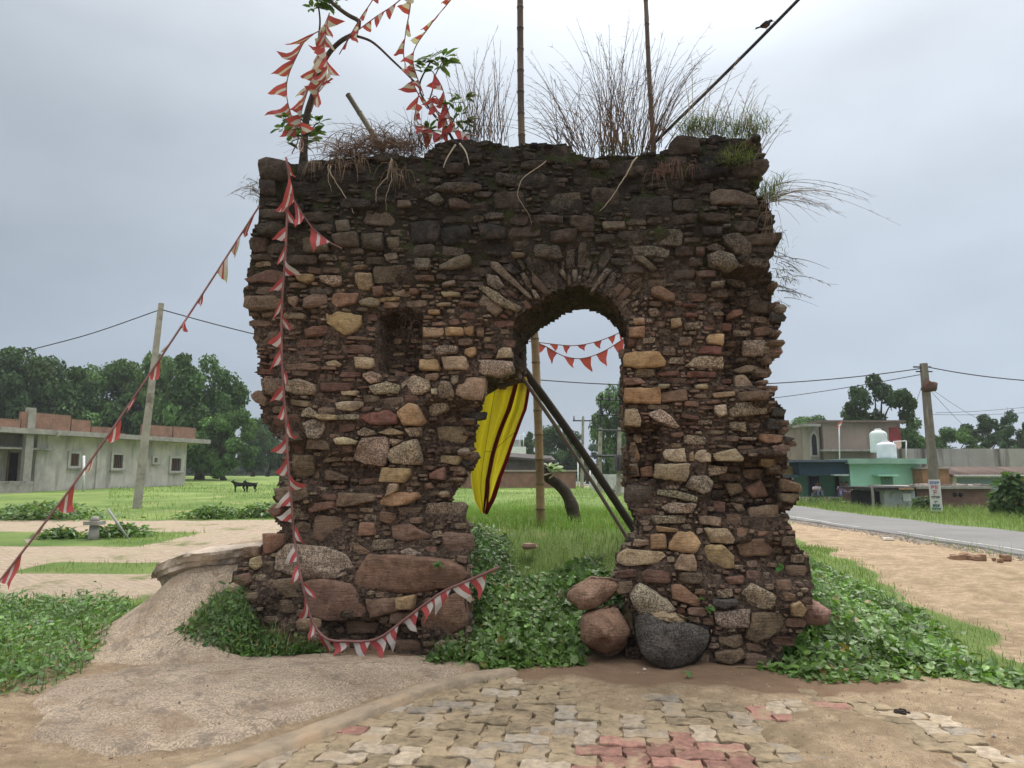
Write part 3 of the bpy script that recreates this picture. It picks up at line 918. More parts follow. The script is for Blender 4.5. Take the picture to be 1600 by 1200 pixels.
# --- core of mud and rubble
ds = 0.024
sg = np.arange(-3.0, 3.3, ds); zg = np.arange(-0.15, 5.0, ds)
SG, ZG = np.meshgrid(sg, zg)
jx = 0.35 * ds * fbm(SG * 40, ZG * 40, 0, 211, 2); jz = 0.35 * ds * fbm(SG * 40, ZG * 40, 5, 213, 2)
SGj, ZGj = SG + jx, ZG + jz
ppx, ppy = project(w2p(SGj, 0, ZGj))
REC = recess(ppx, ppy)
tf = REC + 0.034 * fbm(SG * 8, ZG * 8, 0, 221, 5, .6) + 0.003
cpx, cpy = project(w2p(SG[:-1, :-1] + ds / 2, 0, ZG[:-1, :-1] + ds / 2))
ci = np.clip(cpx.astype(int), 0, W_ - 1); cj = np.clip(cpy.astype(int), 0, H_ - 1)
cell = INSIDE[cj, ci] | ((ZG[:-1, :-1] < 0.12) & (((SG[:-1, :-1] > -2.35) & (SG[:-1, :-1] < -0.35)) | ((SG[:-1, :-1] > 1.0) & (SG[:-1, :-1] < 2.3))))
nz, ns = SG.shape
ids = np.arange(nz * ns).reshape(nz, ns)
fr = np.stack([ids[:-1, :-1], ids[:-1, 1:], ids[1:, 1:], ids[1:, :-1]], -1)[cell]
def warp(s, t, z):
    # the left jamb is broken away behind its face: it splays to the left with depth
    w = sstep(-1.25, -.55, s) * (1 - sstep(.15, .45, s)) * (1 - sstep(2.35, 2.6, z))
    return s - .31 * w * np.clip(t, 0, 1)
pf = w2p(SGj, tf, ZGj).reshape(-1, 3)
tb = THICK + 0.06 * fbm(SG * 5, ZG * 5, 3, 231, 3)
pb = w2p(warp(SGj, tb, ZGj), tb, ZGj).reshape(-1, 3)
g = MB()
used = np.unique(fr); remap = -np.ones(nz * ns, int); remap[used] = np.arange(len(used))
g.add(pf[used], [remap[fr]])
g.add(pb[used], [remap[fr][:, ::-1]])
# sides: boundary edges swept back in steps, ragged
ed = np.concatenate([fr[:, [0, 1]], fr[:, [1, 2]], fr[:, [2, 3]], fr[:, [3, 0]]])
key = np.minimum(ed[:, 0], ed[:, 1]) * (nz * ns) + np.maximum(ed[:, 0], ed[:, 1])
u, inv, cnt = np.unique(key, return_inverse=True, return_counts=True)
be = ed[cnt[inv] == 1]
K = 10
bv = np.unique(be); rb = -np.ones(nz * ns, int); rb[bv] = np.arange(len(bv))
rows = []
for k in range(K + 1):
    a = k / K
    tk = (1 - a) * tf.ravel()[bv] + a * tb.ravel()[bv]
    amp = 0.05 * min(1, k * 0.7) * (1 if k < K else 0)
    s_ = SGj.ravel()[bv]; z_ = ZGj.ravel()[bv]
    rows.append(w2p(warp(s_, tk - tf.ravel()[bv], z_) + amp * fbm(s_ * 7, z_ * 7, tk * 7, 241, 3), tk, z_ + amp * fbm(s_ * 7, z_ * 7, tk * 7 + 9, 243, 3)))
nb = len(bv)
sf = [np.stack([rb[be[:, 1]] + k * nb, rb[be[:, 0]] + k * nb, rb[be[:, 0]] + (k + 1) * nb, rb[be[:, 1]] + (k + 1) * nb], -1) for k in range(K)]
g.add(np.vstack(rows), sf)
arch = thing('ruined_gateway', 'tall ruined stone gateway with a pointed arch and grass growing on its broken top', 'gateway', w2p(0, 0.5, 0).tolist())
g.build('rubble_core', M['core'], arch, smooth=True)

# --- stones. Traced outlines: code of the stone, coarse grain 0..1, outline, optional lift
PAL = {'T': (.37, .285, .19), 'O': (.365, .25, .14), 'R': (.25, .155, .11), 'r': (.17, .085, .067), 'G': (.30, .25, .195), 'D': (.085, .08, .075), 'B': (.195, .142, .102), 'W': (.44, .37, .27)}
TR = """
O 511,485 563,493 564,505 556,516 539,524 526,516 513,505
R 524,461 560,460 554,475 523,483 520,479
B 477,469 492,462 511,462 513,475 492,481 477,481
T 453,466 465,464 467,471 462,480 454,475
O 464,430 491,430 492,439 481,444 468,440
G 502,434 535,433 535,446 522,449 506,442
T 557,428 579,428 582,445 577,454 562,452 556,439
R 582,449 598,447 599,458 584,464
T 561,471 577,465 591,467 591,477 579,479 564,477
O 592,465 624,464 624,469 594,471
R 641,452 655,452 656,460 642,461
T 555,559 584,560 585,572 579,576 557,575
T 507,565 522,562 532,569 528,572 511,571
T 662,512 693,513 694,524 679,527 662,526
O 657,563 684,562 688,572 686,579 658,578
T 692,559 727,559 732,571 730,579 697,577
O 698,514 724,514 725,526 699,525
O 725,511 739,508 741,518 737,526 726,522
R 745,512 756,512 756,527 746,526
G 682,546 694,542 716,543 715,553 686,556
O 727,546 743,543 744,554 735,559 727,554
W 780,548 787,544 798,544 801,558 776,559
G 734,561 799,565 800,580 780,587 756,586 733,572
T 664,586 684,583 686,587 681,595 665,592
T 720,589 757,593 757,606 753,624 726,623 712,616
G 706,587 718,586 716,597 709,602 705,597
G 691,597 704,597 709,612 710,620 688,622 686,606
W 674,608 684,607 684,617 675,616
G 626,599 646,587 669,593 672,608 657,617 631,614
G 567,584 582,580 596,587 592,597 579,599 567,589
G 577,604 605,597 624,602 622,614 586,616
G 411,593 440,593 440,616 412,616
G 449,597 470,593 492,601 492,616 464,617 449,610
T 533,612 560,611 558,618 536,618
W 528,631 539,628 567,628 567,635 552,643 530,640
r 560,650 607,641 622,649 622,662 579,663
O 642,631 654,634 663,658 657,665 633,664 623,645
G 474,643 485,637 500,649 492,654 472,651
T 492,649 530,649 531,656 507,657
G 534,649 562,648 562,656 534,656
G 476,662 492,656 509,660 509,671 500,686 485,684
G 559,675 571,669 586,674 588,680 571,682 560,680
T 591,676 611,669 631,675 631,679 605,679
G 633,669 656,668 657,682 642,683
W 526,686 539,683 560,689 558,694 530,695
G 569,685 599,682 607,688 605,711 598,727 569,723 553,716 556,705
G 611,702 639,689 652,687 656,712 655,725 611,723 605,712
G 610,685 631,688 614,697 609,692
O 598,732 641,732 640,741 633,754 592,752
T 611,756 623,756 622,767 608,774 603,778
O 594,782 611,770 650,770 654,777 639,787 620,790 594,789
B 534,770 584,772 590,781 567,787 543,791 528,790
R 479,788 519,783 524,786 522,793 483,801
B 500,716 528,712 528,720 500,722
B 489,733 511,735 536,744 536,751 492,750 483,746
B 455,711 485,712 487,739 470,748 457,742
B 431,763 455,761 474,756 485,772 470,782 436,782
R 419,797 432,787 442,789 440,801 429,808
B 395,619 406,611 419,624 417,636 402,628
G 446,862 459,851 491,851 549,866 562,890 551,897 510,902 461,894 442,886
R 568,905 571,892 592,865 658,869 703,872 723,881 734,894 710,912 658,920 579,916
R 488,905 532,903 559,909 572,922 583,950 548,963 525,963 499,954
R 585,929 634,928 638,946 592,957
O 634,926 662,923 659,943 635,942
R 691,931 729,920 734,969 710,984 672,980 669,959
R 614,822 641,819 672,836 671,840 639,845 616,841
R 566,816 588,816 590,834 564,837
G 629,860 642,855 663,862 661,867 635,865
T 402,871 414,867 418,882 409,888 401,882
R 369,916 390,912 396,931 382,946 371,939
B 382,896 401,892 407,905 396,914 382,907
R 416,834 446,834 448,849 431,862 418,864
B 388,854 411,854 411,869 390,871
T 769,411 780,413 810,443 834,466 829,468 806,449 780,430 768,419
D 780,415 802,415 814,426 802,430 787,422
G 750,449 765,451 795,471 816,482 806,488 780,479 752,454
R 832,426 840,434 857,454 853,462 832,443
G 829,451 838,454 844,466 836,467
T 872,424 879,419 887,436 883,437
T 894,421 902,421 902,439 895,441
G 945,422 956,424 928,456 921,458
B 911,424 921,422 922,432 913,434
G 761,430 780,434 789,449 776,454 763,445
O 978,552 1028,550 1039,565 1039,572 996,575 976,574
G 1071,572 1090,557 1129,557 1129,575
r 1028,583 1059,579 1059,587 1030,588
r 1075,580 1118,580 1118,589 1075,589
R 974,591 1000,591 1010,599 976,603
O 976,608 1032,606 1032,631 976,630
R 1034,614 1071,608 1074,626 1035,629
T 977,640 996,640 1003,662 1001,666 976,665
G 1012,647 1033,640 1048,651 1061,667 1054,670 1026,658
W 1117,634 1134,632 1136,647 1125,651 1117,645
O 977,694 992,690 1000,712 997,720 977,720
R 977,722 996,722 1000,744 979,746
W 1037,706 1042,702 1069,701 1072,721 1056,722 1038,717
W 1085,712 1091,704 1110,702 1111,721 1085,722
T 1078,707 1083,705 1084,720 1076,720
T 1115,709 1149,701 1162,716 1162,720 1121,720
T 1025,726 1078,725 1071,752 1065,752 1023,746
R 1001,731 1020,727 1024,744 1003,745
G 1080,744 1104,744 1114,752 1110,767 1099,772 1072,761
G 1080,727 1116,727 1140,729 1136,739 1110,744 1080,739
G 1029,765 1057,767 1087,776 1087,784 1057,778 1027,772
G 1033,793 1044,785 1087,787 1080,801 1048,801
G 1018,806 1069,805 1069,817 1022,817
R 1191,677 1226,679 1228,690 1202,692 1189,686
O 1194,709 1230,705 1232,729 1219,733 1194,727
G 1123,658 1166,658 1168,673 1146,671
G 1159,682 1187,682 1185,687 1159,686
T 1114,614 1147,611 1149,618 1117,621
B 1138,756 1164,756 1168,769 1147,776
R 1172,763 1196,750 1209,776 1185,780
R 1119,784 1140,787 1138,804 1121,802
T 1149,787 1168,791 1177,808 1162,804
T 967,864 982,857 1038,861 1038,866 1023,879 976,881 966,877
O 1016,834 1038,833 1041,855 1016,856
O 1046,847 1059,831 1081,831 1092,847 1085,861 1062,861 1044,855
O 1025,821 1059,826 1059,831 1027,830
T 1053,879 1062,864 1081,864 1087,885 1085,888 1053,885
T 1100,825 1137,827 1147,842 1145,849 1111,847
O 1102,853 1128,852 1145,868 1145,887 1098,889 1095,877
R 1047,909 1062,909 1091,930 1089,941 1049,930
G 984,924 999,907 1017,915 1038,930 1053,945 1029,954 999,952
G 1151,921 1171,909 1199,921 1216,937 1209,947 1171,944
O 1225,936 1239,932 1248,943 1242,954 1227,952
B 1169,952 1212,951 1218,960 1209,979 1175,996 1160,988
G 1111,949 1164,945 1162,971 1128,973 1115,966
B 1119,988 1152,984 1156,997 1145,1005 1121,999
B 1113,1010 1152,1005 1160,1016 1137,1027 1115,1022
W 1092,975 1109,977 1107,983 1094,981
R 1130,900 1158,898 1156,907 1134,909
D 1109,930 1145,930 1147,937 1128,943 1109,939
G 679,297 699,288 750,290 752,297 716,303
G 664,312 684,302 696,316 682,322
R 703,314 716,312 737,322 735,327 705,327
D 692,357 731,354 737,365 731,380 697,384 690,372
D 642,348 684,348 688,361 684,380 645,380
D 750,352 791,359 789,374 754,378
G 757,337 787,335 789,344 761,346
R 697,256 722,256 722,271 697,271
R 892,339 926,337 928,359 904,361 891,354
B 834,339 879,339 879,350 834,348
T 688,416 714,404 735,402 735,416 716,421 688,423
O 799,397 821,397 819,404 804,406
T 941,348 976,348 976,359 944,359
G 985,387 1019,387 1045,393 1041,404 994,402
T 992,402 1004,404 1026,421 1020,425 996,410
G 1106,401 1118,395 1144,399 1152,416 1137,423 1109,417
G 1129,371 1150,367 1172,382 1172,397 1150,399 1131,380
G 1103,386 1118,381 1133,389 1127,394 1107,391
B 1056,386 1079,384 1084,397 1056,399
R 1088,386 1101,386 1101,399 1088,399
D 1097,359 1127,359 1126,372 1097,371
T 1112,301 1124,296 1152,299 1180,307 1182,320 1112,320
B 1088,288 1114,284 1116,299 1090,301
B 1090,339 1139,337 1139,350 1105,350
R 1142,258 1199,245 1202,256 1189,271 1152,275
R 1161,371 1206,365 1221,365 1219,374 1202,384 1169,384
R 1047,221 1058,209 1090,211 1097,236 1045,236
D 1094,241 1184,239 1184,254 1099,256
D 1075,262 1137,264 1137,271 1075,282
B 404,251 418,247 449,252 444,281 408,279
B 406,281 431,282 429,305 408,303
B 401,354 429,348 444,352 442,369 408,369
R 388,376 393,372 416,372 416,393 397,395 391,388
B 391,399 425,397 425,406 395,406
B 522,369 560,367 562,387 530,387
B 566,367 597,365 599,391 567,387
T 605,372 624,371 624,387 607,387
W 528,348 547,346 549,363 530,365
O 624,316 642,316 646,326 624,327
B 491,354 524,354 526,365 496,365
T 601,399 620,395 622,404 605,408
G 652,407 674,407 674,423 652,423
T 549,417 575,415 567,422 552,423
T 691,458 719,458 719,464 694,465
T 692,445 712,439 712,447 692,450
T 682,475 705,474 705,479 684,480
O 671,486 688,485 688,492 671,492
R 1017,454 1028,449 1052,460 1054,471 1041,471 1019,462
r 1067,474 1088,475 1088,479 1067,479
r 1071,488 1090,488 1090,495 1071,495
T 989,498 1006,497 1007,508 991,508
T 1048,499 1063,497 1066,509 1049,512
R 1137,488 1148,479 1165,477 1165,484 1139,494
O 1103,531 1107,524 1130,523 1129,540 1105,537
R 1184,507 1202,503 1216,509 1216,517 1186,518
R 983,512 1007,511 1007,527 983,527
r 981,529 996,529 989,542 980,542
R 1088,423 1118,422 1118,432 1090,432
R 1137,443 1152,442 1154,452 1139,454
G 1133,430 1148,422 1169,426 1171,441 1150,437
G 1157,447 1184,447 1182,454 1161,454
G 1111,441 1133,438 1131,447 1112,449
G 1165,527 1201,526 1201,550 1167,550
G 1201,529 1231,533 1217,548 1202,550
T 1152,572 1178,563 1201,569 1199,576 1154,576
r 1099,541 1127,542 1127,554 1090,552
T 1152,584 1167,582 1182,599 1182,606 1152,604
W 1086,601 1105,599 1107,608 1086,607
W 1028,601 1047,601 1045,606 1030,608
B 1186,601 1217,602 1217,608 1186,607
B 1153,613 1200,611 1200,624 1155,626
G 1138,630 1198,626 1200,645 1142,651
D 1209,634 1232,639 1228,649 1209,649
D 1204,652 1234,656 1234,671 1202,669
D 1229,681 1246,684 1229,694
B 1221,748 1249,757 1251,769 1221,767
B 1219,771 1249,772 1237,786 1219,782
T 671,711 719,712 708,727 695,724 672,720
R 665,739 689,729 689,750 665,748
R 656,756 667,754 671,763 657,765
B 723,705 738,705 743,714 729,726 721,720
D 725,643 753,641 751,652 727,656
G 652,626 695,628 695,637 672,649 661,643
r 702,737 719,737 719,744 702,748
"""
OCC = np.zeros((H_, W_), bool)
stones = []                     # (code, polygon px, protrusion)
for ln in TR.strip().splitlines():
    p = ln.split()
    stones.append((p[0], [tuple(map(float, q.split(','))) for q in p[1:]], True))

def occupy(poly, grow=0.3):
    xs = [p[0] for p in poly]; ys = [p[1] for p in poly]
    x0, x1, y0, y1 = int(min(xs)) - 2, int(max(xs)) + 3, int(min(ys)) - 2, int(max(ys)) + 3
    OCC[y0:y1, x0:x1] |= poly_dist(xx_[y0:y1, x0:x1] + .5, yy_[y0:y1, x0:x1] + .5, poly) > -grow
for c_, p_, k_ in stones:
    occupy(p_)
# boulders that lie loose in front take their own room too
NICHE = (590, 659, 482, 586)

def zone(px, py):
    """(codes, aspect, size) of what fills the face there"""
    if py < 335:
        return 'DDBRGBDB', (1.6, 4.2), 0.9
    if py < 415:
        return 'DBGGBBRT', (1.4, 4.0), 0.9
    if 515 < py < 612 and px < 592:
        return 'rrrrRRrB', (2.6, 6.0), 0.55
    if 970 < px < 1140 and 440 < py < 560:
        return 'BBrBRBG', (1.2, 2.6), 0.5
    if 970 < px < 1140 and 560 < py < 705:
        return 'rrRBBrG', (2.0, 5.0), 0.6
    if 655 < px < 800 and py < 545:
        return 'BrRBTG', (1.8, 4.5), 0.55
    if py > 815 and px > 970:
        return 'rRBBRBTG', (1.2, 2.4), 0.9
    if py > 800:
        return 'BBRGTR', (1.1, 2.4), 1.0
    if px > 1130:
        return 'BDGBDRG', (1.3, 3.2), 1.1
    return 'BBGrRTBD', (1.5, 3.6), 0.8

ang_c = (888, 545)
for (W0, W1), tries in (((44, 62), 1500), ((32, 44), 5000), ((23, 32), 11000), ((15, 23), 16000), ((9, 15), 26000), ((5, 9), 24000)):
    for k in range(tries):
        cx, cy = rng.uniform(370, 1265), rng.uniform(204, 1035)
        if not INSIDE[int(cy), int(cx)] or OCC[int(cy), int(cx)]:
            continue
        codes, asp, sz = zone(cx, cy)
        wd = rng.uniform(W0, W1) * min(1, sz + .3)
        if W0 >= 30 and rng.random() > sz:
            continue
        if W0 >= 15 and rng.random() < .8 and (980 < cx < 1135 and 430 < cy < 555 or cx > 1135 and 425 < cy < 690 or cx > 1095 and 815 < cy < 930 or cx > 985 and cx < 1120 and 655 < cy < 705 or 660 < cx < 760 and 480 < cy < 545 or cy < 340):
            continue
        ht = wd / rng.uniform(*asp)
        if ht < 3.2: ht = rng.uniform(3.2, 4.5)
        if NICHE[0] - wd / 2 < cx < NICHE[1] + wd / 2 and NICHE[2] - ht / 2 < cy < NICHE[3] + ht / 2:
            if not (W0 < 20 and NICHE[0] + 6 < cx < NICHE[1] - 6 and cy > 500):
                continue
        a = rng.normal(0, 0.07)
        # stones round the arch stand on edge, pointing to its centre
        dx, dy = cx - ang_c[0], cy - ang_c[1]
        rr = math.hypot(dx, dy)
        if 96 < rr < 152 and dy < -45 and abs(dx) < 125:
            a = math.atan2(dy, dx) + rng.normal(0, .08); wd = min(wd, 40)
            ht = max(wd / rng.uniform(2.2, 4), 5)
        ca, sa = math.cos(a), math.sin(a)
        bxw = abs(wd * ca) + abs(ht * sa); bxh = abs(wd * sa) + abs(ht * ca)
        x0, x1, y0, y1 = int(cx - bxw / 2), int(cx + bxw / 2) + 1, int(cy - bxh / 2), int(cy + bxh / 2) + 1
        if abs(a) < .3:
            if OCC[y0:y1, x0:x1].mean() > 0.02 or INSIDE[y0:y1, x0:x1].mean() < 0.8:
                continue
        else:
            q = np.array([(u * wd / 2, v * ht / 2) for u in (-.9, -.45, 0, .45, .9) for v in (-.8, 0, .8)])
            qx = (cx + q[:, 0] * ca - q[:, 1] * sa).astype(int); qy = (cy + q[:, 0] * sa + q[:, 1] * ca).astype(int)
            if OCC[qy, qx].any() or INSIDE[qy, qx].mean() < .85:
                continue
        m_ = int(rng.integers(5, 9))
        th = np.sort((np.arange(m_) + rng.uniform(-.3, .3, m_)) * 2 * math.pi / m_ + rng.uniform(0, 6))
        ex = rng.uniform(.2, .45)                      # superellipse: squarish
        ux = np.sign(np.cos(th)) * np.abs(np.cos(th)) ** ex * wd / 2 * rng.uniform(.92, 1.07, m_)
        uy = np.sign(np.sin(th)) * np.abs(np.sin(th)) ** ex * ht / 2 * rng.uniform(.9, 1.08, m_)
        poly = list(zip(cx + ux * ca - uy * sa, cy + ux * sa + uy * ca))
        stones.append((codes[int(rng.integers(len(codes)))], poly, False))
        if abs(a) < .3:
            OCC[y0:y1, x0:x1] = True
        else:
            occupy(poly, 0.5)
print('stones', len(stones))

def crust(py, px):
    """black lichen crust of the old upper courses: a factor on the stone's own colour"""
    v = CR_N[min(int(py / 4), 299), min(int(px / 4), 399)]
    return float(np.interp(py + 60 * v, [230, 330, 400, 450, 500], [.26, .33, .46, .72, 1.0]))

def stone_geo(poly, code, traced, r):
    """rounded, chipped block: outline swept forward out of the core, face tilted and uneven"""
    P = np.array([wall_at(x, y, 0.0) for x, y in poly])
    ctr = P.mean(0)
    area = 0.5 * abs(np.dot(P[:, 0], np.roll(P[:, 1], 1)) - np.dot(P[:, 1], np.roll(P[:, 0], 1)))
    size = math.sqrt(max(area, 1e-5))
    # resample the outline, corners kept and only chipped
    n = 20 if size > .16 else 15 if size > .08 else 9
    Q = np.vstack([P, P[:1]])
    L = np.concatenate([[0], np.cumsum(np.linalg.norm(np.diff(Q, axis=0), axis=1))])
    k = np.arange(n) / n * L[-1]
    for lv in L[:-1]:                                  # snap the nearest sample to each corner
        k[int(np.argmin(np.abs(k - lv)))] = lv
    O = np.stack([np.interp(k, L, Q[:, 0]), np.interp(k, L, Q[:, 1])], 1)
    O = .90 * O + .05 * np.roll(O, 1, 0) + .05 * np.roll(O, -1, 0)
    O = ctr + (O - ctr) * 1.05 + r.normal(0, 0.016 * size, O.shape)
    cpx_, cpy_ = np.mean([p[0] for p in poly]), np.mean([p[1] for p in poly])
    t0 = float(REC_R[min(int(cpy_ / 4 + .5), 299), min(int(cpx_ / 4 + .5), 399)])
    pro = (r.uniform(.03, .065) + .12 * size if traced else r.uniform(.008, .045) + .07 * size)
    pro = min(pro, 0.15)
    if r.random() < .12: pro *= 1.45
    # split faces: a few flat facets meeting at low angles, plus coherent unevenness
    pl = [(r.normal(0, .20), r.normal(.04, .20), r.uniform(-.02, .10) * size) for _ in range(4 if size > .06 else 2)]
    ph = r.uniform(0, 50)
    amp = .05 * size + .003
    rings = [(0.97, -0.10, 0), (1.02, 0.10, 0), (1.0, 0.70, .5), (0.92, 1.0, 1), (0.66, 1.0, 1), (.33, 1.0, 1)] if n > 9 else [(0.97, -.1, 0), (1.0, .6, .5), (0.84, 1.0, 1)]
    def face(R):
        dx_, dz_ = R[:, 0] - ctr[0], R[:, 1] - ctr[1]
        h = np.min([c0 + a0 * dx_ + b0_ * dz_ for a0, b0_, c0 in pl], axis=0)
        return np.clip(h + amp * fbm(R[:, 0] * 14 + ph, R[:, 1] * 20 + ph, 0, 261, 2), -.55 * pro, .6 * pro)
    v = []
    for sc, d, w in rings:
        R = ctr + (O - ctr) * sc
        tt_ = t0 + .012 - d * pro - w * face(R)
        if d < 0: tt_ = np.full(n, t0 + .07 + .3 * size)
        v.append(w2p(R[:, 0], tt_, R[:, 1]))
    v.append(w2p(ctr[0], t0 + .012 - pro - float(face(ctr[None])[0]), ctr[1])[None])
    v = np.vstack(v)
    i = np.arange(n); j = (i + 1) % n
    fs = [np.stack([i + n * q, j + n * q, j + n * (q + 1), i + n * (q + 1)], -1) for q in range(len(rings) - 1)]
    last = (len(rings) - 1) * n
    fs.append(np.stack([i + last, j + last, np.full(n, len(rings) * n)], -1))
    # polygon direction decides the winding
    sgn = np.dot(O[:, 0], np.roll(O[:, 1], -1)) - np.dot(O[:, 1], np.roll(O[:, 0], -1))
    if sgn > 0:
        pass
    else:
        fs = [f[:, ::-1] for f in fs]
    c = np.array(PAL[code]) * r.uniform(.78, 1.22) * r.uniform(.94, 1.06, 3) * (1.03 if traced else 1)
    if not traced:
        k_ = r.uniform(.25, .7); c = c * (1 - k_) + k_ * np.array([.168, .126, .096]) * r.uniform(.8, 1.2)
    c = c * crust(cpy_, cpx_)
    if crust(cpy_, cpx_) < .6:
        c = .6 * c + .4 * c.mean() * np.array([1.02, 1.0, .9])
    grain = {'G': .8, 'W': .4, 'T': .35, 'D': .45, 'B': .4}.get(code, .2)
    return v, fs, (*c, grain), size

sizes = []
for q in stones:
    xs = [p[0] for p in q[1]]; ys = [p[1] for p in q[1]]
    a_ = 0.5 * abs(sum(xs[i] * ys[i - 1] - xs[i - 1] * ys[i] for i in range(len(xs))))
    sizes.append(a_ + (1e5 if q[2] else 0))
order = np.argsort(-np.array(sizes))
rub = MB()
r_ = np.random.default_rng(99)
for rank, k in enumerate(order):
    code, poly, traced = stones[k]
    v, fs, c, size = stone_geo(poly, code, traced, r_)
    if rank < 299:
        MB().add(v, fs, c).build('stone', M['stone'], arch, smooth=True)
    else:
        rub.add(v, fs, c)

# broken ends, jambs and the soffit of the arch: stones through the thickness
OP = np.array(OUT)
seg = np.roll(OP, -1, 0) - OP
cen = OP.mean(0)
def blob(r, c, rad, col, mb):
    n1, n2 = 7, 4
    a = np.arange(n1) * 2 * math.pi / n1
    v = [c + np.array([0, 0, -rad[2]])]
    for q in range(1, n2):
        ph = -math.pi / 2 + q * math.pi / n2
        for t_ in a:
            d = np.array([math.cos(ph) * math.cos(t_), math.cos(ph) * math.sin(t_), math.sin(ph)])
            d = np.sign(d) * np.abs(d) ** .62
            v.append(c + d * rad * r.uniform(.82, 1.15))
    v.append(c + np.array([0, 0, rad[2]]))
    v = np.array(v); i = np.arange(n1); j = (i + 1) % n1
    fs = [np.stack([np.zeros(n1, int), j + 1, i + 1], -1)]
    for q in range(n2 - 2):
        fs.append(np.stack([1 + q * n1 + i, 1 + q * n1 + j, 1 + (q + 1) * n1 + j, 1 + (q + 1) * n1 + i], -1))
    b_ = 1 + (n2 - 2) * n1
    fs.append(np.stack([b_ + i, b_ + j, np.full(n1, len(v) - 1)], -1))
    mb.add(v, fs, col)
for (x0, y0), (dx, dy) in zip(OP, seg):
    L = math.hypot(dx, dy)
    if min(y0, y0 + dy) > 985: continue
    nx_, ny_ = -dy / L, dx / L                       # towards the inside for this winding
    if not INSIDE[int(np.clip(y0 + dy / 2 + ny_ * 5, 0, 1199)), int(np.clip(x0 + dx / 2 + nx_ * 5, 0, 1599))]:
        nx_, ny_ = -nx_, -ny_
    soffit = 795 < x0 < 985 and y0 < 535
    for q in range(max(1, int(L / 13))):
        for t_ in np.arange(.16, 1.0, .15):
            f = (q + rng.random()) / max(1, int(L / 13))
            ins = rng.uniform(3, 9)
            s_, z_ = wall_at(x0 + dx * f + nx_ * ins, y0 + dy * f + ny_ * ins, 0)
            if z_ < 0.1: continue
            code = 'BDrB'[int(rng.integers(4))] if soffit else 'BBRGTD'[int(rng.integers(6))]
            col = np.array(PAL[code]) * rng.uniform(.7, 1.1) * crust(y0, x0) * (.62 if soffit else 1)  # soffit stones coloured darker: shade under the arch painted in
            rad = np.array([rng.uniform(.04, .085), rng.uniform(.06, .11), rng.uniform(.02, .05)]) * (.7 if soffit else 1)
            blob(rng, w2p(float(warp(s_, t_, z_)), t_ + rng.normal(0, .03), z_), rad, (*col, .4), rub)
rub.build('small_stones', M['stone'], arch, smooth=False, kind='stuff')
# ------------------------------------------------------------------ vegetation helpers
def leaf_shape(kind):
    """leaf in its own plane: stalk end at the origin, x along the midrib, slightly folded"""
    if kind == 'heart':
        v = [(0, 0, 0), (.25, .42, .06), (.62, .36, .07), (1.0, 0, -.06), (.62, -.36, .07), (.25, -.42, .06), (.5, 0, -.02), (-.08, .22, .05), (-.08, -.22, .05)]
        f = [(0, 6, 1), (0, 1, 7), (1, 6, 2), (2, 6, 3), (3, 6, 4), (4, 6, 5), (5, 6, 0), (0, 8, 5)]
    elif kind == 'oval':
        v = [(0, 0, 0), (.35, .24, .05), (.75, .18, .02), (1.05, 0, -.10), (.75, -.18, .02), (.35, -.24, .05), (.5, 0, 0)]
        f = [(0, 6, 1), (1, 6, 2), (2, 6, 3), (3, 6, 4), (4, 6, 5), (5, 6, 0)]
    elif kind == 'lance':
        v = [(0, 0, 0), (.3, .12, .03), (.7, .11, -.05), (1.1, 0, -.22), (.7, -.11, -.05), (.3, -.12, .03)]
        f = [(0, 5, 1), (1, 5, 4), (1, 4, 2), (2, 4, 3)]
    else:      # tuft: a ragged cluster of leaves at a distance, bent across
        v = [(0, -.5, .1), (.5, -.35, -.05), (1, 0, .05), (.5, .42, -.02), (0, .5, .12), (-.35, 0, -.1)]
        f = [(0, 1, 5), (1, 2, 3), (1, 3, 5), (3, 4, 5)]
    return np.array(v, float), np.array(f)

def leaves(mb, pos, nrm, az, size, col, kind):
    """pos (n,3); nrm (n,3) leaf face normals; az spin about the normal"""
    lv, lf = leaf_shape(kind)
    n = len(pos)
    nrm = nrm / (np.linalg.norm(nrm, axis=1)[:, None] + 1e-9)
    ref = np.where(np.abs(nrm[:, 2:3]) < .9, np.array([[0, 0, 1.0]]), np.array([[1.0, 0, 0]]))
    a = np.cross(nrm, ref); a /= np.linalg.norm(a, axis=1)[:, None]
    b = np.cross(nrm, a)
    x = np.cos(az)[:, None] * a + np.sin(az)[:, None] * b
    y = np.cross(nrm, x)
    s = np.asarray(size)[:, None, None]
    V = pos[:, None] + s * (lv[None, :, 0:1] * x[:, None] + lv[None, :, 1:2] * y[:, None] + lv[None, :, 2:3] * nrm[:, None])
    k = len(lv)
    Fs = (lf[None] + (np.arange(n) * k)[:, None, None]).reshape(-1, 3)
    C = np.repeat(np.column_stack([col, np.ones(n)]), k, axis=0)
    mb.add(V.reshape(-1, 3), [Fs], C)

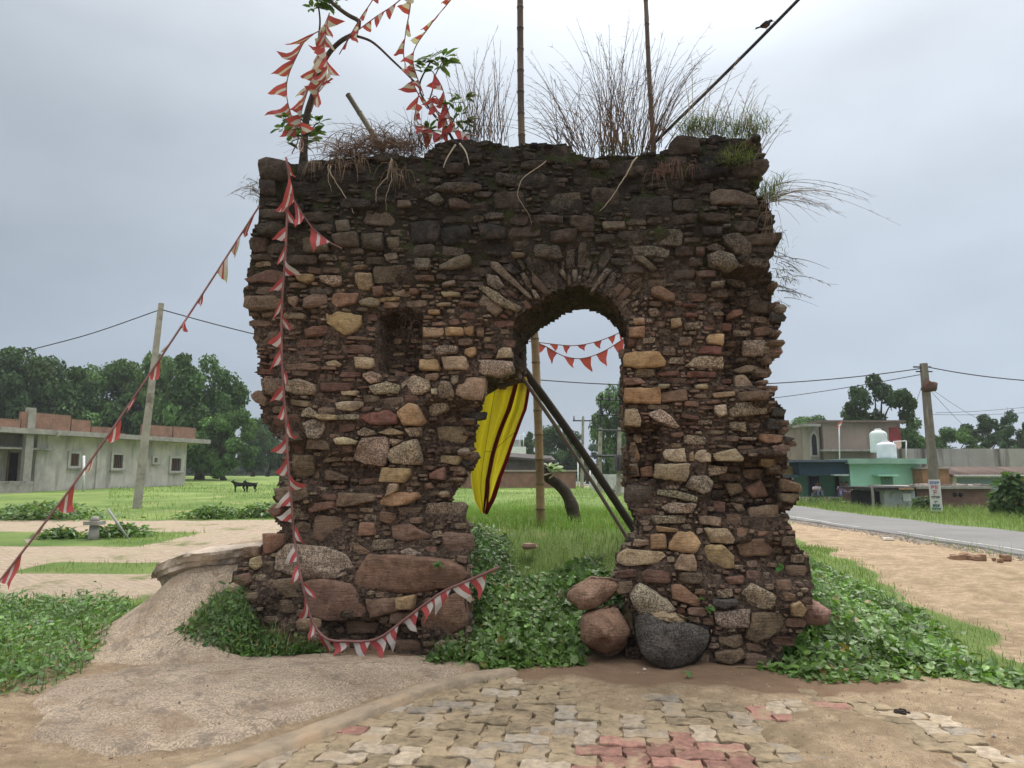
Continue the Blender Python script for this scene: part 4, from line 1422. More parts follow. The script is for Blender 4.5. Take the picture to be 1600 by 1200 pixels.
def grasses(mb, pos, h, lean_az, lean, width, col, segs=3):
    """blades as bent tapering ribbons"""
    n = len(pos)
    t = np.linspace(0, 1, segs + 1)
    d = np.stack([np.cos(lean_az), np.sin(lean_az), np.zeros(n)], 1)
    side = np.stack([-np.sin(lean_az + rng.normal(0, .8, n)), np.cos(lean_az), np.zeros(n)], 1)
    side /= np.linalg.norm(side, axis=1)[:, None]
    P = pos[:, None] + (h[:, None] * t[None])[..., None] * UP * (1 - .35 * lean[:, None, None] * t[None, :, None]) + (h * lean)[:, None, None] * (t ** 2)[None, :, None] * d[:, None]
    wv = (width[:, None] * (1 - t[None] ** 1.6) * .5)[..., None] * side[:, None]
    L, R = P - wv, P + wv
    V = np.stack([L[:, :-1], R[:, :-1]], 2).reshape(n, -1, 3)
    V = np.concatenate([V, P[:, -1:]], 1)
    k = V.shape[1]
    base = (np.arange(n) * k)[:, None]
    fs = []
    for q in range(segs - 1):
        fs.append(base + np.array([[2 * q, 2 * q + 1, 2 * q + 3, 2 * q + 2]]))
    q = segs - 1
    tri = base + np.array([[2 * q, 2 * q + 1, 2 * segs]])
    C = np.repeat(np.column_stack([col, np.ones(n)]), k, axis=0)
    mb.add(V.reshape(-1, 3), [np.concatenate(fs), tri], C)

def sample_poly(poly, n):
    p = np.array(poly); lo, hi = p.min(0), p.max(0)
    out = []
    while sum(len(o) for o in out) < n:
        q = lo + (hi - lo) * rng.random((n * 3, 2))
        out.append(q[in_poly(q[:, 0], q[:, 1], poly)])
    return np.concatenate(out)[:n]

def green(n, base=(.078, .150, .034), var=.28, hue=.25):
    c = np.array(base) * np.exp(rng.normal(0, var, (n, 1)))
    yl = rng.random((n, 1)) ** 2 * hue
    c = c * (1 - yl) + yl * np.array([.20, .26, .05])
    dead = rng.random((n, 1)) < .03
    return np.where(dead, np.array([.26, .18, .06]), c)

def creeper(poly, n, name, label, hmax, edge=.35, kind='heart', size=(.028, .085), base=(.125, .225, .050), steps=.25, cat='creeper', grass=0, hfun=None):
    q = sample_poly(poly, n)
    d = poly_dist(q[:, 0], q[:, 1], poly)
    mound = sstep(0, edge, d) * np.clip(.55 + .5 * fbm(q[:, 0] * 2.2, q[:, 1] * 2.2, 0, 301, 3) + .5 * fbm(q[:, 0] * 6.5, q[:, 1] * 6.5, 0, 302, 2), .1, 1.4) * hmax
    if hfun is not None:
        mound = mound * hfun(q[:, 0], q[:, 1])
    keep = rng.random(n) < .25 + sstep(-.02, .18, d + .12 * fbm(q[:, 0] * 4, q[:, 1] * 4, 0, 303, 3))
    q, d, mound = q[keep], d[keep], mound[keep]; n = len(q)
    lv = rng.random(n) ** .8                           # most leaves near the top of the mat
    z = gzv(q[:, 0], q[:, 1]) + .012 + mound * lv + rng.normal(0, .012, n)
    # normals follow the mound and wander
    e = .05
    gx = (gzv(q[:, 0] + e, q[:, 1]) - gzv(q[:, 0] - e, q[:, 1])) / (2 * e)
    gy = (gzv(q[:, 0], q[:, 1] + e) - gzv(q[:, 0], q[:, 1] - e)) / (2 * e)
    nr = np.stack([-gx, -gy - .25, np.ones(n) * 1.1], 1) + rng.normal(0, .5, (n, 3))
    nr[:, 2] = np.abs(nr[:, 2])
    mb = MB()
    patch = np.exp(.45 * fbm(q[:, 0] * 3, q[:, 1] * 3, 0, 305, 3))[:, None]
    tall = rng.random(n) < .02
    z = z + tall * rng.uniform(.04, .14, n) * min(1, hmax * 3)
    p3_, az_, sz_, cl_ = np.column_stack([q, z]), rng.uniform(0, 6.28, n), size[0] * .7 + (size[1] - size[0] * .7) * rng.random(n) ** 1.4, green(n, base) * patch
    sp2 = fbm(q[:, 0] * 1.6, q[:, 1] * 1.6, 0, 307, 3) + rng.normal(0, .12, n) > .14       # a second kind of weed in patches
    leaves(mb, p3_[~sp2], nr[~sp2], az_[~sp2], sz_[~sp2], cl_[~sp2], kind)
    leaves(mb, p3_[sp2], nr[sp2] + rng.normal(0, .35, (int(sp2.sum()), 3)), az_[sp2], sz_[sp2] * 1.5, cl_[sp2] * np.array([.78, .80, .8]), 'lance' if kind == 'oval' else 'oval')
    # trailing stems
    for k in range(int(n / 60)):
        i = int(rng.integers(n)); a = rng.uniform(0, 6.28); L = rng.uniform(.1, .3)
        t = np.linspace(0, 1, 5)
        x, y = q[i, 0] + np.cos(a) * L * t, q[i, 1] + np.sin(a) * L * t
        mb.tube(np.column_stack([x, y, gzv(x, y) + mound[i] * (.5 + .3 * np.sin(3 * t))]), .003, 3, (.10, .13, .04, 1), caps=False)
    if grass:
        p = sample_poly(poly, grass)
        dd = poly_dist(p[:, 0], p[:, 1], poly)
        mb_pos = np.column_stack([p, gzv(p[:, 0], p[:, 1]) + .3 * hmax * sstep(0, edge, dd)])
        grasses(mb, mb_pos, rng.uniform(.10, .26, grass), rng.uniform(0, 6.28, grass), rng.uniform(.2, .9, grass), rng.uniform(.004, .009, grass), green(grass, (.085, .145, .032)))
    o = mb.build(name, M['leaf'], smooth=False)
    return tag(o, label, cat, kind='stuff')

creeper([(1.95, 5.95), (2.35, 5.55), (2.9, 5.6), (3.35, 5.72), (3.55, 5.55), (4.1, 5.25), (4.6, 5.2), (4.5, 5.5), (3.8, 6.0), (4.2, 6.8), (4.6, 8.0), (5.0, 10.2), (5.6, 14), (4.4, 14), (3.4, 9), (2.75, 7.4), (2.5, 6.7), (2.25, 6.25)],
        23000, 'ground_creeper', 'dense bright green creeper spreading over the sand at the right foot of the gateway', .40, .55, grass=500,
        hfun=lambda x, y: np.interp(x, [2.0, 2.6, 3.4, 4.2, 5.2], [1.0, 1.1, .9, .45, .3]))
creeper([(-4.9, 5.2), (-3.85, 5.0), (-3.5, 5.35), (-3.45, 5.95), (-3.6, 6.5), (-3.95, 7.2), (-4.05, 8.3), (-4.6, 9.0), (-7.5, 9.0), (-7.5, 6.0)],
        15000, 'ground_creeper', 'bank of broad leaved weeds beside the bare rock, under the slanting flag string', .30, .4, kind='oval', size=(.04, .085), base=(.115, .215, .05), grass=2200)
creeper([(-3.0, 6.45), (-2.6, 6.3), (-1.85, 6.3), (-1.62, 6.45), (-1.70, 6.66), (-2.0, 6.74), (-2.35, 6.9), (-2.75, 6.75)],
        4200, 'ground_creeper', 'small thicket of dark leaves against the left footing stones', .50, .3, kind='oval', size=(.035, .07), base=(.085, .17, .04), grass=400,
        hfun=lambda x, y: np.interp(x, [-3.0, -2.5, -2.1, -1.7], [.25, .55, 1.1, .8]))
creeper([(-.75, 6.12), (-.2, 5.98), (.35, 5.98), (.62, 6.08), (.55, 6.3), (.80, 6.55), (.98, 6.6), (1.10, 7.3), (.9, 7.8), (.35, 7.55), (-.3, 7.7), (-.42, 7.4), (-.42, 6.6), (-.62, 6.4)],
        13500, 'ground_creeper', 'heart leaved creeper filling the threshold of the arch and spilling out in front', .24, .25, base=(.105, .195, .045), grass=600,
        hfun=lambda x, y: np.interp(y, [6.0, 6.6, 7.2, 8.0], [1.0, .9, .55, .3]) * np.interp(x, [-.5, 0, .4], [1.3, .9, 1.0]))
creeper([(-.55, 7.0), (-.1, 6.9), (.05, 7.4), (0, 8.3), (-.6, 8.6), (-.9, 8.2), (-.8, 7.6)],
        4200, 'ground_creeper', 'tall dark clump of creeper behind the left jamb below the yellow banner', .42, .35, kind='oval', size=(.04, .075), base=(.085, .175, .038))

# meadow grass: thick behind the arch, thinning with distance
def meadow(x0, x1, y0, y1, n, h, name, label, mask, base=(.15, .255, .052), wid=(.004, .008), power=1.0):
    u = rng.random(n); v = rng.random(n)
    y = y0 + (y1 - y0) * v ** power
    x = (x0 + (x1 - x0) * u) * (y / y1 if power > 1 else 1)
    k = rng.random(n) < mask(x, y)
    x, y = x[k], y[k]; n = len(x)
    sc = np.clip(y / 9.0, 1, 8)
    p = np.column_stack([x, y, gzv(x, y) - .005])
    mb = MB()
    col = green(n, base, .22, .5) * np.exp(.3 * fbm(x * .9, y * .9, 0, 311, 3))[:, None]
    grasses(mb, p, rng.uniform(*h, n) * sc ** .35, rng.uniform(0, 6.28, n), rng.uniform(.2, .9, n), rng.uniform(*wid, n) * sc ** .8, col, 2)
    o = mb.build(name, M['grass'], smooth=False)
    return tag(o, label, 'grass', kind='stuff')

meadow(-2.5, 3.0, 7.2, 16, 30000, (.06, .20), 'meadow_grass', 'bright green grass on the bank seen through the arch', lambda x, y: sstep(.55, 1.2, p2st(x, y)[1]) * .98)
meadow(-34, 14, 14, 60, 52000, (.05, .16), 'field_grass', 'short green grass of the open field behind the gateway',
       lambda x, y: grassmask(x, y) * (1 - pathmask(x, y)) * (x < 9.6) * np.clip(.45 + .8 * fbm(x * .25, y * .25, 0, 321, 3), .05, 1), power=1.6)
meadow(-9, -3.4, 8.5, 20, 7000, (.04, .12), 'verge_grass', 'thin grass strips between the brick tracks', lambda x, y: grassmask(x, y) * (1 - pathmask(x, y)) * (1 - rockmask(x, y)), base=(.17, .23, .065))
meadow(3.0, 7.5, 5.2, 16, 26000, (.03, .12), 'bank_grass', 'thin grass where the creeper gives way to the sand on the right', lambda x, y: grassmask(x, y) * sstep(2.6, 3.2, x) * .9, base=(.14, .22, .055))
def verge(x, y):
    return np.maximum(sstep(14.05, 14.3, x) * (1 - sstep(20, 24, x)), .8 * sstep(9.5, 9.6, x + .25 * fbm(y * .8, x * 0, 0, 331, 3)) * (1 - sstep(9.8, 9.95, x)) * (fbm(y * .35, 0, 0, 333, 2) > .05))
meadow(9.3, 24, 9, 46, 42000, (.10, .34), 'roadside_grass', 'long green grass along both verges of the road', verge, base=(.17, .24, .07))

# low weeds dotted over the field on the left
def weed_patch(x, y, r, h, n, label):
    q = rng.normal(0, .5, (n, 2)) * np.array([r, r * .5]) + (x, y)
    mb = MB()
    z = gzv(q[:, 0], q[:, 1]) + h * rng.random(n) * np.exp(-((q[:, 0] - x) / r) ** 2)
    nr = rng.normal(0, .6, (n, 3)); nr[:, 2] = 1
    leaves(mb, np.column_stack([q, z]), nr, rng.uniform(0, 6.28, n), rng.uniform(.10, .2, n), green(n, (.09, .165, .045)), 'oval')
    return tag(mb.build('weed_patch', M['leaf'], smooth=False), label, 'weeds', group='weed patches in the field', kind='stuff')
for x, y, r, h, n, lab in ((-15.0, 22.8, 1.9, .5, 1500, 'wide patch of dark weeds left of the stone post, beyond the brick track'), (-18.5, 23.5, .6, .4, 300, 'small weed clump at the far left beyond the brick track'),
                           (-9.8, 23.4, 1.0, .4, 600, 'weed patch at the foot of the leaning concrete pole'), (-8.2, 23.8, 1.1, .45, 700, 'weed patch nearest the left edge of the gateway in the field'),
                           (-9.6, 17.6, .7, .3, 500, 'round weed tuft at the foot of the slanting metal strut'), (-10.8, 17.2, .6, .25, 300, 'weeds around the base of the stone post')):
    weed_patch(x, y, r, h, n, lab)

# single young plants rooted in or beside the masonry
def sprout(base, hgt, nleaf, ls, label, base_col=(.065, .17, .03), kind='oval'):
    r = thing('sprout', label, 'plant', base.tolist(), group='small plants around the gateway')
    mb = MB()
    top = base + np.array([rng.normal(0, .02), -.03, hgt])
    mb.tube(np.linspace(base, top, 4), .004, 4, (.09, .14, .04, 1))
    mb.build('stem', M['leaf'], r)
    mb = MB(); n = nleaf
    t = rng.uniform(.35, 1, n)
    p = base + (top - base) * t[:, None]
    az = np.arange(n) * 2.4
    nr = np.stack([-np.cos(az) * .45, -np.sin(az) * .45 - .35, np.ones(n)], 1)
    lv, lf = leaf_shape(kind)
    leaves(mb, p, nr, rng.uniform(0, 6.28, n), np.full(n, ls) * rng.uniform(.7, 1.2, n), green(n, base_col, .15), kind)
    mb.build('foliage', M['leaf'], r, smooth=False)
sprout(wpt(1097, 962, -.16), .15, 9, .10, 'bright green sprout growing from the joints above the black boulder')
sprout(wpt(1083, 985, -.16), .06, 6, .06, 'tiny pale sprout low on the black boulder')
sprout(np.array([1.36, 5.72, gz(1.36, 5.72)]), .06, 7, .055, 'small two leaved weed on the sand in front of the black boulder')
sprout(wpt(1223, 888, -.06), .02, 2, .075, 'single pale heart shaped leaf on the right pier, upper one', kind='heart')
sprout(wpt(1240, 908, -.06), .02, 2, .08, 'single pale heart shaped leaf on the right pier, lower one', kind='heart')
sprout(wpt(685, 885, -.28), .03, 12, .05, 'trailing leaves over the top edge of the big orange footing stone')
x_, y_ = -.25, 5.75
mb = MB(); p = np.column_stack([rng.normal(x_, .07, 160), rng.normal(y_, .05, 160)])
grasses(mb, np.column_stack([p, gzv(p[:, 0], p[:, 1])]), rng.uniform(.02, .07, 160), rng.uniform(0, 6.28, 160), rng.uniform(.3, .9, 160), rng.uniform(.004, .007, 160), green(160, (.12, .17, .04)), 2)
tag(mb.build('grass_tuft', M['grass'], smooth=False), 'little tuft of grass growing between the paving blocks', 'grass', kind='stuff')

# ------------------------------------------------------------------ what grows on the wall top
def stalks(name, root_px, t, n, hgt, spread, lean, label, col=(.12, .08, .055), droop=.25, width=.0045, seeds=True, green_n=0, green_h=(.08, .2), up=(0, 0, 1), group='grass clumps on the gateway'):
    """a clump of dry stalks with feathery heads; root_px is a list of traced points along its foot"""
    R = np.array([wpt(x, y, t) for x, y in root_px])
    root = thing(name, label, 'dry grass', R.mean(0).tolist(), group=group)
    mb = MB()
    for k in range(n):
        f = rng.random() * (len(R) - 1); i = min(int(f), len(R) - 2) if len(R) > 1 else 0
        b0 = R[i] + (R[i + 1] - R[i]) * (f - i) if len(R) > 1 else R[0]
        b0 = b0 + np.array([rng.normal(0, .04), rng.normal(0, .12), 0])
        L = rng.uniform(*hgt)
        d = np.array(up) + np.array([rng.normal(lean, spread), rng.normal(0, spread * .8), 0]); d /= np.linalg.norm(d)
        dr = rng.uniform(.3, 1.6) * droop
        tt = np.linspace(0, 1, 8)[:, None]
        hor = np.array([d[0], d[1], 0])
        P = b0 + d * L * tt + hor * L * dr * tt ** 2.2 * .8 - UP * L * dr * tt ** 2.6 * .55
        c = np.array(col) * rng.uniform(.6, 1.5)
        mb.tube(P, width * (1 - .75 * tt[:, 0]) * rng.uniform(.7, 1.2), 3, (*c, 1), caps=False)
        if seeds and rng.random() < .75:
            for q in range(int(rng.integers(5, 13))):
                f = rng.uniform(.55, 1.0); pq = P[min(int(f * 7), 6)] + (P[min(int(f * 7) + 1, 7)] - P[min(int(f * 7), 6)]) * (f * 7 % 1)
                dd = (P[-1] - P[-3]); dd /= np.linalg.norm(dd) + 1e-9
                dd = dd + rng.normal(0, .45, 3) - np.array([0, 0, .3])
                mb.tube([pq, pq + dd * rng.uniform(.02, .055)], [.0018, .0008], 3, (*(c * 1.3), 1), caps=False)
    mb.build('stalks', M['dry'], root, smooth=False, kind='stuff')
    if green_n:
        mb = MB()
        f = rng.random(green_n) * max(len(R) - 1, 0)
        i = np.minimum(f.astype(int), max(len(R) - 2, 0))
        b0 = R[i] + (R[np.minimum(i + 1, len(R) - 1)] - R[i]) * (f - i)[:, None] + np.column_stack([rng.normal(0, .05, green_n), rng.normal(0, .14, green_n), rng.normal(0, .02, green_n)])
        grasses(mb, b0, rng.uniform(*green_h, green_n), rng.uniform(0, 6.28, green_n), rng.uniform(.3, 1.8, green_n), rng.uniform(.004, .008, green_n), green(green_n, (.085, .105, .03), .35), 3)
        mb.build('green_blades', M['grass'], root, smooth=False, kind='stuff')
    return root

T0 = .35
stalks('grass_clump', [(935, 245), (965, 243), (1000, 238)], T0, 125, (.7, 1.6), .22, 0, 'tallest clump of bare dry stalks on the wall top, between the two bamboo poles', droop=.32, green_n=150, green_h=(.05, .14))
stalks('grass_clump', [(870, 225), (905, 240), (925, 243)], T0, 70, (.5, 1.15), .34, -.22, 'dry stalks leaning left beside the middle bamboo pole on the wall top', droop=.45)
stalks('grass_clump', [(1005, 240), (1030, 236)], T0, 50, (.8, 1.4), .20, .30, 'dry stalks leaning right past the right bamboo pole', droop=.35)
stalks('grass_clump', [(720, 222), (755, 220), (790, 222)], T0, 80, (.4, 1.15), .20, .02, 'thin upright dry stalks left of the middle bamboo pole', droop=.2)
stalks('grass_clump', [(525, 248), (560, 240), (600, 228), (640, 236)], T0 - .2, 560, (.10, .42), .75, 0, 'matted brown heap of dead grass below the cut bamboo stub', col=(.16, .11, .08), droop=1.25, seeds=False, width=.0042)
stalks('grass_clump', [(640, 240), (670, 232)], T0, 70, (.2, .5), .35, -.1, 'low tangle of dark stalks left of the flag covered shrub', droop=.35, seeds=False)
stalks('grass_clump', [(500, 248), (530, 244)], T0, 26, (.2, .6), .8, .5, 'sparse wiry stalks bending right of the sapling trunk', droop=.9, seeds=False)
stalks('grass_clump', [(1065, 210), (1100, 205), (1150, 207), (1188, 212)], T0 - .1, 40, (.25, .8), .25, .12, 'green grass tussock with pale stalks on the right end of the wall top', col=(.22, .18, .12), droop=.3, green_n=1300, green_h=(.04, .19))
stalks('grass_clump', [(1195, 300), (1207, 315)], .1, 22, (.28, .66), .30, .9, 'drooping seed stalks arching out from the right end of the wall', droop=.95, green_n=300, green_h=(.06, .2), up=(.4, 0, .55), col=(.2, .17, .12))
stalks('grass_clump', [(1165, 255), (1190, 250)], .3, 7, (.5, .75), .16, .55, 'few long stalks slanting up beside the overhanging top stone on the right', droop=.3, seeds=True)
stalks('grass_clump', [(404, 290), (402, 320)], .1, 14, (.08, .25), .4, -.9, 'small fringe of stalks on the left edge near the top', droop=.9, green_n=60, green_h=(.04, .1))
stalks('grass_clump', [(1210, 385), (1216, 430), (1222, 470)], .15, 26, (.06, .18), .5, .8, 'dangling wisps on the right edge below the seed stalks', droop=1.3, up=(.6, 0, .1), col=(.10, .09, .06), green_n=120, green_h=(.03, .1))
stalks('grass_clump', [(1130, 250), (1170, 255)], -.05, 4, (.1, .2), .3, 0, 'dark mossy tufts hanging under the green tussock', green_n=420, green_h=(.03, .10), seeds=False)
# dead grass hanging down the face
def hanging(px_list, n, L, label, col=(.20, .145, .10), t=-.05):
    R = np.array([wpt(x, y, t) for x, y in px_list])
    mb = MB()
    tufts = [R[int(rng.integers(len(R)))] + np.array([rng.normal(0, .07), rng.normal(0, .02), rng.normal(.02, .03)]) for _ in range(max(4, n // 9))]
    tl_ = rng.uniform(.35, 1, len(tufts))
    for k in range(n):
        q_ = int(rng.integers(len(tufts)))
        b0 = tufts[q_] + np.array([rng.normal(0, .02), rng.normal(-.02, .02), rng.normal(0, .02)])
        l = rng.uniform(*L) * tl_[q_]; tt = np.linspace(0, 1, 6)[:, None]
        sx_ = rng.normal(0, .28)
        P = b0 + np.array([sx_, -.16, .10]) * np.sqrt(tt) * l * 1.2 - UP * l * tt ** 1.4 + np.array([0, .04, 0]) * tt
        mb.tube(P, .0028 * (1 - .6 * tt[:, 0]), 3, (*(np.array(col) * rng.uniform(.6, 1.5)), 1), caps=False)
    return tag(mb.build('hanging_grass', M['dry'], smooth=False), label, 'dead grass', group='dead grass hanging on the gateway', kind='stuff')
hanging([(480, 262), (500, 258), (520, 255), (545, 252), (570, 250)], 85, (.05, .35), 'fringe of dead brown grass hanging below the heap on the left of the wall top')
hanging([(600, 250), (615, 262), (630, 265)], 45, (.06, .42), 'pale dead stems hanging under the middle of the brown heap')
hanging([(1045, 262), (1058, 258), (1070, 262)], 90, (.08, .30), 'red brown dead grass hanging under the round dark stone at the top right', col=(.16, .09, .07))
hanging([(1180, 320), (1192, 335), (1200, 360)], 60, (.06, .22), 'brown grass hanging on the right end below the seed stalks', col=(.17, .12, .08))
hanging([(620, 500), (635, 498), (645, 505)], 26, (.1, .42), 'thin dry roots hanging inside the niche', col=(.13, .09, .07), t=.1)
def root_strand(pts, r0, label, t=-.06, col=(.33, .28, .20)):
    P = smooth_path([wpt(x, y, t) + np.array([rng.normal(0, .006), rng.normal(0, .02), 0]) for x, y in pts], 30)
    P[:, 0] += .012 * fbm(np.arange(30) * .35, pts[0][0], 0, 341, 3); r0 = r0 * .72
    mb = MB(); mb.tube(P, np.linspace(r0, r0 * .25, 30), 5, (*col, 1))
    return tag(mb.build('hanging_root', M['dry']), label, 'root', group='roots hanging down the wall face')
root_strand([(996, 245), (985, 262), (968, 290), (952, 312), (938, 332)], .012, 'long pale root slanting down the face below the right bamboo pole')
root_strand([(513, 258), (520, 278), (535, 300), (548, 320), (553, 335)], .010, 'pale forked root slanting down below the brown grass heap')
root_strand([(513, 258), (515, 280), (518, 300)], .007, 'short pale root hanging left of the forked root')
root_strand([(612, 250), (606, 275), (590, 295), (586, 318)], .009, 'crooked root below the right side of the brown grass heap')
root_strand([(612, 250), (612, 280), (606, 310), (604, 330)], .007, 'thin straight root hanging beside the crooked root')
root_strand([(855, 250), (838, 262), (820, 275), (812, 290), (812, 310), (824, 335), (832, 352)], .007, 'thin root curving down above the arch')
root_strand([(612, 262), (622, 270), (628, 280)], .006, 'short root branching right under the brown grass heap')
# ------------------------------------------------------------------ loose boulders
def boulder(poly, t, depth, col, grain, label, top_chip=None):
    P = np.array([wall_at(x, y, t) for x, y in poly])
    c = P.mean(0); n = 26
    Q = np.vstack([P, P[:1]]); L = np.concatenate([[0], np.cumsum(np.linalg.norm(np.diff(Q, axis=0), axis=1))])
    k = (np.arange(n) + .5) / n * L[-1]
    O = np.stack([np.interp(k, L, Q[:, 0]), np.interp(k, L, Q[:, 1])], 1)
    O = .88 * O + .06 * np.roll(O, 1, 0) + .06 * np.roll(O, -1, 0)
    rings = [(.3, .98), (.8, .93), (.97, .6), (1.0, .32), (.99, .14), (.93, .0), (.72, -.07), (.4, -.09), (.15, -.10)]
    v = []
    r = np.random.default_rng(int(abs(poly[0][0] * 7)))
    facet = [(r.normal(0, .6), r.normal(.1, .55), r.uniform(-.02, .05)) for _ in range(6)]
    def fh(R):
        return np.clip(np.min([c0 + a0 * (R[:, 0] - c[0]) + b_0 * (R[:, 1] - c[1]) for a0, b_0, c0 in facet], axis=0), -.16, .05)
    for sc, d in rings:
        R = c + (O - c) * sc
        tt_ = t + d * depth + .045 * fbm(R[:, 0] * 5, R[:, 1] * 5, d * 2 + poly[0][0], 401, 4) - fh(R) * (d < .2)
        v.append(w2p(R[:, 0] + r.normal(0, .004, n), tt_, R[:, 1] + r.normal(0, .004, n)))
    a = w2p(c[0], t + depth, c[1])[None]; b = w2p(c[0], t - .10 * depth - fh(c[None])[0], c[1])[None]
    v = np.vstack(v + [a, b]); m_ = len(rings)
    i = np.arange(n); j = (i + 1) % n
    fs = [np.stack([i + n * q, j + n * q, j + n * (q + 1), i + n * (q + 1)], -1) for q in range(m_ - 1)]
    fs.append(np.stack([j, i, np.full(n, n * m_)], -1)); fs.append(np.stack([i + n * (m_ - 1), j + n * (m_ - 1), np.full(n, n * m_ + 1)], -1))
    mb = MB(); mb.add(v, fs, (*col, grain))
    o = mb.build('boulder', M['stone'], smooth=True)
    return tag(o, label, 'boulder', group='boulders at the foot of the gateway')
boulder([(881, 930), (898, 919), (922, 906), (961, 909), (974, 921), (956, 939), (931, 956), (905, 958), (882, 941)], -.34, .45, (.30, .195, .14), .3, 'pinkish brown boulder resting on another, at the left foot of the right pier')
boulder([(905, 966), (930, 958), (965, 952), (974, 971), (987, 990), (986, 1003), (974, 1022), (950, 1034), (925, 1026), (905, 1008)], -.40, .5, (.27, .17, .12), .3, 'rounded red brown boulder on the ground under the pinkish one')
boulder([(990, 962), (1012, 955), (1047, 968), (1115, 989), (1117, 1004), (1110, 1024), (1088, 1046), (1030, 1046), (1000, 1026), (988, 985)], -.42, .5, (.088, .083, .077), .7, 'large smooth black boulder in front of the right pier')
boulder([(1246, 962), (1256, 939), (1276, 941), (1306, 958), (1303, 978), (1263, 982)], -.25, .4, (.27, .165, .135), .2, 'pinkish angular boulder lying in the creeper at the right end')
boulder([(999, 955), (1032, 954), (1080, 970), (1080, 978), (1050, 972), (1000, 963)], -.34, .2, (.42, .33, .22), .3, 'pale thin slab of stone lying on top of the black boulder')
x_, y_ = 2.62, 4.98
mb = MB()
for k in range(45):
    p = np.array([x_ + rng.normal(0, .018), y_ + rng.normal(0, .014), gz(x_, y_) + rng.uniform(0, .03)])
    blob(rng, p, np.array([rng.uniform(.006, .016)] * 3), (.028, .020, .016, 0), mb)
tag(mb.build('dung_clump', M['vcol'], smooth=False), 'dark clump of dung on the sand in front of the creeper', 'dung')
mb = MB(); blob(rng, np.array([9.15, 17.5, gz(9.15, 17.5) + .02]), np.array([.16, .12, .05]), (.50, .44, .37, .2), mb)
tag(mb.build('roadside_stone', M['vcol'], smooth=False), 'pale flat stone on the sand beside the road', 'stone')
mb = MB(); blob(rng, np.array([8.55, 13.6, gz(8.55, 13.6) + .0]), np.array([.3, .2, .08]), (.20, .12, .075, .2), mb)
for _ in range(16): blob(rng, np.array([8.55 + rng.normal(0, .3), 13.5 + rng.normal(0, .18), gz(8.55, 13.6) + .02]), np.array([rng.uniform(.03, .11)] * 3), (.22, .13, .08, .2), mb)
tag(mb.build('dirt_clod', M['vcol'], smooth=False), 'dark broken clod of earth on the sand near the road edge', 'clod')

# ------------------------------------------------------------------ bamboo poles, struts, cable
def bamboo(pts, r0, r1, label, name='bamboo_pole', node=.32, col=(.25, .175, .095), group='bamboo poles', top=None):
    P = smooth_path(pts, 60)
    L = np.concatenate([[0], np.cumsum(np.linalg.norm(np.diff(P, axis=0), axis=1))])
    root = thing(name, label, 'bamboo pole', P[0].tolist(), group=group)
    nn = max(3, int(L[-1] / node))
    ts, rs, cs = [], [], []
    for q in range(nn):
        for f, k, dk in ((0, 1.13, .55), (.03, 1.02, .7), (.10, 1.0, 1.05), (.5, .985, 1), (.9, 1.0, 1), (.97, 1.06, .8), (.99, 1.13, .5)):
            u_ = (q + f) / nn
            ts.append(u_); rs.append((r0 + (r1 - r0) * u_) * k); cs.append((np.array(col) + (np.array(top if top is not None else col) - np.array(col)) * min(1, max(0, (u_ - .3) / .25))) * dk * (1 + .25 * math.sin(q * 2.3)))
    ts = np.array(ts); Q = np.stack([np.interp(ts * L[-1], L, P[:, j]) for j in range(3)], 1)
    mb = MB(); mb.tube(Q, np.array(rs), 10, np.column_stack([np.array(cs), np.ones(len(cs))]))
    mb.build('culm', M['bamboo'], root)
    return root
def ap(L, Y):
    return [at(x, y, Y) for x, y in L]
b0 = at(845, 812, 9.4); b0[2] = gz(b0[0], b0[1]) - .1
bamboo([b0] + ap([(843, 720), (840, 640), (835, 520), (823, 360), (815, 210), (813, 60), (813, -120), (816, -300)], 9.4), .060, .040, 'tall thick bamboo pole standing behind the arch and rising above the wall top', top=(.075, .05, .033))  # culm colour darkens upwards, painting in its backlit silhouette
b1 = at(1052, 812, 8.4); b1[2] = gz(b1[0], b1[1]) - .1
bamboo([b1] + ap([(1045, 640), (1034, 420), (1021, 230), (1014, 110), (1009, 0), (1004, -120), (1000, -280)], 8.4), .036, .024, 'thinner bamboo pole rising above the wall beside the slanting black cable', col=(.085, .06, .04))
bamboo([wpt(598, 236, .6), wpt(580, 205, .62), wpt(544, 148, .66)], .034, .030, 'short cut bamboo stub sticking out of the brown grass heap', col=(.12, .11, .075))
def strut(a, b, r, label, col, ra=None):
    P = smooth_path([a, (np.array(a) * .5 + np.array(b) * .5) + np.array([.012, 0, .02]), b], 26)
    mb = MB(); mb.tube(P, r * (1 + .10 * fbm(np.arange(26) * .7, 0, 0, 411, 3)), 9, (*col, 1))
    return tag(mb.build('leaning_pole', M['dry']), label, 'pole', group='poles leaning across the arch')
pA, pB = at(806, 560, 7.9), at(1003, 820, 8.1)
pB[2] = gz(pB[0], pB[1]) - .02
strut(pA, pB, .045, 'thick dark pole leaning across the arch opening', (.060, .050, .040))
pA2, pB2 = at(800, 566, 7.75), at(990, 824, 7.95); pB2[2] = gz(pB2[0], pB2[1]) - .02
strut(pA2, pB2, .021, 'thin pole with a pale edge leaning in front of the thick one', (.20, .165, .125))
# the cable tied to the right bamboo pole
ca, cb, cc = at(1022, 224, 8.3), at(1245, 2, 7.6), at(1500, -262, 6.9)
cab = smooth_path([ca, at(1130, 118, 7.95), cb, cc], 30)
mb = MB(); mb.tube(cab, .020, 7)
tag(mb.build('black_cable', M['black']), 'thick black cable slanting up from the bamboo pole with a bird on it', 'cable')
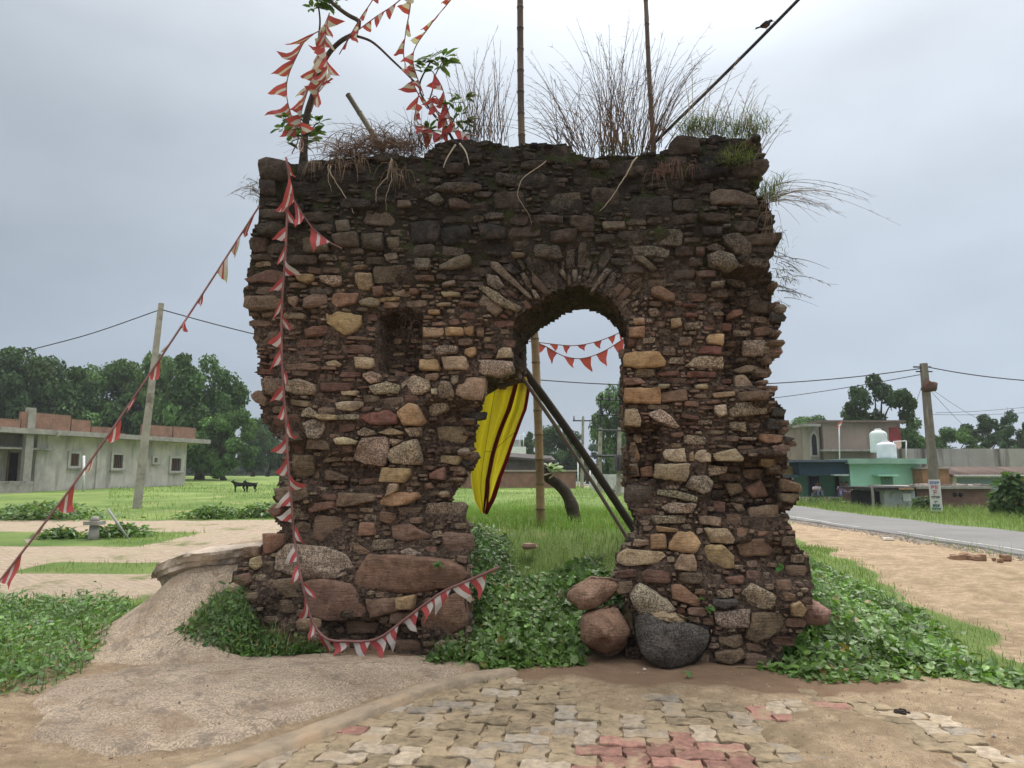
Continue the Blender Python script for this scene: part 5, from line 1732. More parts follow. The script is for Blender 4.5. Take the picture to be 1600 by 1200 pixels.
# the bird: rounded body, head, bill, tail, wing, legs
bp0 = at(1202, 45, 7.73)
bird = thing('bird', 'small dark myna perched on the slanting black cable', 'bird', bp0.tolist())
def ell(mb, c, r, col, rot=0.0, n1=12, n2=9):
    ph = np.linspace(-math.pi / 2, math.pi / 2, n2); th = np.arange(n1) * 2 * math.pi / n1
    v = np.array([(math.cos(p) * math.cos(t), math.cos(p) * math.sin(t), math.sin(p)) for p in ph for t in th]) * np.array(r)
    cr_, sr_ = math.cos(rot), math.sin(rot)
    v = np.column_stack([v[:, 0] * cr_ - v[:, 2] * sr_, v[:, 1], v[:, 0] * sr_ + v[:, 2] * cr_]) + np.array(c)
    i = np.arange(n1); j = (i + 1) % n1
    mb.add(v, [np.stack([i + n1 * q, j + n1 * q, j + n1 * (q + 1), i + n1 * (q + 1)], -1) for q in range(n2 - 1)], col)
def bl(*p):
    return bp0 + np.array(p)
# one continuous body: lofted along the axis from bill to tail
def loft(mb, path, rx_, rz_, cols_, n=12):
    path = np.array(path, float); m_ = len(path)
    tg_ = np.gradient(path, axis=0); tg_ /= np.linalg.norm(tg_, axis=1)[:, None]
    side = np.array([0, 1.0, 0]); upv = np.cross(tg_, side)
    a = np.arange(n) * 2 * math.pi / n
    v = path[:, None] + np.array(rx_)[:, None, None] * np.cos(a)[None, :, None] * side + np.array(rz_)[:, None, None] * np.sin(a)[None, :, None] * upv[:, None]
    idx = np.arange(m_ * n).reshape(m_, n); nx = np.roll(idx, -1, 1)
    C = np.repeat(np.column_stack([np.array(cols_), np.ones(m_)]), n, axis=0)
    mb.add(v.reshape(-1, 3), [np.stack([idx[:-1], nx[:-1], nx[1:], idx[1:]], -1).reshape(-1, 4), idx[0][None, ::-1], idx[-1][None]], C)
dk, br_, gy_ = (.012, .010, .010), (.085, .045, .028), (.055, .040, .034)
mb = MB()
loft(mb, [bl(.045, 0, .100), bl(.038, 0, .101), bl(.028, 0, .102), bl(.015, 0, .100), bl(.002, 0, .088), bl(-.018, 0, .066), bl(-.045, 0, .046), bl(-.075, 0, .034), bl(-.10, 0, .028)],
     [.004, .012, .0165, .0175, .020, .033, .036, .025, .010], [.004, .012, .0165, .0175, .022, .036, .037, .024, .008], [dk, dk, dk, dk, gy_, gy_, br_, br_, dk])
mb.build('body', M['vcol'], bird)
mb = MB(); mb.tube([bl(.043, 0, .100), bl(.056, 0, .098), bl(.069, 0, .093)], [.0055, .004, .0008], 6, (.30, .20, .03, 1)); mb.build('bill', M['vcol'], bird)
for s_ in (-1, 1):
    mb = MB(); loft(mb, [bl(-.005, s_ * .028, .078), bl(-.04, s_ * .034, .062), bl(-.08, s_ * .027, .040), bl(-.115, s_ * .014, .026)], [.004, .008, .007, .002], [.010, .022, .016, .003], [(.03, .02, .016)] * 4, 8)
    mb.build('wing', M['vcol'], bird)
    mb = MB(); mb.tube([bl(-.035, s_ * .014, .020), bl(-.028, s_ * .015, -.008), bl(-.012, s_ * .015, -.020)], .0026, 5, (.25, .17, .03, 1)); mb.build('leg', M['vcol'], bird)
mb = MB()
for q in (-1, 0, 1):
    mb.add([bl(-.085, q * .006 - .006, .032), bl(-.085, q * .006 + .006, .032), bl(-.165, q * .014 + .008, .004), bl(-.165, q * .014 - .008, .004),
            bl(-.085, q * .006 - .006, .028), bl(-.085, q * .006 + .006, .028), bl(-.165, q * .014 + .008, .002), bl(-.165, q * .014 - .008, .002)],
           [[(0, 1, 2, 3), (7, 6, 5, 4), (0, 4, 5, 1), (2, 6, 7, 3), (1, 5, 6, 2), (3, 7, 4, 0)]], (.02, .016, .014, 1))
mb.build('tail', M['vcol'], bird)

# ------------------------------------------------------------------ sapling and shrub on the wall top
def palmate(mb, c, r, n, az0, tilt, base=(.055, .105, .028)):
    az = az0 + np.arange(n) * 2 * math.pi / n
    nr = np.stack([np.cos(az) * -.35, np.sin(az) * -.35, np.ones(n)], 1) + np.array(tilt)
    # spin each leaf so that its midrib points outward
    nn = nr / np.linalg.norm(nr, axis=1)[:, None]
    a = np.cross(nn, [0, 0, 1.0]); a /= np.linalg.norm(a, axis=1)[:, None] + 1e-9
    b = np.cross(nn, a)
    out = np.stack([np.cos(az), np.sin(az), np.full(n, -.35)], 1)
    sp = np.arctan2((out * b).sum(1), (out * a).sum(1))
    leaves(mb, np.repeat(np.asarray(c)[None], n, 0) + out * r * .12, nr, sp, np.full(n, r) * rng.uniform(.8, 1.15, n), green(n, base, .2, .4), 'oval')
    return mb
TS = .30
sap = thing('sapling', 'crooked leafless sapling rooted on the wall top at the left and wound with striped flags', 'small tree', wpt(474, 245, TS).tolist())
mb = MB()
mb.tube(smooth_path([wpt(x, y, TS) for x, y in ((474, 256), (476, 215), (480, 178), (492, 140), (502, 105), (515, 82), (533, 64), (551, 54))], 40), np.linspace(.042, .024, 40) * np.concatenate([[1.2, 1.15, 1.1], np.ones(37)]), 9)
mb.build('trunk', M['bark'], sap)
for pts, r0, r1 in (([(551, 54), (561, 40), (560, 32), (545, 24), (528, 12), (516, 0), (508, -30), (512, -70)], .026, .016), ([(552, 55), (575, 62), (590, 72), (612, 93), (632, 112), (648, 128)], .015, .010),
                    ([(506, 108), (498, 70), (500, 30), (494, -10)], .014, .008), ([(478, 195), (466, 182), (455, 190)], .010, .006), ([(476, 215), (492, 196), (500, 190)], .008, .005)):
    mb = MB(); P = smooth_path([wpt(x, y, TS - (.05 if r0 > .02 else 0)) for x, y in pts], 22); mb.tube(P, np.linspace(r0, r1, 22), 7); mb.build('branch', M['bark'], sap)
mb = MB()
for x, y, n in ((455, 192, 7), (448, 206, 6), (440, 200, 6), (444, 185, 6), (462, 200, 6), (486, 214, 6), (462, 212, 6), (482, 196, 6), (468, 180, 6), (492, 206, 5), (497, 190, 5), (450, 222, 5), (470, 226, 4), (478, 205, 5), (494, 8, 7), (500, -4, 7), (512, 6, 6), (520, 2, 6), (488, 12, 6), (505, 10, 5), (484, -14, 6), (516, -20, 7), (500, -40, 7), (530, -6, 5)):
    palmate(mb, wpt(x, y, TS + rng.normal(-.02, .07)), rng.uniform(.11, .17), n, rng.uniform(0, 6), (rng.normal(0, .25), rng.normal(-.2, .25), 0))
mb.build('foliage', M['leaf'], sap, smooth=False)
shr = thing('shrub', 'small shrub with fan shaped leaves on the wall top, buried in faded red flags', 'shrub', wpt(695, 225, TS).tolist())
for pts, r0, r1 in (([(712, 226), (700, 205), (685, 188), (668, 165), (655, 138), (662, 115), (672, 98)], .016, .008), ([(668, 165), (676, 140), (680, 118), (694, 92)], .009, .005), ([(700, 205), (712, 180), (718, 160)], .009, .005),
                    ([(712, 224), (728, 200), (734, 185)], .008, .005), ([(685, 188), (700, 172), (705, 160)], .007, .004)):
    mb = MB(); mb.tube(smooth_path([wpt(x, y, TS) for x, y in pts], 16), np.linspace(r0, r1, 16), 6); mb.build('branch', M['bark'], shr)
mb = MB()
for x, y, n in ((672, 90, 7), (662, 98, 7), (682, 96, 7), (692, 88, 6), (650, 100, 6), (676, 108, 6), (660, 112, 6), (688, 104, 5), (718, 154, 7), (728, 152, 7), (703, 160, 6), (720, 176, 6), (712, 190, 6), (726, 190, 5), (695, 190, 6), (670, 200, 6), (664, 205, 5), (706, 205, 6), (738, 206, 5), (690, 206, 6), (700, 96, 5)):
    palmate(mb, wpt(x, y, TS + rng.normal(-.03, .06)), rng.uniform(.10, .16), n, rng.uniform(0, 6), (rng.normal(0, .3), rng.normal(-.3, .25), 0))
mb.build('foliage', M['leaf'], shr, smooth=False)
for pts in ([(712, 226), (704, 238), (697, 250), (693, 262)], [(718, 224), (727, 236), (731, 248), (733, 258)]):
    mb = MB(); mb.tube(smooth_path([wpt(x, y, -.02) for x, y in pts], 12), np.linspace(.009, .005, 12), 6, (.42, .36, .28, 1)); mb.build('root', M['dry'], shr)

# ------------------------------------------------------------------ strings of striped pennants
RED, WHT = np.array([.42, .085, .085]), np.array([.52, .47, .45])
def pennant(parent, a, b, tip, seed, bands):
    """cloth triangle a-b-tip sewn to the cord, striped along one edge, rippled"""
    r = np.random.default_rng(seed)
    n = 6; v, c, idx = [], [], {}
    nrm = np.cross(b - a, tip - a); nrm /= np.linalg.norm(nrm) + 1e-9
    size = np.linalg.norm(tip - a)
    ph = r.uniform(0, 6.28); fade = r.uniform(.8, 1.1); k0 = int(r.random() < .3) if bands > 2 else 0
    col3 = []
    for i in range(n + 1):
        for j in range(n + 1 - i):
            u, w = i / n, j / n
            p = a + (tip - a) * u + (b - a) * w
            p = p + nrm * (.16 * size * math.sin(ph + 5 * u + 3 * w) * (u + .15)) - UP * .10 * size * u * (1 - u) + (b - a) * .10 * math.sin(ph * 2 + 6 * u) * u
            idx[(i, j)] = len(v); v.append(p)
    V, Fc, C = [], [], []
    def tri(p, q, s):
        st = int(min(p[1], q[1], s[1]) / n * bands + .001) % 2
        colr = (RED if st == k0 else WHT) * fade
        Fc.append([len(V), len(V) + 1, len(V) + 2])
        for z in (p, q, s):
            V.append(v[idx[z]]); C.append((*colr, 1))
    for i in range(n):
        for j in range(n - i):
            tri((i, j), (i, j + 1), (i + 1, j))
            if j + 1 <= n - i - 1:
                tri((i, j + 1), (i + 1, j + 1), (i + 1, j))
    mb = MB(); mb.add(np.array(V), [np.array(Fc)], np.array(C))
    return mb.build('pennant', M['cloth'], parent, smooth=False)
def flags(pts, label, spacing, base, length, tipdir, jitter=.35, redder=False, cord=.006, bands=3, skip=0.0, seed=1, group='strings of red and white flags'):
    r = np.random.default_rng(seed)
    P = smooth_path(pts, 90)
    L = np.concatenate([[0], np.cumsum(np.linalg.norm(np.diff(P, axis=0), axis=1))])
    root = thing('flag_string', label, 'flag string', P[0].tolist(), group=group)
    mb = MB(); mb.tube(P, cord, 6); mb.build('cord', M['cord'], root)
    def on(l):
        return np.array([np.interp(l, L, P[:, j]) for j in range(3)])
    l = spacing * .3; k = 0
    while l < L[-1] - base:
        if r.random() >= skip:
            a, b_ = on(l), on(l + base * r.uniform(.8, 1.1))
            f = l / L[-1]
            td = np.array(tipdir(f, k), float) + r.normal(0, jitter, 3) * np.array([1, .5, .7]); td /= np.linalg.norm(td)
            pennant(root, a, b_, (a + b_) / 2 + td * length * r.uniform(.75, 1.15), seed * 100 + k, bands)
        l += spacing * r.uniform(.8, 1.25); k += 1
    return root
W_ = lambda L, t: [wpt(x, y, t) for x, y in L]
lat = lambda f, k: ((-1 if k % 3 else 1) * .75, -.35, -.75)
# long vertical string down the face, along the ground and up into the creeper
flags(W_([(447, 246), (452, 280), (449, 330)], -.14) + W_([(446, 400), (441, 470), (440, 540), (443, 610), (447, 650), (450, 720), (456, 790), (461, 850)], -.20) + W_([(472, 910), (486, 965)], -.36)
      + W_([(508, 997), (545, 1002), (590, 998), (640, 962), (690, 926), (735, 906), (780, 886)], -.46),
      'long string of red and white flags hanging down the left pier, then along its foot', .17, .17, .18, lambda f, k: lat(f, k) if f < .72 else (.15, -.3, -1), seed=3, cord=.012)
flags(W_([(452, 262), (455, 300), (470, 330), (490, 358), (515, 378), (534, 388)], -.17), 'short swag of three large striped flags drooping from the top of the left pier', .27, .27, .30, lambda f, k: (-.25, -.25, -1), jitter=.15, seed=5, bands=4)
q0, q1 = wpt(405, 322, -.05), at(-60, 985, 5.4)
flags([q0, q0 * .66 + q1 * .34 - UP * .10, q0 * .33 + q1 * .67 - UP * .13, q1], 'long slack string of flags slanting from the wall down to the lower left corner', .30, .24, .20, lambda f, k: (.35 * (-1 if k % 2 else 1), -.2, -1), jitter=.3, seed=8, bands=4, cord=.009)
flags(W_([(505, 45), (480, 60), (465, 85), (450, 120), (448, 150), (455, 180), (466, 215), (456, 240)], TS - .1), 'curved string of large flags looping left of the sapling trunk', .22, .22, .25, lambda f, k: (-1, -.1, -.25), jitter=.2, seed=11, bands=4)
flags(W_([(515, 20), (500, 60), (495, 100), (478, 150), (470, 185), (474, 240)], TS - .12), 'string of red flags wound along the sapling trunk', .085, .17, .19, lambda f, k: ((-1) ** k * .7, -.4, -.6), jitter=.5, seed=13, bands=3)
flags(W_([(512, 30), (506, 80), (515, 110), (498, 140), (486, 175)], TS - .2), 'second bunch of flags wrapped tightly around the sapling fork', .07, .18, .20, lambda f, k: ((-1) ** k * .8, -.3, -.5), jitter=.5, seed=17, bands=3)
u0 = wpt(540, 62, TS - .05)
flags([u0, wpt(585, 28, 0), wpt(625, 0, -.2), wpt(700, -70, -.5)], 'string of flags running from the sapling fork up out of the picture', .20, .16, .15, lambda f, k: (.15, -.1, -1), seed=19)
flags([wpt(530, 85, TS - .05), wpt(562, 30, .1), wpt(582, 0, .0), wpt(620, -70, -.2)], 'steeper string of flags beside it, rising from the sapling fork', .20, .16, .13, lambda f, k: (.2, -.2, -1), seed=23)
s0 = wpt(662, 150, TS - .05)
flags([wpt(668, 170, TS - .05), wpt(655, 150, TS - .05), wpt(632, 95, .2), wpt(634, 50, .1), wpt(641, 10, 0), wpt(646, -60, -.2)], 'near vertical string of flags rising from the left of the shrub', .18, .17, .17, lambda f, k: (-1 if k % 2 else .3, -.2, -.35), seed=29)
flags([s0, wpt(645, 88, .2), wpt(672, 40, .05), wpt(704, 0, -.1), wpt(750, -60, -.3)], 'slanting string of flags rising to the right from the shrub', .18, .17, .15, lambda f, k: (-.8, -.2, -.3), seed=31)
flags(W_([(655, 145), (650, 170), (648, 195), (668, 200), (690, 215), (700, 208), (690, 180), (672, 165), (680, 150), (694, 175), (700, 195), (715, 205)], TS - .12), 'tangled bunch of faded red flags draped over the shrub', .07, .17, .18, lambda f, k: ((-1) ** k * .5, -.4, -.7), jitter=.6, seed=37, bands=2)
flags(W_([(676, 112), (690, 135), (698, 165), (706, 192), (716, 206), (745, 212)], TS - .14), 'band of red flags slanting down over the right side of the shrub', .08, .16, .17, lambda f, k: (-.5, -.3, -.7), jitter=.5, seed=41, bands=2)
hangf = lambda f, k: (.1, 0, -1)
flags([at(826, 533, 11.5), at(850, 536, 11.5), at(895, 540, 11.5), at(935, 533, 11.5), at(975, 517, 11.5), at(1040, 490, 11.5)], 'upper string of small red flags behind the arch', .24, .16, .15, hangf, jitter=.2, seed=43, bands=1, cord=.008)
flags([at(826, 533, 10.6), at(850, 540, 10.6), at(880, 556, 10.6), at(910, 560, 10.6), at(945, 548, 10.6), at(985, 523, 10.6), at(1040, 495, 10.6)], 'lower sagging string of red flags behind the arch', .24, .20, .22, hangf, jitter=.2, seed=47, bands=1, cord=.008)

# ------------------------------------------------------------------ the yellow banner
ban = thing('banner', 'long yellow cloth banner with dark red borders hanging behind the left jamb', 'banner', at(785, 590, 7.9).tolist())
Le = np.array([(757, 572), (752, 600), (748, 640), (741, 680), (736, 720), (735, 755), (738, 782), (749, 800)], float)
Re = np.array([(815, 562), (828, 594), (823, 640), (812, 674), (798, 708), (782, 746), (774, 780), (764, 804)], float)
tv = np.linspace(0, 1, 46); tu = np.linspace(0, 1, 41)
kk = np.linspace(0, 1, len(Le))
Lp = np.stack([np.interp(tv, kk, Le[:, j]) for j in (0, 1)], 1); Rp = np.stack([np.interp(tv, kk, Re[:, j]) for j in (0, 1)], 1)
VV = np.zeros((46, 41, 3))
for i in range(46):
    for j in range(41):
        u_ = tu[j]
        px, py = Lp[i] * (1 - u_) + Rp[i] * u_
        fold = .085 * math.sin(u_ * 26 + 2.0 * tv[i] + 1.5 * math.sin(3 * tv[i])) * (1 - .75 * tv[i]) ** 1.3 + .03 * math.sin(u_ * 13 - 3 * tv[i]) + .06 * math.sin(u_ * 5 + 3.5 * tv[i]) + .02 * math.sin(9 * tv[i] + 7 * u_)
        px += 3.5 * math.sin(8 * tv[i] + 1) * (1 - u_) * tv[i] + 2.0 * math.sin(11 * tv[i]) * u_
        VV[i, j] = at(px, py, 7.95 + fold)
cc_ = np.zeros((46, 41, 4)); cc_[:] = (.80, .66, .07, 1)
cc_[:9] *= (.80, .70, .9, 1)  # shade at the top of the hanging cloth, put into its colour
mb = MB(); mb.add(VV.reshape(-1, 3), [grid_faces(46, 41)], cc_.reshape(-1, 4)); mb.build('cloth', M['cloth'], ban)
def trim(u0f, u1f, dy, col):
    v = np.zeros((46, 4, 3))
    for i in range(46):
        for q in range(4):
            u_ = np.interp(tv[i], np.linspace(0, 1, len(u0f)), u0f) * (1 - q / 3) + np.interp(tv[i], np.linspace(0, 1, len(u1f)), u1f) * q / 3
            f = u_ * 40; j = min(int(f), 39)
            v[i, q] = VV[i, j] * (1 - (f - j)) + VV[i, j + 1] * (f - j) + np.array([0, dy, 0])
    mb = MB(); mb.add(v.reshape(-1, 3), [grid_faces(46, 4)], (*col, 1)); mb.build('border', M['cloth'], ban)
trim([.95, .935, .93, .92, .90, .86, .76, .55], [1, 1, 1, 1, 1, 1, 1, 1], -.012, (.20, .018, .028))
trim([.80, .66, .58, .53, .49, .47, .46, .38], [.87, .75, .68, .63, .60, .61, .68, .85], -.016, (.13, .016, .020))
mb = MB(); 
P = smooth_path([VV[4, 13], VV[20, 13], VV[32, 13], VV[44, 14]], 20) + np.array([0, -.016, 0]); mb.tube(P, .0022, 4, (.10, .08, .02, 1))
P = smooth_path([VV[24, 13], VV[24, 22], VV[21, 32], VV[19, 39]], 20) + np.array([0, -.016, 0]); mb.tube(P, .0022, 4, (.10, .08, .02, 1))
mb.build('seam', M['dry'], ban)
# ------------------------------------------------------------------ crooked stump with a sprig, behind the arch
st0 = at(899, 812, 10.2); st0[2] = gz(st0[0], st0[1]) - .05
stp = thing('tree_stump', 'crooked dark tree stump leaning left behind the bamboo pole', 'stump', st0.tolist())
mb = MB(); mb.tube(smooth_path([st0] + ap([(893, 790), (884, 770), (872, 757), (858, 748), (850, 738), (848, 726)], 10.2), 24), np.linspace(.11, .06, 24) * (1 + .15 * fbm(np.arange(24) * .6, 0, 0, 421, 3)), 10); mb.build('trunk', M['bark'], stp)
mb = MB(); mb.tube(smooth_path(ap([(858, 748), (868, 738), (852, 742), (846, 742)], 10.1), 14), .014, 6, (.42, .36, .28, 1)); mb.build('broken_twig', M['dry'], stp)
mb = MB()
for x, y in ((858, 728), (864, 733), (870, 735), (855, 734)):
    palmate(mb, at(x, y, 10.15), .14, 6, rng.uniform(0, 6), (0, -.3, 0), (.13, .22, .03))
mb.build('sprig', M['leaf'], stp, smooth=False)
# litter and reddish rock in the creeper
mb = MB(); blob(rng, np.array([*at(828, 830, 7.9)[:2], gz(*at(828, 830, 7.9)[:2]) + .12]), np.array([.09, .06, .035]), (.38, .24, .18, 0), mb)
tag(mb.build('bark_chip', M['vcol'], smooth=False), 'curled pink brown bark chip lying in the grass inside the arch', 'bark')
# ------------------------------------------------------------------ background: trees
def crown_variant(seed, n, blobs, spread, leaf, base, droop=0.0, flat=1.0, gaps=.25):
    """unit crown in [-.5,.5]^2 x [0,1]: leaf sprays on the shells of many clumps, with sky gaps between"""
    r = np.random.default_rng(seed)
    mb = MB()
    cs = []
    while len(cs) < blobs:
        p = np.array([r.uniform(-.42, .42), r.uniform(-.42, .42), r.uniform(.06, .92)])
        k = (p[0] / .46) ** 2 + (p[1] / .46) ** 2 + ((p[2] - .5) / .5) ** 2
        if k < 1 and (k > .22 or r.random() < .3):
            cs.append((p, r.uniform(*spread)))
    per = n // blobs
    for p, rad in cs:
        d = r.normal(0, 1, (per, 3)); d /= np.linalg.norm(d, axis=1)[:, None]
        rr = rad * r.uniform(.55, 1.12, per)[:, None]
        q = p + d * rr * np.array([1, 1, .72 * flat])
        q[:, 2] -= droop * r.random(per) * rad
        nr = d + r.normal(0, .6, (per, 3)) + np.array([0, 0, .35])
        c = np.array(base) * np.exp(r.normal(0, .2, (per, 1))) * math.exp(r.normal(0, .26))
        yl = max(0, r.normal(0, .15)); c = c * (1 - yl) + yl * np.array([.10, .14, .03])
        leaves(mb, q, nr, r.uniform(0, 6.28, per), np.full(per, leaf) * r.uniform(.7, 1.4, per), c, 'tuft')
    o = mb.build('crown', M['leaf_far'], smooth=False)
    me = o.data
    bpy.data.objects.remove(o)
    return me, cs
M['iron'] = simple_mat('rusty_iron', (.16, .095, .07), bump=0)
M['pale'] = simple_mat('pale_plaster', (.46, .44, .40), nscale=2, amount=.2, bump=.05)
M['leaf_far'] = leaf_mat('leaf_far', trans=.2, rough=.7, gloss=.15)
VARS = [crown_variant(1, 15000, 60, (.08, .17), .026, (.072, .13, .044)),
        crown_variant(2, 14000, 46, (.08, .16), .026, (.085, .15, .048)),
        crown_variant(3, 13000, 42, (.08, .15), .027, (.052, .095, .037)),
        crown_variant(4, 9000, 26, (.07, .14), .028, (.048, .088, .032)),
        crown_variant(5, 9000, 50, (.05, .10), .024, (.060, .105, .055), droop=.6)]
tree_n = [0]
def tree(px, top, wpx, Y, var, label, base_frac=.18, group=None, trunk_r=.25, rot=None, depth=1.0):
    tree_n[0] += 1
    c = at(px, 742, Y)
    bz = gz(c[0], c[1])
    ht = at(px, top, Y)[2] - bz
    w = wpx * Y / F
    root = thing('tree', label, 'tree', (c[0], c[1], bz - .05), group)
    me, cs = VARS[var]
    o = bpy.data.objects.new('crown', me); COL.objects.link(o); o.parent = root
    o.location = (0, 0, ht * base_frac)
    o.scale = (w * 1.06, w * 1.06 * depth, ht * (1 - base_frac) * 1.02)
    o.rotation_euler = (0, 0, rot if rot is not None else rng.uniform(0, 6.28))
    mb = MB()
    r = np.random.default_rng(tree_n[0])
    top_ = np.array([r.normal(0, .03 * w), r.normal(0, .03 * w), ht * (base_frac + .45 * (1 - base_frac))])
    mid = top_ * .5 + np.array([r.normal(0, .05 * w), 0, 0])
    off = np.array([c[0], c[1], bz - .05])
    mb.tube(off + smooth_path([np.zeros(3), mid, top_], 14), np.linspace(trunk_r, trunk_r * .45, 14) * (1 + .5 * np.exp(-np.linspace(0, 8, 14))), 8)
    mb.build('trunk', M['bark'], root)
    for k in range(6):
        p, rad = cs[int(r.integers(len(cs)))]
        a = o.rotation_euler[2]
        q = np.array([p[0] * math.cos(a) - p[1] * math.sin(a), p[0] * math.sin(a) + p[1] * math.cos(a), p[2]]) * np.array([w, w * depth, ht * (1 - base_frac)]) + np.array([0, 0, ht * base_frac])
        s = mid + (top_ - mid) * r.uniform(0, .9)
        mb = MB(); mb.tube(off + smooth_path([s, (s + q) / 2 + np.array([0, 0, .05 * ht]), q], 9), np.linspace(trunk_r * .42, trunk_r * .12, 9), 6)
        mb.build('limb', M['bark'], root)
    return root
G1 = 'trees behind the grey house'
tree(12, 530, 130, 78, 2, 'dark tree at the far left, its top above the others, behind the brick parapets', .12, G1)
tree(-70, 570, 140, 80, 0, 'tree at the very edge of the picture left of the dark tree', .15, G1)
tree(88, 570, 120, 80, 0, 'broad tree behind the tallest part of the brick parapet', .1, G1)
tree(150, 562, 120, 84, 1, 'rounded tree behind the middle of the grey house roof', .1, G1)
tree(208, 556, 110, 86, 2, 'dark tree behind the top of the leaning concrete pole', .1, G1)
tree(255, 552, 100, 82, 1, 'tall tree just right of the leaning concrete pole', .1, G1)
tree(312, 550, 118, 74, 0, 'large full tree at the right end of the grey house', .06, G1, .4)
tree(350, 640, 90, 70, 1, 'low bright bushy tree behind the two goats', .04, G1)
tree(255, 665, 90, 88, 2, 'low dark tree showing just above the grey house roof', .04, G1)
tree(120, 640, 150, 92, 3, 'low spreading tree between the parapets and the taller crowns', .04, G1)
tree(418, 642, 75, 105, 2, 'distant dark tree half hidden by the left edge of the gateway', .04, G1)
tree(395, 660, 50, 100, 2, 'small distant tree left of the gateway edge', .04, G1)
G2 = 'trees seen through the arch'
tree(872, 660, 86, 95, 2, 'dark round tree behind the stump, seen through the arch', .06, G2)
tree(968, 592, 78, 72, 1, 'tall tree behind the transformer poles in the arch', .05, G2)
tree(826, 672, 44, 110, 3, 'small far tree beside the white rooftop in the arch', .06, G2)
tree(742, 655, 60, 100, 2, 'far tree left of the yellow banner', .06, G2)
tree(918, 690, 60, 115, 4, 'greyish distant tree between the two thin concrete poles', .05, G2)
tree(1020, 640, 90, 90, 0, 'tree hidden mostly behind the right pier', .05, G2)
G3 = 'trees behind the roadside houses'
tree(1262, 648, 88, 95, 1, 'tree left of the brown upper storey', .05, G3)
tree(1225, 660, 60, 100, 2, 'tree at the right edge of the gateway', .05, G3)
tree(1384, 578, 98, 66, 3, 'tall dark tree with sky gaps rising behind the brown upper storey', .22, G3, .3)
tree(1432, 652, 64, 68, 0, 'bushy tree just behind the electric pole with the painted foot', .1, G3)
tree(1490, 668, 80, 76, 1, 'dense tree behind the stained long wall', .1, G3)
tree(1545, 645, 74, 82, 3, 'flat topped open tree behind the stained long wall', .35, G3, .22)
tree(1596, 636, 66, 70, 4, 'feathery grey green tree at the right edge', .12, G3)
tree(1650, 650, 90, 78, 0, 'tree beyond the right edge of the picture', .1, G3)
# the far wood that closes the horizon
mb = MB()
for k in range(150):
    a = rng.uniform(-.95, .95); Y = rng.uniform(150, 190)
    x = Y * math.tan(a) if abs(a) < .95 else 0
    rad = np.array([rng.uniform(5, 9), 4, rng.uniform(3.2, 6.2)])
    n = 130
    d = rng.normal(0, 1, (n, 3)); d /= np.linalg.norm(d, axis=1)[:, None]; d[:, 2] = np.abs(d[:, 2])
    q = np.array([x, Y, gz(x, Y)]) + d * rad * rng.uniform(.7, 1.1, (n, 1))
    leaves(mb, q, d + rng.normal(0, .5, (n, 3)), rng.uniform(0, 6.28, n), rng.uniform(1.0, 2.0, n), np.array([.048, .075, .038]) * np.exp(rng.normal(0, .2, (n, 1))), 'tuft')
o = mb.build('distant_woods', M['leaf_far'], smooth=False)
tag(o, 'low line of far woods along the horizon', 'woods', kind='stuff')

# ------------------------------------------------------------------ grey house on the left
A = np.array([-30.5, 42.0]); Bq = np.array([-25.5, 56.0])
hd = (Bq - A) / np.linalg.norm(Bq - A); hn = np.array([-hd[1], hd[0]])        # hn points away from the camera (left-back)
HZ = .78
def hx(px):
    """distance along the facade of the point seen at px"""
    u_ = (px - 800) / F
    # A + k*hd = (u*Y, Y)
    k = (u_ * A[1] - A[0]) / (hd[0] - u_ * hd[1])
    return k
def HM(v):
    v = np.asarray(v, float)
    return np.column_stack([A[0] + v[:, 0] * hd[0] + v[:, 1] * hn[0], A[1] + v[:, 0] * hd[1] + v[:, 1] * hn[1], HZ + v[:, 2]])
def hz(px, py):
    k = hx(px); Y = A[1] + k * hd[1]
    return at(px, py, Y)[2] - HZ
house = thing('house', 'unfinished grey plastered house with a flat roof and broken brick parapets', 'house', (A[0], A[1], HZ))
def hbox(name, x0, x1, y0, y1, z0, z1, mat, parent=house, col=(1, 1, 1, 1)):
    mb = MB(); mb.box(x0, x1, y0, y1, z0, z1, col, HM); return mb.build(name, mat, parent, smooth=False)
xr, xc, xp = hx(294), hx(157), hx(60)
hbox('wall', xp, xr, 0, 7, -.6, 3.3, M['plaster'])
hbox('wall', hx(-120), xp - .003, 1.6, 7, -.6, 3.3, M['plaster'])
hbox('pilaster', xc - .15, xc + .15, -.10, .05, -.3, 3.3, M['plaster'])
hbox('roof', hx(-130), hx(315), -1.0, 7.6, 3.303, 3.62, M['concrete'])
hbox('porch_slab', hx(-120), hx(80), -.5, 1.5, 2.35, 2.47, M['concrete'])
hbox('column', hx(29), hx(41), -.75, -.45, -.4, 4.9, M['concrete'])
hbox('plinth', hx(-120), hx(34), -1.4, -.78, -.5, .45, M['concrete'])
for px0, px1, h in ((20, 97, 1.0), (99, 129, .78), (131, 169, .42), (212, 258, .82), (260, 295, .86), (-60, 18, .5)):
    hbox('parapet', hx(px0), hx(px1), -.7, -.45, 3.623, 3.62 + h, M['brick'])
hbox('parapet', hx(20), hx(295), 6.6, 6.9, 3.623, 4.2, M['brick'])
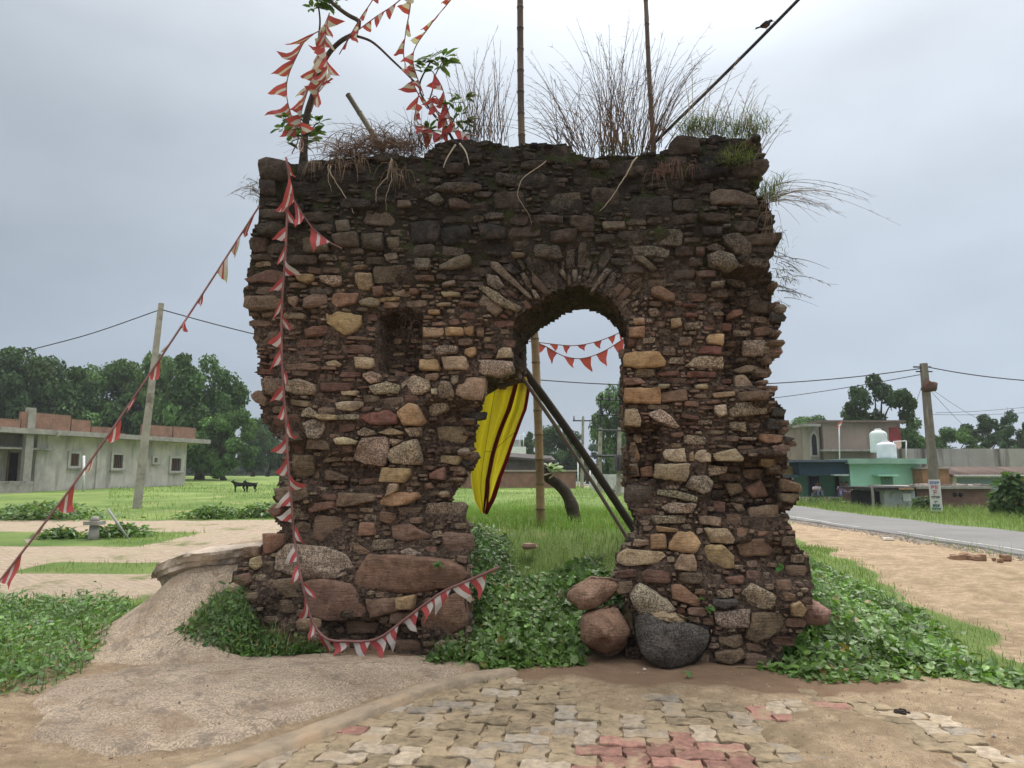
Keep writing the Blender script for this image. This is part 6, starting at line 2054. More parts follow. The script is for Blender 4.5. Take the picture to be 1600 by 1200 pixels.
for px0, px1, py0, py1 in ((109, 129, 705, 732), (176, 197, 707, 735), (267, 287, 713, 739), (240, 250, 712, 726)):
    x0, x1 = hx(px0), hx(px1); z1, z0 = hz((px0 + px1) / 2, py0), hz((px0 + px1) / 2, py1)
    w = hbox('window', x0 + .1, x1 - .1, -.02, .0, z0 + .1, z1 - .1, M['dark'])
    mb = MB()
    for bx in ((x0, x0 + .16, z0, z1), (x1 - .16, x1, z0, z1), (x0 + .163, x1 - .163, z1 - .16, z1), (x0 + .163, x1 - .163, z0, z0 + .16)):
        mb.box(bx[0], bx[1], -.12, .02, bx[2], bx[3], (1, 1, 1, 1), HM)
    mb.build('frame', M['pale'], w, smooth=False)
    hbox('sill', x0 - .08, x1 + .08, -.2, -.121, z0 - .05, z0 + .03, M['concrete'], w)
    for q in range(5):
        xx = x0 + .2 + (x1 - x0 - .4) * (q + .5) / 5
        hbox('bar', xx - .022, xx + .022, -.07, -.035, z0 + .16, z1 - .16, M['iron'], w)
dr = hbox('door', hx(46), hx(60) + .2, 1.55, 1.598, .0, 2.2, M['dark'])
hbox('frame', hx(44), hx(46) - .003, 1.5, 1.598, .0, 2.3, M['brick'], dr)
hbox('drain_spout', hx(70), hx(72), -1.2, -1.003, 3.2, 3.5, M['concrete'])

M['pole_dark'] = simple_mat('dark_weathered_pole', (.17, .145, .12), nscale=3, amount=.35, bump=.3, stain=((.26, .235, .20), 1.5, .52), streak=.3)
# ------------------------------------------------------------------ poles and wires
def pole(base_px, top_px, Y, r0, r1, label, square=True, mat='pole'):
    b = at(*base_px, Y); t = at(*top_px, Y)
    b[2] = min(b[2], gz(b[0], b[1])) - .1
    root = thing('utility_pole', label, 'pole', b.tolist(), group='electric poles')
    mb = MB(); mb.tube([b, b * .5 + t * .5, t], [r0, (r0 + r1) / 2, r1], 4 if square else 8, caps=True)
    mb.build('shaft', M[mat], root, smooth=False)
    return root, t
def wire(pts, label, r=.016, group='overhead wires'):
    P = smooth_path(pts, 60); mb = MB(); mb.tube(P, r, 4)
    return tag(mb.build('overhead_wire', M['wire']), label, 'wire', group=group)
def sag(a, b, s, n=9):
    t = np.linspace(0, 1, n)[:, None]
    return list(a + (b - a) * t - UP * 4 * s * t * (1 - t))
lp, lt = pole((214, 790), (252, 474), 28, .19, .12, 'leaning square concrete pole in the field left of the gateway')
rp, rt = pole((1464, 800), (1443, 568), 30, .22, .16, 'weathered electric pole with a painted white foot across the road', square=False, mat='pole_dark')
w0 = lt - UP * .25
wire(sag(at(-260, 640, 34), at(28, 552, 30), .2) + [at(140, 522, 29), w0], 'black wire rising from the left edge to the leaning concrete pole', .022)
wire(sag(w0, rt - UP * .2, 1.75, 15), 'long sagging wire from the leaning pole behind the gateway to the electric pole', .022)
wire(sag(at(1000, 632, 60), rt - UP * .45, .5), 'second wire reaching the electric pole from behind the gateway', .018)
wire(sag(rt - UP * .12, at(1900, 585, 26), .5), 'wire leaving the electric pole to the right, topmost', .022)
wire(sag(rt - UP * 2.2, at(1850, 600, 36), .5), 'thin lower wire to the right of the electric pole', .008)
wire(sag(at(1462, 645, 30.2), at(1800, 600, 34), .3), 'thin faint wire crossing above the stained wall', .008)
wire(sag(rt - UP * .9, at(1560, 668, 44), .2), 'thin slanting service wire dropping right from the electric pole', .010)
wire(sag(rt - UP * .9, at(1520, 678, 42), .1), 'second thin service wire dropping right from the electric pole', .010)
wire(sag(rt - UP * .6, at(1405, 700, 44), .1), 'service wire dropping left from the electric pole to the rooftop', .010)
# lamp holder and painted notice on the electric pole
mb = MB(); mb.tube([rt + np.array([-.16, -.18, -1.12]), rt + np.array([.22, -.2, -1.05]), rt + np.array([.30, -.2, -.86])], [.16, .20, .12], 8, (.10, .055, .04, 1)); mb.tube([rt + np.array([-.2, -.1, -1.2]), rt + np.array([.05, -.3, -.8])], [.10, .14], 6, (.13, .06, .045, 1)); mb.build('junction_box', M['vcol'], rp)
mb = MB()
for q in (-.35, .35):
    mb.tube([rt + np.array([q, 0, -.35]), rt + np.array([q * .2, 0, -.35])], .03, 5)
mb.tube([rt + np.array([-.45, 0, -.15]), rt + np.array([.3, 0, -.15])], .035, 5)
mb.build('bracket', M['wire'], rp)
pb_ = at(1464, 800, 30); pb_[2] = gz(pb_[0], pb_[1])
axis_ = (rt - pb_) / np.linalg.norm(rt - pb_)
def on_pole(h, x, r_add=.012):
    """point on the side of the pole that faces the road"""
    c = pb_ + axis_ * h; rr = .22 - .06 * h / 6.5 + r_add
    a = x / rr
    to = np.array([-c[0], -c[1], 0]); to /= np.linalg.norm(to)
    sd = np.array([-to[1], to[0], 0])
    return c + to * rr * math.cos(a) + sd * rr * math.sin(a)
def notice(name, h0, h1, x0, x1, col, radd):
    n = 9; v = []
    for h in (h0, h1):
        for q in range(n):
            v.append(on_pole(h, x0 + (x1 - x0) * q / (n - 1), radd))
    i = np.arange(n - 1)
    mb = MB(); mb.add(v, [np.stack([i, i + 1, i + 1 + n, i + n], -1)], (*col, 1))
    return mb
nb_ = notice('notice', .1, 1.42, -.30, .30, (.55, .54, .52), .010).build('painted_band', M['vcol'], rp)
let = MB()
def strokes(h, w, hh, col, seed, n):
    """hand painted letters: headline bar with hanging strokes"""
    r = np.random.default_rng(seed)
    for q in range(n):
        x = -w / 2 + w * (q + .5) / n; lw = w / n * .36
        m1 = notice('', h - hh, h, x - lw, x - lw + .025, col, .016); let.v += m1.v; let.c += m1.c; let.f += [f + let.n for f in m1.f]; let.n += m1.n
        if r.random() < .7:
            k = r.uniform(.3, .7)
            m1 = notice('', h - hh * k - .02, h - hh * k + .02, x - lw, x + lw, col, .017); let.v += m1.v; let.c += m1.c; let.f += [f + let.n for f in m1.f]; let.n += m1.n
        if r.random() < .6:
            m1 = notice('', h - hh, h - hh * .4, x + lw - .025, x + lw, col, .0175); let.v += m1.v; let.c += m1.c; let.f += [f + let.n for f in m1.f]; let.n += m1.n
    m1 = notice('', h - .022, h + .012, -w / 2, w / 2, col, .018); let.v += m1.v; let.c += m1.c; let.f += [f + let.n for f in m1.f]; let.n += m1.n
strokes(1.33, .40, .10, (.10, .12, .35), 1, 4)
strokes(1.16, .30, .16, (.45, .06, .12), 2, 2)
strokes(.96, .16, .20, (.40, .10, .10), 3, 1)
strokes(.72, .34, .08, (.10, .09, .09), 4, 3)
strokes(.52, .12, .09, (.02, .12, .12), 5, 1)
strokes(.38, .28, .10, (.02, .10, .09), 6, 3)
strokes(.24, .36, .10, (.02, .14, .16), 7, 4)
let.build('lettering', M['vcol'], rp, smooth=False, kind='stuff')
# poles and the transformer stand beyond the arch
p3, t3 = pole((909, 768), (911, 652), 62, .16, .11, 'slim concrete pole seen through the arch left of the transformer')
mb = MB(); mb.tube([t3 + np.array([-.9, 0, -.3]), t3 + np.array([.9, 0, -.3])], .06, 4); mb.build('crossarm', M['wire'], p3)
for q in (-.8, 0, .8):
    mb = MB(); mb.tube([t3 + np.array([q, 0, -.3]), t3 + np.array([q, 0, .12])], [.07, .045], 6); mb.build('insulator', M['wire'], p3)
TY = 46.0
trf = thing('transformer_stand', 'electric transformer on a tall two legged steel and concrete stand seen through the arch', 'transformer', at(955, 770, TY).tolist(), group=None)
for px in (937, 967):
    b_, t_ = at(px - 1, 772, TY), at(px + 1, 668, TY); b_[2] -= .3
    mb = MB(); mb.tube([b_, t_], [.17, .12], 4); mb.build('leg', M['pole'], trf, smooth=False)
    mb = MB(); mb.tube([t_ - UP * .3, at(px + 2, 618, TY)], .06, 4); mb.build('extension', M['wire'], trf, smooth=False)
for py in (624, 648, 672, 712):
    mb = MB(); mb.tube([at(932, py, TY - .15), at(992, py + 1, TY - .15)], .055 if py < 700 else .08, 4); mb.build('crossbar', M['wire'], trf, smooth=False)
for k in range(3):
    for py in (624, 648):
        c = at(941 + 11 * k, py, TY - .15); mb = MB(); mb.tube([c, c + UP * .45], [.07, .04], 6); mb.build('insulator', M['wire'], trf)
mb = MB()
c = at(972, 724, TY); mb.box(c[0] - .55, c[0] + .55, TY - .6, TY + .3, c[2] - .5, c[2] + .5, (.09, .085, .085, 1)); mb.build('tank', M['vcol'], trf, smooth=False)
for q in range(6):
    mb = MB(); mb.box(c[0] - .5 + .18 * q, c[0] - .44 + .18 * q, TY - .8, TY - .605, c[2] - .42, c[2] + .38, (.07, .066, .066, 1)); mb.build('fin', M['vcol'], trf, smooth=False)
mb = MB(); P = smooth_path([at(937, 668, TY), at(930, 664, TY), at(928, 655, TY), at(932, 652, TY)], 10); mb.tube(P, .05, 5); mb.build('bracket', M['wire'], trf)
def fence_post(px, py0, py1, Y, w, label, mat='white'):
    b_, t_ = at(px, py1, Y), at(px, py0, Y); b_[2] = min(b_[2], gz(b_[0], b_[1]) - .05)
    mb = MB(); mb.tube([b_, t_], w, 6)
    return tag(mb.build('thin_post', M[mat]), label, 'post', group='thin posts')
fence_post(922, 735, 772, 52, .06, 'thin white post left of the transformer stand')
fence_post(903, 722, 742, 60, .06, 'thin white post beside the slim concrete pole')
fence_post(131, 712, 766, 44, .07, 'thin pale post standing in front of the grey house')
# white compound wall and building scraps beyond the arch
def slab(name, label, cat, px0, px1, py0, py1, Y, depth, mat, col=(1, 1, 1, 1), kind='thing', cap=None):
    a_, b_ = at(px0, py0, Y), at(px1, py1, Y)
    zb = min(b_[2], gz(a_[0], Y), gz(b_[0], Y)) - .1
    root = thing(name, label, cat, (a_[0], Y, zb))
    mb = MB(); mb.box(a_[0], b_[0], Y, Y + depth, zb, a_[2], col); mb.build('masonry', mat, root, smooth=False)
    return root, a_, b_, zb
slab('compound_wall', 'low whitewashed wall with dark stains behind the transformer', 'wall', 922, 1010, 741, 768, 56, .3, simple_mat('whitewash', (.50, .50, .48), nscale=1.2, amount=.35, bump=.1, stain=((.10, .10, .09), .9, .55)))
bw, a_, b_, zb = slab('brick_wall', 'long red brick boundary wall with a dark tiled top, seen through the arch', 'wall', 640, 900, 737, 772, 50, .35, M['brick'])
mb = MB(); mb.box(a_[0] - .1, b_[0] + .1, 49.9, 50.5, a_[2] + .003, a_[2] + .12, (.30, .25, .22, 1)); mb.build('ledge', M['vcol'], bw, smooth=False)
sh_, a2, b2, zb2 = slab('shed', 'dark weathered shed with a sloping roof behind the brick boundary wall', 'shed', 740, 862, 716, 760, 53, 5, simple_mat('sooty_wall', (.10, .085, .075), nscale=1.5, amount=.4, bump=.2, stain=((.18, .13, .10), .8, .55)))
mb = MB(); mb.add([(a2[0] - .3, 52.6, a2[2] + .35), (b2[0] + .3, 52.6, a2[2] - .15), (b2[0] + .3, 58, a2[2] + .3), (a2[0] - .3, 58, a2[2] + .8), (a2[0] - .3, 52.6, a2[2] + .2), (b2[0] + .3, 52.6, a2[2] - .3), (b2[0] + .3, 58, a2[2] + .15), (a2[0] - .3, 58, a2[2] + .65)],
                  [[(0, 1, 2, 3), (7, 6, 5, 4), (0, 4, 5, 1), (1, 5, 6, 2), (2, 6, 7, 3), (3, 7, 4, 0)]], (.075, .065, .06, 1)); mb.build('roof', M['vcol'], sh_, smooth=False)
wb, a3, b3, zb3 = slab('white_building', 'small pale building with rooftop pipes far behind the yellow banner', 'building', 796, 822, 698, 760, 90, 6, M['white'])
mb = MB(); mb.box(a3[0] + .4, a3[0] + 1.5, 90.5, 92, a3[2] + .003, a3[2] + .9, (.30, .32, .30, 1)); mb.build('rooftop_room', M['vcol'], wb, smooth=False)
mb = MB(); q = at(818, 698, 90); mb.tube([q, q + UP * 1.8], .06, 5); mb.build('pipe', M['white'], wb)
mb = MB(); q = at(812, 698, 90); mb.tube([q, q + UP * 1.5, q + UP * 1.5 + np.array([.7, 0, 0])], .06, 5); mb.build('pipe', M['white'], wb)
wb2, *_ = slab('white_building', 'pale flat building edge just left of the yellow banner', 'building', 728, 746, 696, 760, 88, 6, M['white'])

# ------------------------------------------------------------------ houses across the road
def bb(parent, name, px0, px1, py0, py1, Y, depth, mat, col=(1, 1, 1, 1), dy=0.0, ground=False):
    a_, b_ = at(px0, py0, Y), at(px1, py1, Y)
    z0 = b_[2]
    if ground: z0 = min(z0, gz(a_[0], Y), gz(b_[0], Y)) - .15
    mb = MB(); mb.box(a_[0], b_[0], Y + dy, Y + dy + depth, z0, a_[2], col)
    return mb.build(name, mat, parent, smooth=False)
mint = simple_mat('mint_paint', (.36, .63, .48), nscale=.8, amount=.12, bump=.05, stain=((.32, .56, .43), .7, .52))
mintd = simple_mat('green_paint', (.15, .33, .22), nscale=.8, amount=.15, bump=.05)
navy = simple_mat('blue_black_paint', (.028, .055, .075), nscale=.8, amount=.2, bump=.05)
umber = simple_mat('brown_render', (.28, .22, .185), nscale=.6, amount=.2, bump=.1, stain=((.21, .165, .14), .4, .5), streak=.4)
GY_ = 40.0
gh = thing('house', 'mint green flat roofed house with a dark blue porch across the road', 'house', at(1330, 780, GY_).tolist())
bb(gh, 'wall', 1327, 1440, 725, 790, GY_, 7, mint, ground=True)
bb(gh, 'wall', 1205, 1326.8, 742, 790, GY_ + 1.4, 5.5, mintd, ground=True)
bb(gh, 'porch_beam', 1248, 1326.5, 722, 743, GY_ - .1, 1.45, navy)
bb(gh, 'porch_roof', 1232, 1328, 718.5, 721.8, GY_ - .4, 2.2, simple_mat('grey_sheet', (.09, .11, .14), bump=0))
bb(gh, 'roof', 1325, 1449, 716.5, 724.7, GY_ - .5, 8, simple_mat('mint_band', (.24, .38, .30), nscale=1.5, amount=.25, bump=.1, stain=((.15, .20, .16), 1.0, .55)))
bb(gh, 'wall_left', 1205, 1247.5, 742, 746, GY_ - .3, 1.6, navy)
bb(gh, 'pilaster', 1327.2, 1336, 725, 790, GY_ - .12, .115, mint, ground=True)
for px0, px1, c in ((1265, 1279, (.055, .045, .085)), (1307, 1320, (.075, .022, .02))):
    d_ = bb(gh, 'door', px0, px1, 745, 777, GY_ + 1.35, .045, M['vcol'], (*c, 1))
    mb = MB()
    a_, b_ = at(px0, 744, GY_ + 1.3), at(px1, 777, GY_ + 1.3)
    for x0, x1, z0, z1 in ((a_[0] - .08, a_[0], b_[2], a_[2]), (b_[0], b_[0] + .08, b_[2], a_[2])):
        mb.box(x0, x1, GY_ + 1.28, GY_ + 1.395, z0, z1, (.04, .05, .05, 1))
    mb.build('frame', M['vcol'], d_, smooth=False)
bb(gh, 'awning', 1303, 1327, 741, 743.5, GY_ - .5, 1.85, simple_mat('awning', (.35, .42, .38), bump=0))
bb(gh, 'awning', 1372, 1405, 741.5, 744, GY_ - .7, .69, mint)
bb(gh, 'window', 1376, 1396, 745, 760, GY_ - .02, .018, simple_mat('shaded_pane', (.13, .25, .19), bump=0))
bb(gh, 'step', 1240, 1327, 777, 786, GY_ - .5, 1.85, M['concrete'], ground=True)
bb(gh, 'yellow_panel', 1215, 1247.8, 728, 741.8, GY_ + .8, .3, simple_mat('ochre_paint', (.38, .27, .09), bump=0))
uh = thing('house', 'brown plastered upper storey with an arched window rising behind the mint green house', 'house', at(1340, 760, 52).tolist())
bb(uh, 'wall', 1285, 1413, 660, 760, 50, 7, umber, ground=True)
bb(uh, 'wall', 1264, 1284.7, 664, 760, 50.3, 1.2, simple_mat('pale_render', (.30, .26, .225), nscale=.8, amount=.2, bump=.1), ground=True)
bb(uh, 'roof', 1283, 1415, 656.5, 659.8, 49.6, 8, simple_mat('roof_edge', (.16, .12, .10), bump=0))
bb(uh, 'roof', 1256, 1282.8, 662, 666, 49.4, 2, M['concrete'])
bb(uh, 'shutter', 1389, 1408, 668, 690, 49.95, .045, simple_mat('red_shutter', (.24, .05, .05), bump=0))
bb(uh, 'ledge', 1287, 1372, 702, 705, 49.2, .78, M['concrete'])
# arched window: dark pointed opening with a raised pale surround
def arch_plate(name, px, py0, py1, w, Y, mat, col=(1, 1, 1, 1), th=.06, y2=0):
    b_ = at(px, py1, Y); t_ = at(px, py0, Y); hw = w * Y / F / 2
    zs = b_[2] + (t_[2] - b_[2]) * .62
    pts = [(-hw, b_[2]), (hw, b_[2]), (hw, zs)] + [(hw * math.cos(a), zs + (t_[2] - zs) * math.sin(a) ** .8) for a in np.linspace(.2, math.pi - .2, 9)] + [(-hw, zs)]
    n = len(pts); v = [(b_[0] + x, Y, z) for x, z in pts] + [(b_[0] + x, Y + th, z) for x, z in pts]
    i = np.arange(n); j = (i + 1) % n
    mb = MB(); mb.add(v, [np.arange(n)[None], np.arange(n)[None, ::-1] + n, np.stack([j, i, i + n, j + n], -1)], col)
    return mb.build(name, mat, uh, smooth=False)
arch_plate('window_surround', 1273.5, 674, 714, 13, 50.22, simple_mat('pale_surround', (.38, .34, .30), bump=0), th=.07)
arch_plate('window', 1273.5, 678, 711, 7.5, 50.18, M['dark'], th=.03)
# water tanks on the roof
def tank(px, py0, py1, w, Y, label, col, ribs):
    b_ = at(px, py1, Y); h = at(px, py0, Y)[2] - b_[2]; r0 = w * Y / F / 2
    root = thing('water_tank', label, 'water tank', b_.tolist(), group='white water tanks on the roof')
    zs, rs = [], []
    body = .78
    for k in range(ribs):
        for f, q in ((0, .985), (.3, 1.0), (.7, 1.0), (1.0, .985)):
            zs.append(body * (k + f * .96) / ribs); rs.append(q)
    zs += [.80, .86, .91, .93]; rs += [.97, .82, .60, .36]
    zs, rs = np.array(zs) * h, np.array(rs) * r0
    mb = MB(); mb.tube(np.column_stack([np.full(len(zs), b_[0]), np.full(len(zs), Y), b_[2] + zs]), rs, 22, (*col, 1)); mb.build('body', M['vcol'], root)
    mb = MB(); mb.tube([(b_[0], Y, b_[2] + .925 * h), (b_[0], Y, b_[2] + .985 * h), (b_[0], Y, b_[2] + h)], [r0 * .38, r0 * .38, r0 * .25], 16, (*col, 1)); mb.build('lid', M['vcol'], root)
tank(1374, 670, 707, 25, 44.2, 'taller ribbed white water tank on the flat roof, behind the other', (.62, .66, .64), 4)
tank(1386, 689, 717, 28, 42, 'squat white water tank in front on the roof of the mint green house', (.66, .67, .72), 2)
pp = thing('pipe_frame', 'thin white pipe frame on the roof right of the water tanks', 'pipes', at(1416, 717, 42).tolist())
for pts in ([(1416, 717), (1416, 689)], [(1416, 689), (1396, 690)], [(1396, 690), (1396, 717)]):
    mb = MB(); mb.tube([at(x, y, 42) for x, y in pts], .035, 5); mb.build('pipe', M['white'], pp)
mb = MB(); cl = [at(x, y, 41.95) for x, y in ((1398, 690), (1408, 690), (1409, 697), (1404, 702), (1400, 697))]; mb.add(cl, [[(0, 1, 2, 3, 4)]], (.60, .40, .42, 1)); mb.build('hanging_cloth', M['cloth'], pp, smooth=False)
fl = thing('flag', 'small pink and white flag on a thin pole above the porch roof', 'flag', at(1312, 717, 44).tolist())
mb = MB(); mb.tube([at(1312, 717, 44), at(1311, 664, 44)], .035, 5); mb.build('pole', M['white'], fl)
mb = MB()
for k, c in enumerate(((.50, .12, .14), (.62, .55, .53), (.48, .13, .15))):
    a_ = [at(1317 - k * 1.5, 657 + k * 4, 44), at(1317 - k * 1.5 - 1.5, 661 + k * 4, 44), at(1305 + k * 0, 666 + k * 1.5, 44), at(1308 - k * 1, 662 + k * 1.5, 44)]
    mb.add(a_, [[(0, 1, 2, 3)]], (*c, 1))
mb.build('cloth', M['cloth'], fl, smooth=False)
stain = simple_mat('stained_concrete', (.34, .31, .28), nscale=.5, amount=.25, bump=.15, stain=((.10, .085, .075), .45, .50), streak=.25)
lw_, *_ = slab('long_wall', 'long grey wall streaked with black damp stains behind the tiled roof', 'wall', 1414, 1720, 701, 760, 48, 6, stain)
bh = thing('house', 'low blue walled house with a brown tiled roof at the right', 'house', at(1540, 775, 40).tolist())
bb(bh, 'wall', 1490, 1720, 744, 790, 40, 5, simple_mat('pale_blue_paint', (.30, .37, .47), nscale=.7, amount=.15, bump=.05), ground=True)
bb(bh, 'corner_post', 1488, 1498, 744, 790, 39.9, .3, M['white'], ground=True)
# tiled roof: rows of half round tiles running down the slope
rf = MB(); a_, b_ = at(1486, 742, 39.5), at(1725, 742, 39.5); rz = a_[2] + .05
nt_ = 60
for k in range(nt_):
    x = a_[0] + (b_[0] - a_[0]) * (k + .5) / nt_
    rf.tube([(x, 39.3, rz - .12), (x, 42, rz + .36)], .085, 6, (*(np.array([.115, .080, .065]) * rng.uniform(.7, 1.3)), 1))
rf.add([(a_[0], 39.35, rz - .16), (b_[0], 39.35, rz - .16), (b_[0], 42, rz + .33), (a_[0], 42, rz + .33)], [[(0, 1, 2, 3)]], (.07, .05, .045, 1))
o = rf.build('tiled_roof', M['vcol'], bh); o['kind'] = 'stuff'
ev = MB(); 
for k in range(nt_):
    x = a_[0] + (b_[0] - a_[0]) * (k + .5) / nt_
    ev.tube([(x, 39.24, rz - .13), (x, 39.29, rz - .12)], .09, 6, (.42, .40, .37, 1))
o = ev.build('eave_tiles', M['vcol'], bh); o['kind'] = 'stuff'
ob_ = thing('outhouse', 'small unplastered brick outhouse behind the electric pole', 'outhouse', at(1465, 770, 39).tolist())
bb(ob_, 'wall', 1441, 1487, 733, 790, 39, 3, brick_mat('orange_brick', 4.4, (.36, .165, .085), (.30, .13, .07), (.30, .2, .13)), ground=True)
bb(ob_, 'coping', 1440, 1486.7, 730.5, 732.8, 38.9, 3.2, M['concrete'])
sb = thing('brick_shed', 'low ruined brick shed with rubbish along its top, right of the electric pole', 'shed', at(1490, 785, 33).tolist())
bb(sb, 'wall', 1432, 1552, 764, 795, 33, 3, brick_mat('dull_brick', 4.4, (.20, .10, .078), (.16, .08, .065), (.14, .10, .09)), ground=True)
bb(sb, 'roof', 1414, 1550, 759.5, 763.8, 32.8, 3.4, M['concrete'])
for k in range(14):
    px = 1425 + 9 * k; p = at(px, 758.5, 33 + rng.uniform(0, .8)); mb = MB()
    blob(rng, p, np.array([rng.uniform(.10, .26), .15, rng.uniform(.05, .10)]), (*(np.array([.20, .17, .15]) * rng.uniform(.4, 2.2)), 0), mb)
    mb.build('rubble_piece', M['vcol'], sb, smooth=False)
for px in (1492, 1501):
    q = at(px, 773, 32.98); mb = MB(); mb.tube([q, q + np.array([0, -.012, 0])], .10, 10); mb.build('hole', M['dark'], sb)
ws = thing('white_shed', 'patchy whitewashed shed with an open doorway on its left', 'shed', at(1400, 790, 33).tolist())
bb(ws, 'wall', 1381, 1431.6, 766, 797, 32.9, 3, simple_mat('patchy_whitewash', (.40, .42, .42), nscale=2, amount=.3, bump=.15, stain=((.13, .13, .12), 1.6, .50)), ground=True)
bb(ws, 'doorway', 1369, 1380.7, 768, 797, 33.3, 2.5, M['dark'], ground=True)
bb(ws, 'door_post', 1364, 1367.5, 760, 797, 32.7, .2, simple_mat('grey_timber', (.26, .23, .21), nscale=3, bump=.2), ground=True)
bb(ws, 'roof', 1366, 1432, 761.5, 765.7, 32.6, 3.5, simple_mat('black_sheet', (.035, .03, .03), bump=0))
bb(ws, 'plank', 1408, 1428, 762.3, 765.2, 32.35, .2, simple_mat('new_timber', (.36, .24, .14), bump=0))
bb(ws, 'patch', 1411, 1424, 771, 783, 32.87, .028, M['white'])
pl_ = thing('brick_pile', 'low dark brick plinth left of the whitewashed shed', 'plinth', at(1352, 790, 36).tolist())
bb(pl_, 'block', 1345, 1364, 775, 793, 36, 1, simple_mat('dark_brickwork', (.15, .095, .075), nscale=3, amount=.4), ground=True)
bb(pl_, 'block', 1331, 1344.6, 769, 790, 36.6, 1, simple_mat('dark_brickwork2', (.10, .055, .05), nscale=3, amount=.4), ground=True)

def bush(px, top, wpx, Y, n, label, base=(.05, .10, .03)):
    c = at(px, 760, Y); z0 = gz(c[0], Y); ht = at(px, top, Y)[2] - z0; w = wpx * Y / F / 2
    d = rng.normal(0, 1, (n, 3)); d /= np.linalg.norm(d, axis=1)[:, None]
    q = np.array([c[0], Y, z0 + ht * .48]) + d * np.array([w, w * .8, ht * .5]) * (rng.random((n, 1)) ** .4) * (1 + .3 * fbm(d[:, 0] * 2.5, d[:, 1] * 2.5, d[:, 2] * 2.5, 501, 3))[:, None]
    root = thing('bush', label, 'bush', (c[0], Y, z0), group='bushes by the road')
    mb = MB(); leaves(mb, q, d + rng.normal(0, .6, (n, 3)) + (0, 0, .3), rng.uniform(0, 6.28, n), rng.uniform(.16, .34, n), green(n, base), 'oval')
    mb.build('foliage', M['leaf'], root, smooth=False)
    for k in range(4):
        mb = MB(); a = rng.uniform(0, 6.28)
        mb.tube([(c[0], Y, z0 - .05), (c[0] + .4 * w * math.cos(a), Y + .3 * w * math.sin(a), z0 + ht * .7)], [.04, .015], 5); mb.build('stem', M['bark'], root)
bush(1582, 738, 44, 27, 2200, 'large leafy bush at the right edge beside the road')
bush(1560, 768, 26, 28, 800, 'lower bush left of the large leafy bush by the road')
bush(1440, 778, 22, 31.5, 600, 'grey green weed bush at the foot of the brick shed', (.055, .09, .04))
bush(1283, 783, 60, 37, 1500, 'low hedge of weeds below the porch of the mint green house')

# ------------------------------------------------------------------ people sitting on the porch step
def skin_fig(name, verts, edges, radii, mat, parent, sub=1):
    me = bpy.data.meshes.new(name); me.from_pydata([tuple(map(float, v)) for v in verts], edges, []); me.update()
    o = bpy.data.objects.new(name, me); COL.objects.link(o)
    md = o.modifiers.new('skin', 'SKIN')
    for k, sv in enumerate(me.skin_vertices[0].data):
        sv.radius = (radii[k], radii[k]); sv.use_root = (k == 0)
    md2 = o.modifiers.new('sub', 'SUBSURF'); md2.levels = sub; md2.render_levels = sub
    if mat: me.materials.append(mat)
    o.parent = parent
    return o
def seated(pos, face, shirt, legs, hair, label, lean=.15):
    """adult sitting on a low step, knees up, arms on the knees"""
    ca, sa = math.cos(face), math.sin(face)
    root = thing('person', label, 'person', tuple(pos))
    def R(p):
        x, y, z = p
        return (x * ca - y * sa, x * sa + y * ca, z)
    J = dict(pel=(0, 0, .11), sp=(0, -.02 - lean * .3, .32), ch=(0, -.02 - lean, .50), nk=(0, -.03 - lean * 1.2, .62), hd=(0, -.06 - lean * 1.3, .73), tp=(0, -.05 - lean * 1.3, .82))
    V, E, Rd = [], [], []
    def add(p, r): V.append(R(p)); Rd.append(r); return len(V) - 1
    pel = add(J['pel'], .14); sp = add(J['sp'], .135); ch = add(J['ch'], .15); nk = add(J['nk'], .06); hd = add(J['hd'], .092); tp = add(J['tp'], .07)
    E += [(pel, sp), (sp, ch), (ch, nk), (nk, hd), (hd, tp)]
    for s in (-1, 1):
        h = add((s * .10, -.02, .10), .10); kn = add((s * .13, -.40, .36), .065); an = add((s * .12, -.42, -.04), .042); ft = add((s * .13, -.58, -.09), .036)
        E += [(pel, h), (h, kn), (kn, an), (an, ft)]
        sh = add((s * .19, -.03 - lean, .51), .062); el = add((s * .25, -.22, .34), .045); wr = add((s * .14, -.42, .40), .032); hn_ = add((s * .08, -.48, .40), .036)
        E += [(ch, sh), (sh, el), (el, wr), (wr, hn_)]
    skin = simple_mat('brown_skin', (.13, .07, .045), bump=0)
    body = skin_fig('body', V, E, Rd, skin, root, 2)
    # clothes: a shirt shell over trunk and upper arms, trousers over the legs
    sv = [R(J['pel']), R(J['sp']), R(J['ch']), R((0, -.03 - lean * 1.1, .585))]; se = [(0, 1), (1, 2), (2, 3)]; sr = [.155, .155, .168, .075]
    for s in (-1, 1):
        k = len(sv); sv += [R((s * .19, -.03 - lean, .51)), R((s * .24, -.17, .38))]; sr += [.076, .06]; se += [(2, k), (k, k + 1)]
    skin_fig('shirt', sv, se, sr, simple_mat('shirt', shirt, bump=0), root, 2)
    lv = [R((0, 0, .08))]; le = []; lr = [.15]
    for s in (-1, 1):
        k = len(lv); lv += [R((s * .10, -.02, .10)), R((s * .13, -.40, .36)), R((s * .12, -.42, .03))]; lr += [.112, .08, .06]; le += [(0, k), (k, k + 1), (k + 1, k + 2)]
    skin_fig('trousers', lv, le, lr, simple_mat('trousers', legs, bump=0), root, 2)
    mb = MB(); c = np.array(pos) + np.array(R((0, -.035 - lean * 1.3, .79))); ell(mb, c, (.098, .105, .075), (*hair, 1)); mb.build('hair', M['vcol'], root)
    return root
stepz = at(1285, 777, GY_ - .5)[2]
def seat_at(px): 
    p = at(px, 776, GY_ - .35); return (p[0], GY_ - .35, stepz + .02)
seated(seat_at(1274), .25, (.50, .46, .47), (.13, .14, .18), (.012, .010, .010), 'person in a pale shirt sitting on the porch step by the purple door', .12)
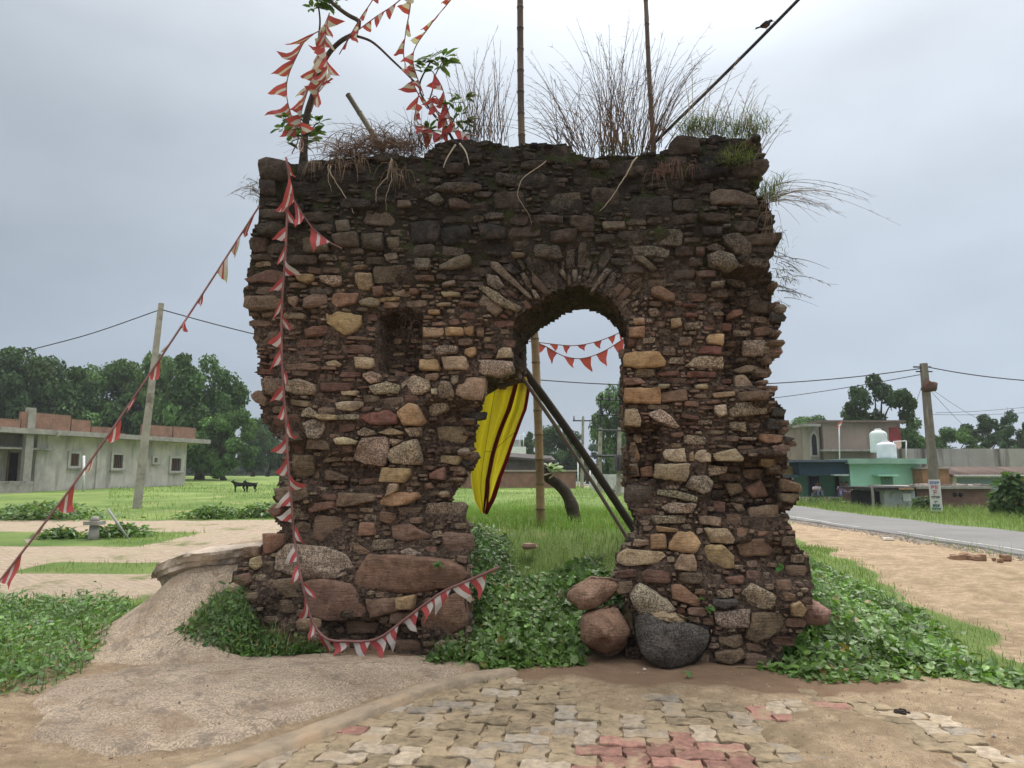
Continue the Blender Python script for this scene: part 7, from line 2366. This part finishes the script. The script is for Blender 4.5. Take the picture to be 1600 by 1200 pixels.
seated(seat_at(1315), -.2, (.30, .27, .42), (.22, .20, .36), (.012, .010, .010), 'person in lilac clothes crouching on the porch step by the red door', .2)
seated(seat_at(1324), -.5, (.055, .045, .06), (.12, .11, .14), (.012, .010, .010), 'person in dark clothes sitting against the mint green pilaster', .05)

# ------------------------------------------------------------------ two black goats in the field
def goat(px, py, head_dir, turn, label):
    Y = 43.0
    p = at(px, py, Y); p[2] = gz(p[0], Y)
    root = thing('goat', label, 'goat', p.tolist(), group='black goats in the field')
    ca, sa = math.cos(turn), math.sin(turn)
    def R(x, y, z):
        x *= head_dir
        return (x * ca - y * sa, x * sa + y * ca, z)
    V, E, Rd = [], [], []
    def add(p, r, par=None):
        V.append(R(*p)); Rd.append(r)
        if par is not None: E.append((par, len(V) - 1))
        return len(V) - 1
    hip = add((-.27, 0, .47), .105); mid = add((0, 0, .45), .135, hip); ch = add((.25, 0, .47), .12, mid); nk = add((.34, 0, .57), .075, ch); hd = add((.41, 0, .64), .065, nk); mz = add((.51, 0, .58), .035, hd)
    tl = add((-.38, 0, .54), .022, hip); add((-.42, 0, .60), .012, tl)
    for s in (-1, 1):
        a = add((.24, s * .085, .36), .05, ch); b_ = add((.25, s * .085, .20), .026, a); c = add((.24, s * .085, .0), .022, b_)
        a = add((-.27, s * .085, .36), .062, hip); b_ = add((-.20, s * .085, .25), .036, a); c = add((-.30, s * .085, .16), .024, b_); add((-.27, s * .085, .0), .021, c)
        e_ = add((.38, s * .08, .645), .018, hd); add((.37, s * .13, .59), .012, e_)
        h_ = add((.38, s * .025, .70), .014, hd); add((.31, s * .04, .77), .006, h_)
    skin_fig('body', V, E, Rd, simple_mat('black_coat', (.012, .012, .010), bump=0), root, 2)
goat(374, 768, -1, .15, 'black goat standing side on with its head to the left')
goat(392, 769, -1, .75, 'black goat turned partly away, right of the other')

# ------------------------------------------------------------------ stone post and metal strut by the brick track
pb0 = at(146, 842, 17); pb0[2] = gz(pb0[0], 17)
sp_ = thing('stone_pedestal', 'small grey stone pedestal with a flat cap beside the brick track', 'pedestal', pb0.tolist())
mb = MB(); mb.tube([pb0 - UP * .1, pb0 + UP * .34], [.13, .10], 12); mb.build('shaft', M['concrete'], sp_)
mb = MB(); mb.box(pb0[0] - .17, pb0[0] + .17, 16.83, 17.17, pb0[2] + .343, pb0[2] + .43); mb.build('cap', M['concrete'], sp_, smooth=False)
mb = MB(); mb.tube([pb0 + UP * .433, pb0 + UP * .54], [.12, .07], 10); mb.build('stub', M['concrete'], sp_)
q0, q1 = at(168, 795, 17.2), at(202, 832, 17.2); q1[2] = gz(q1[0], 17.2) - .03
mb = MB(); mb.tube([q0, q1], .03, 7, (.30, .30, .28, 1))
tag(mb.build('metal_strut', M['vcol']), 'slanting grey metal strut propped beside the stone pedestal', 'strut')

# ------------------------------------------------------------------ damp monsoon air
mb = MB(); mb.box(-440, 440, -45, 720, -1.6, 24.0)
hz_o = mb.build('haze', None, smooth=False, kind='stuff')
hm = bpy.data.materials.new('damp_air'); hm.use_nodes = True
hm.node_tree.nodes.clear()
ho = hm.node_tree.nodes.new('ShaderNodeOutputMaterial'); hv = hm.node_tree.nodes.new('ShaderNodeVolumePrincipled')
hv.inputs['Color'].default_value = (.93, .96, 1.0, 1); hv.inputs['Density'].default_value = 0.00045
hm.node_tree.links.new(hv.outputs[0], ho.inputs['Volume'])
hz_o.data.materials.append(hm)
scene.cycles.volume_bounces = 0
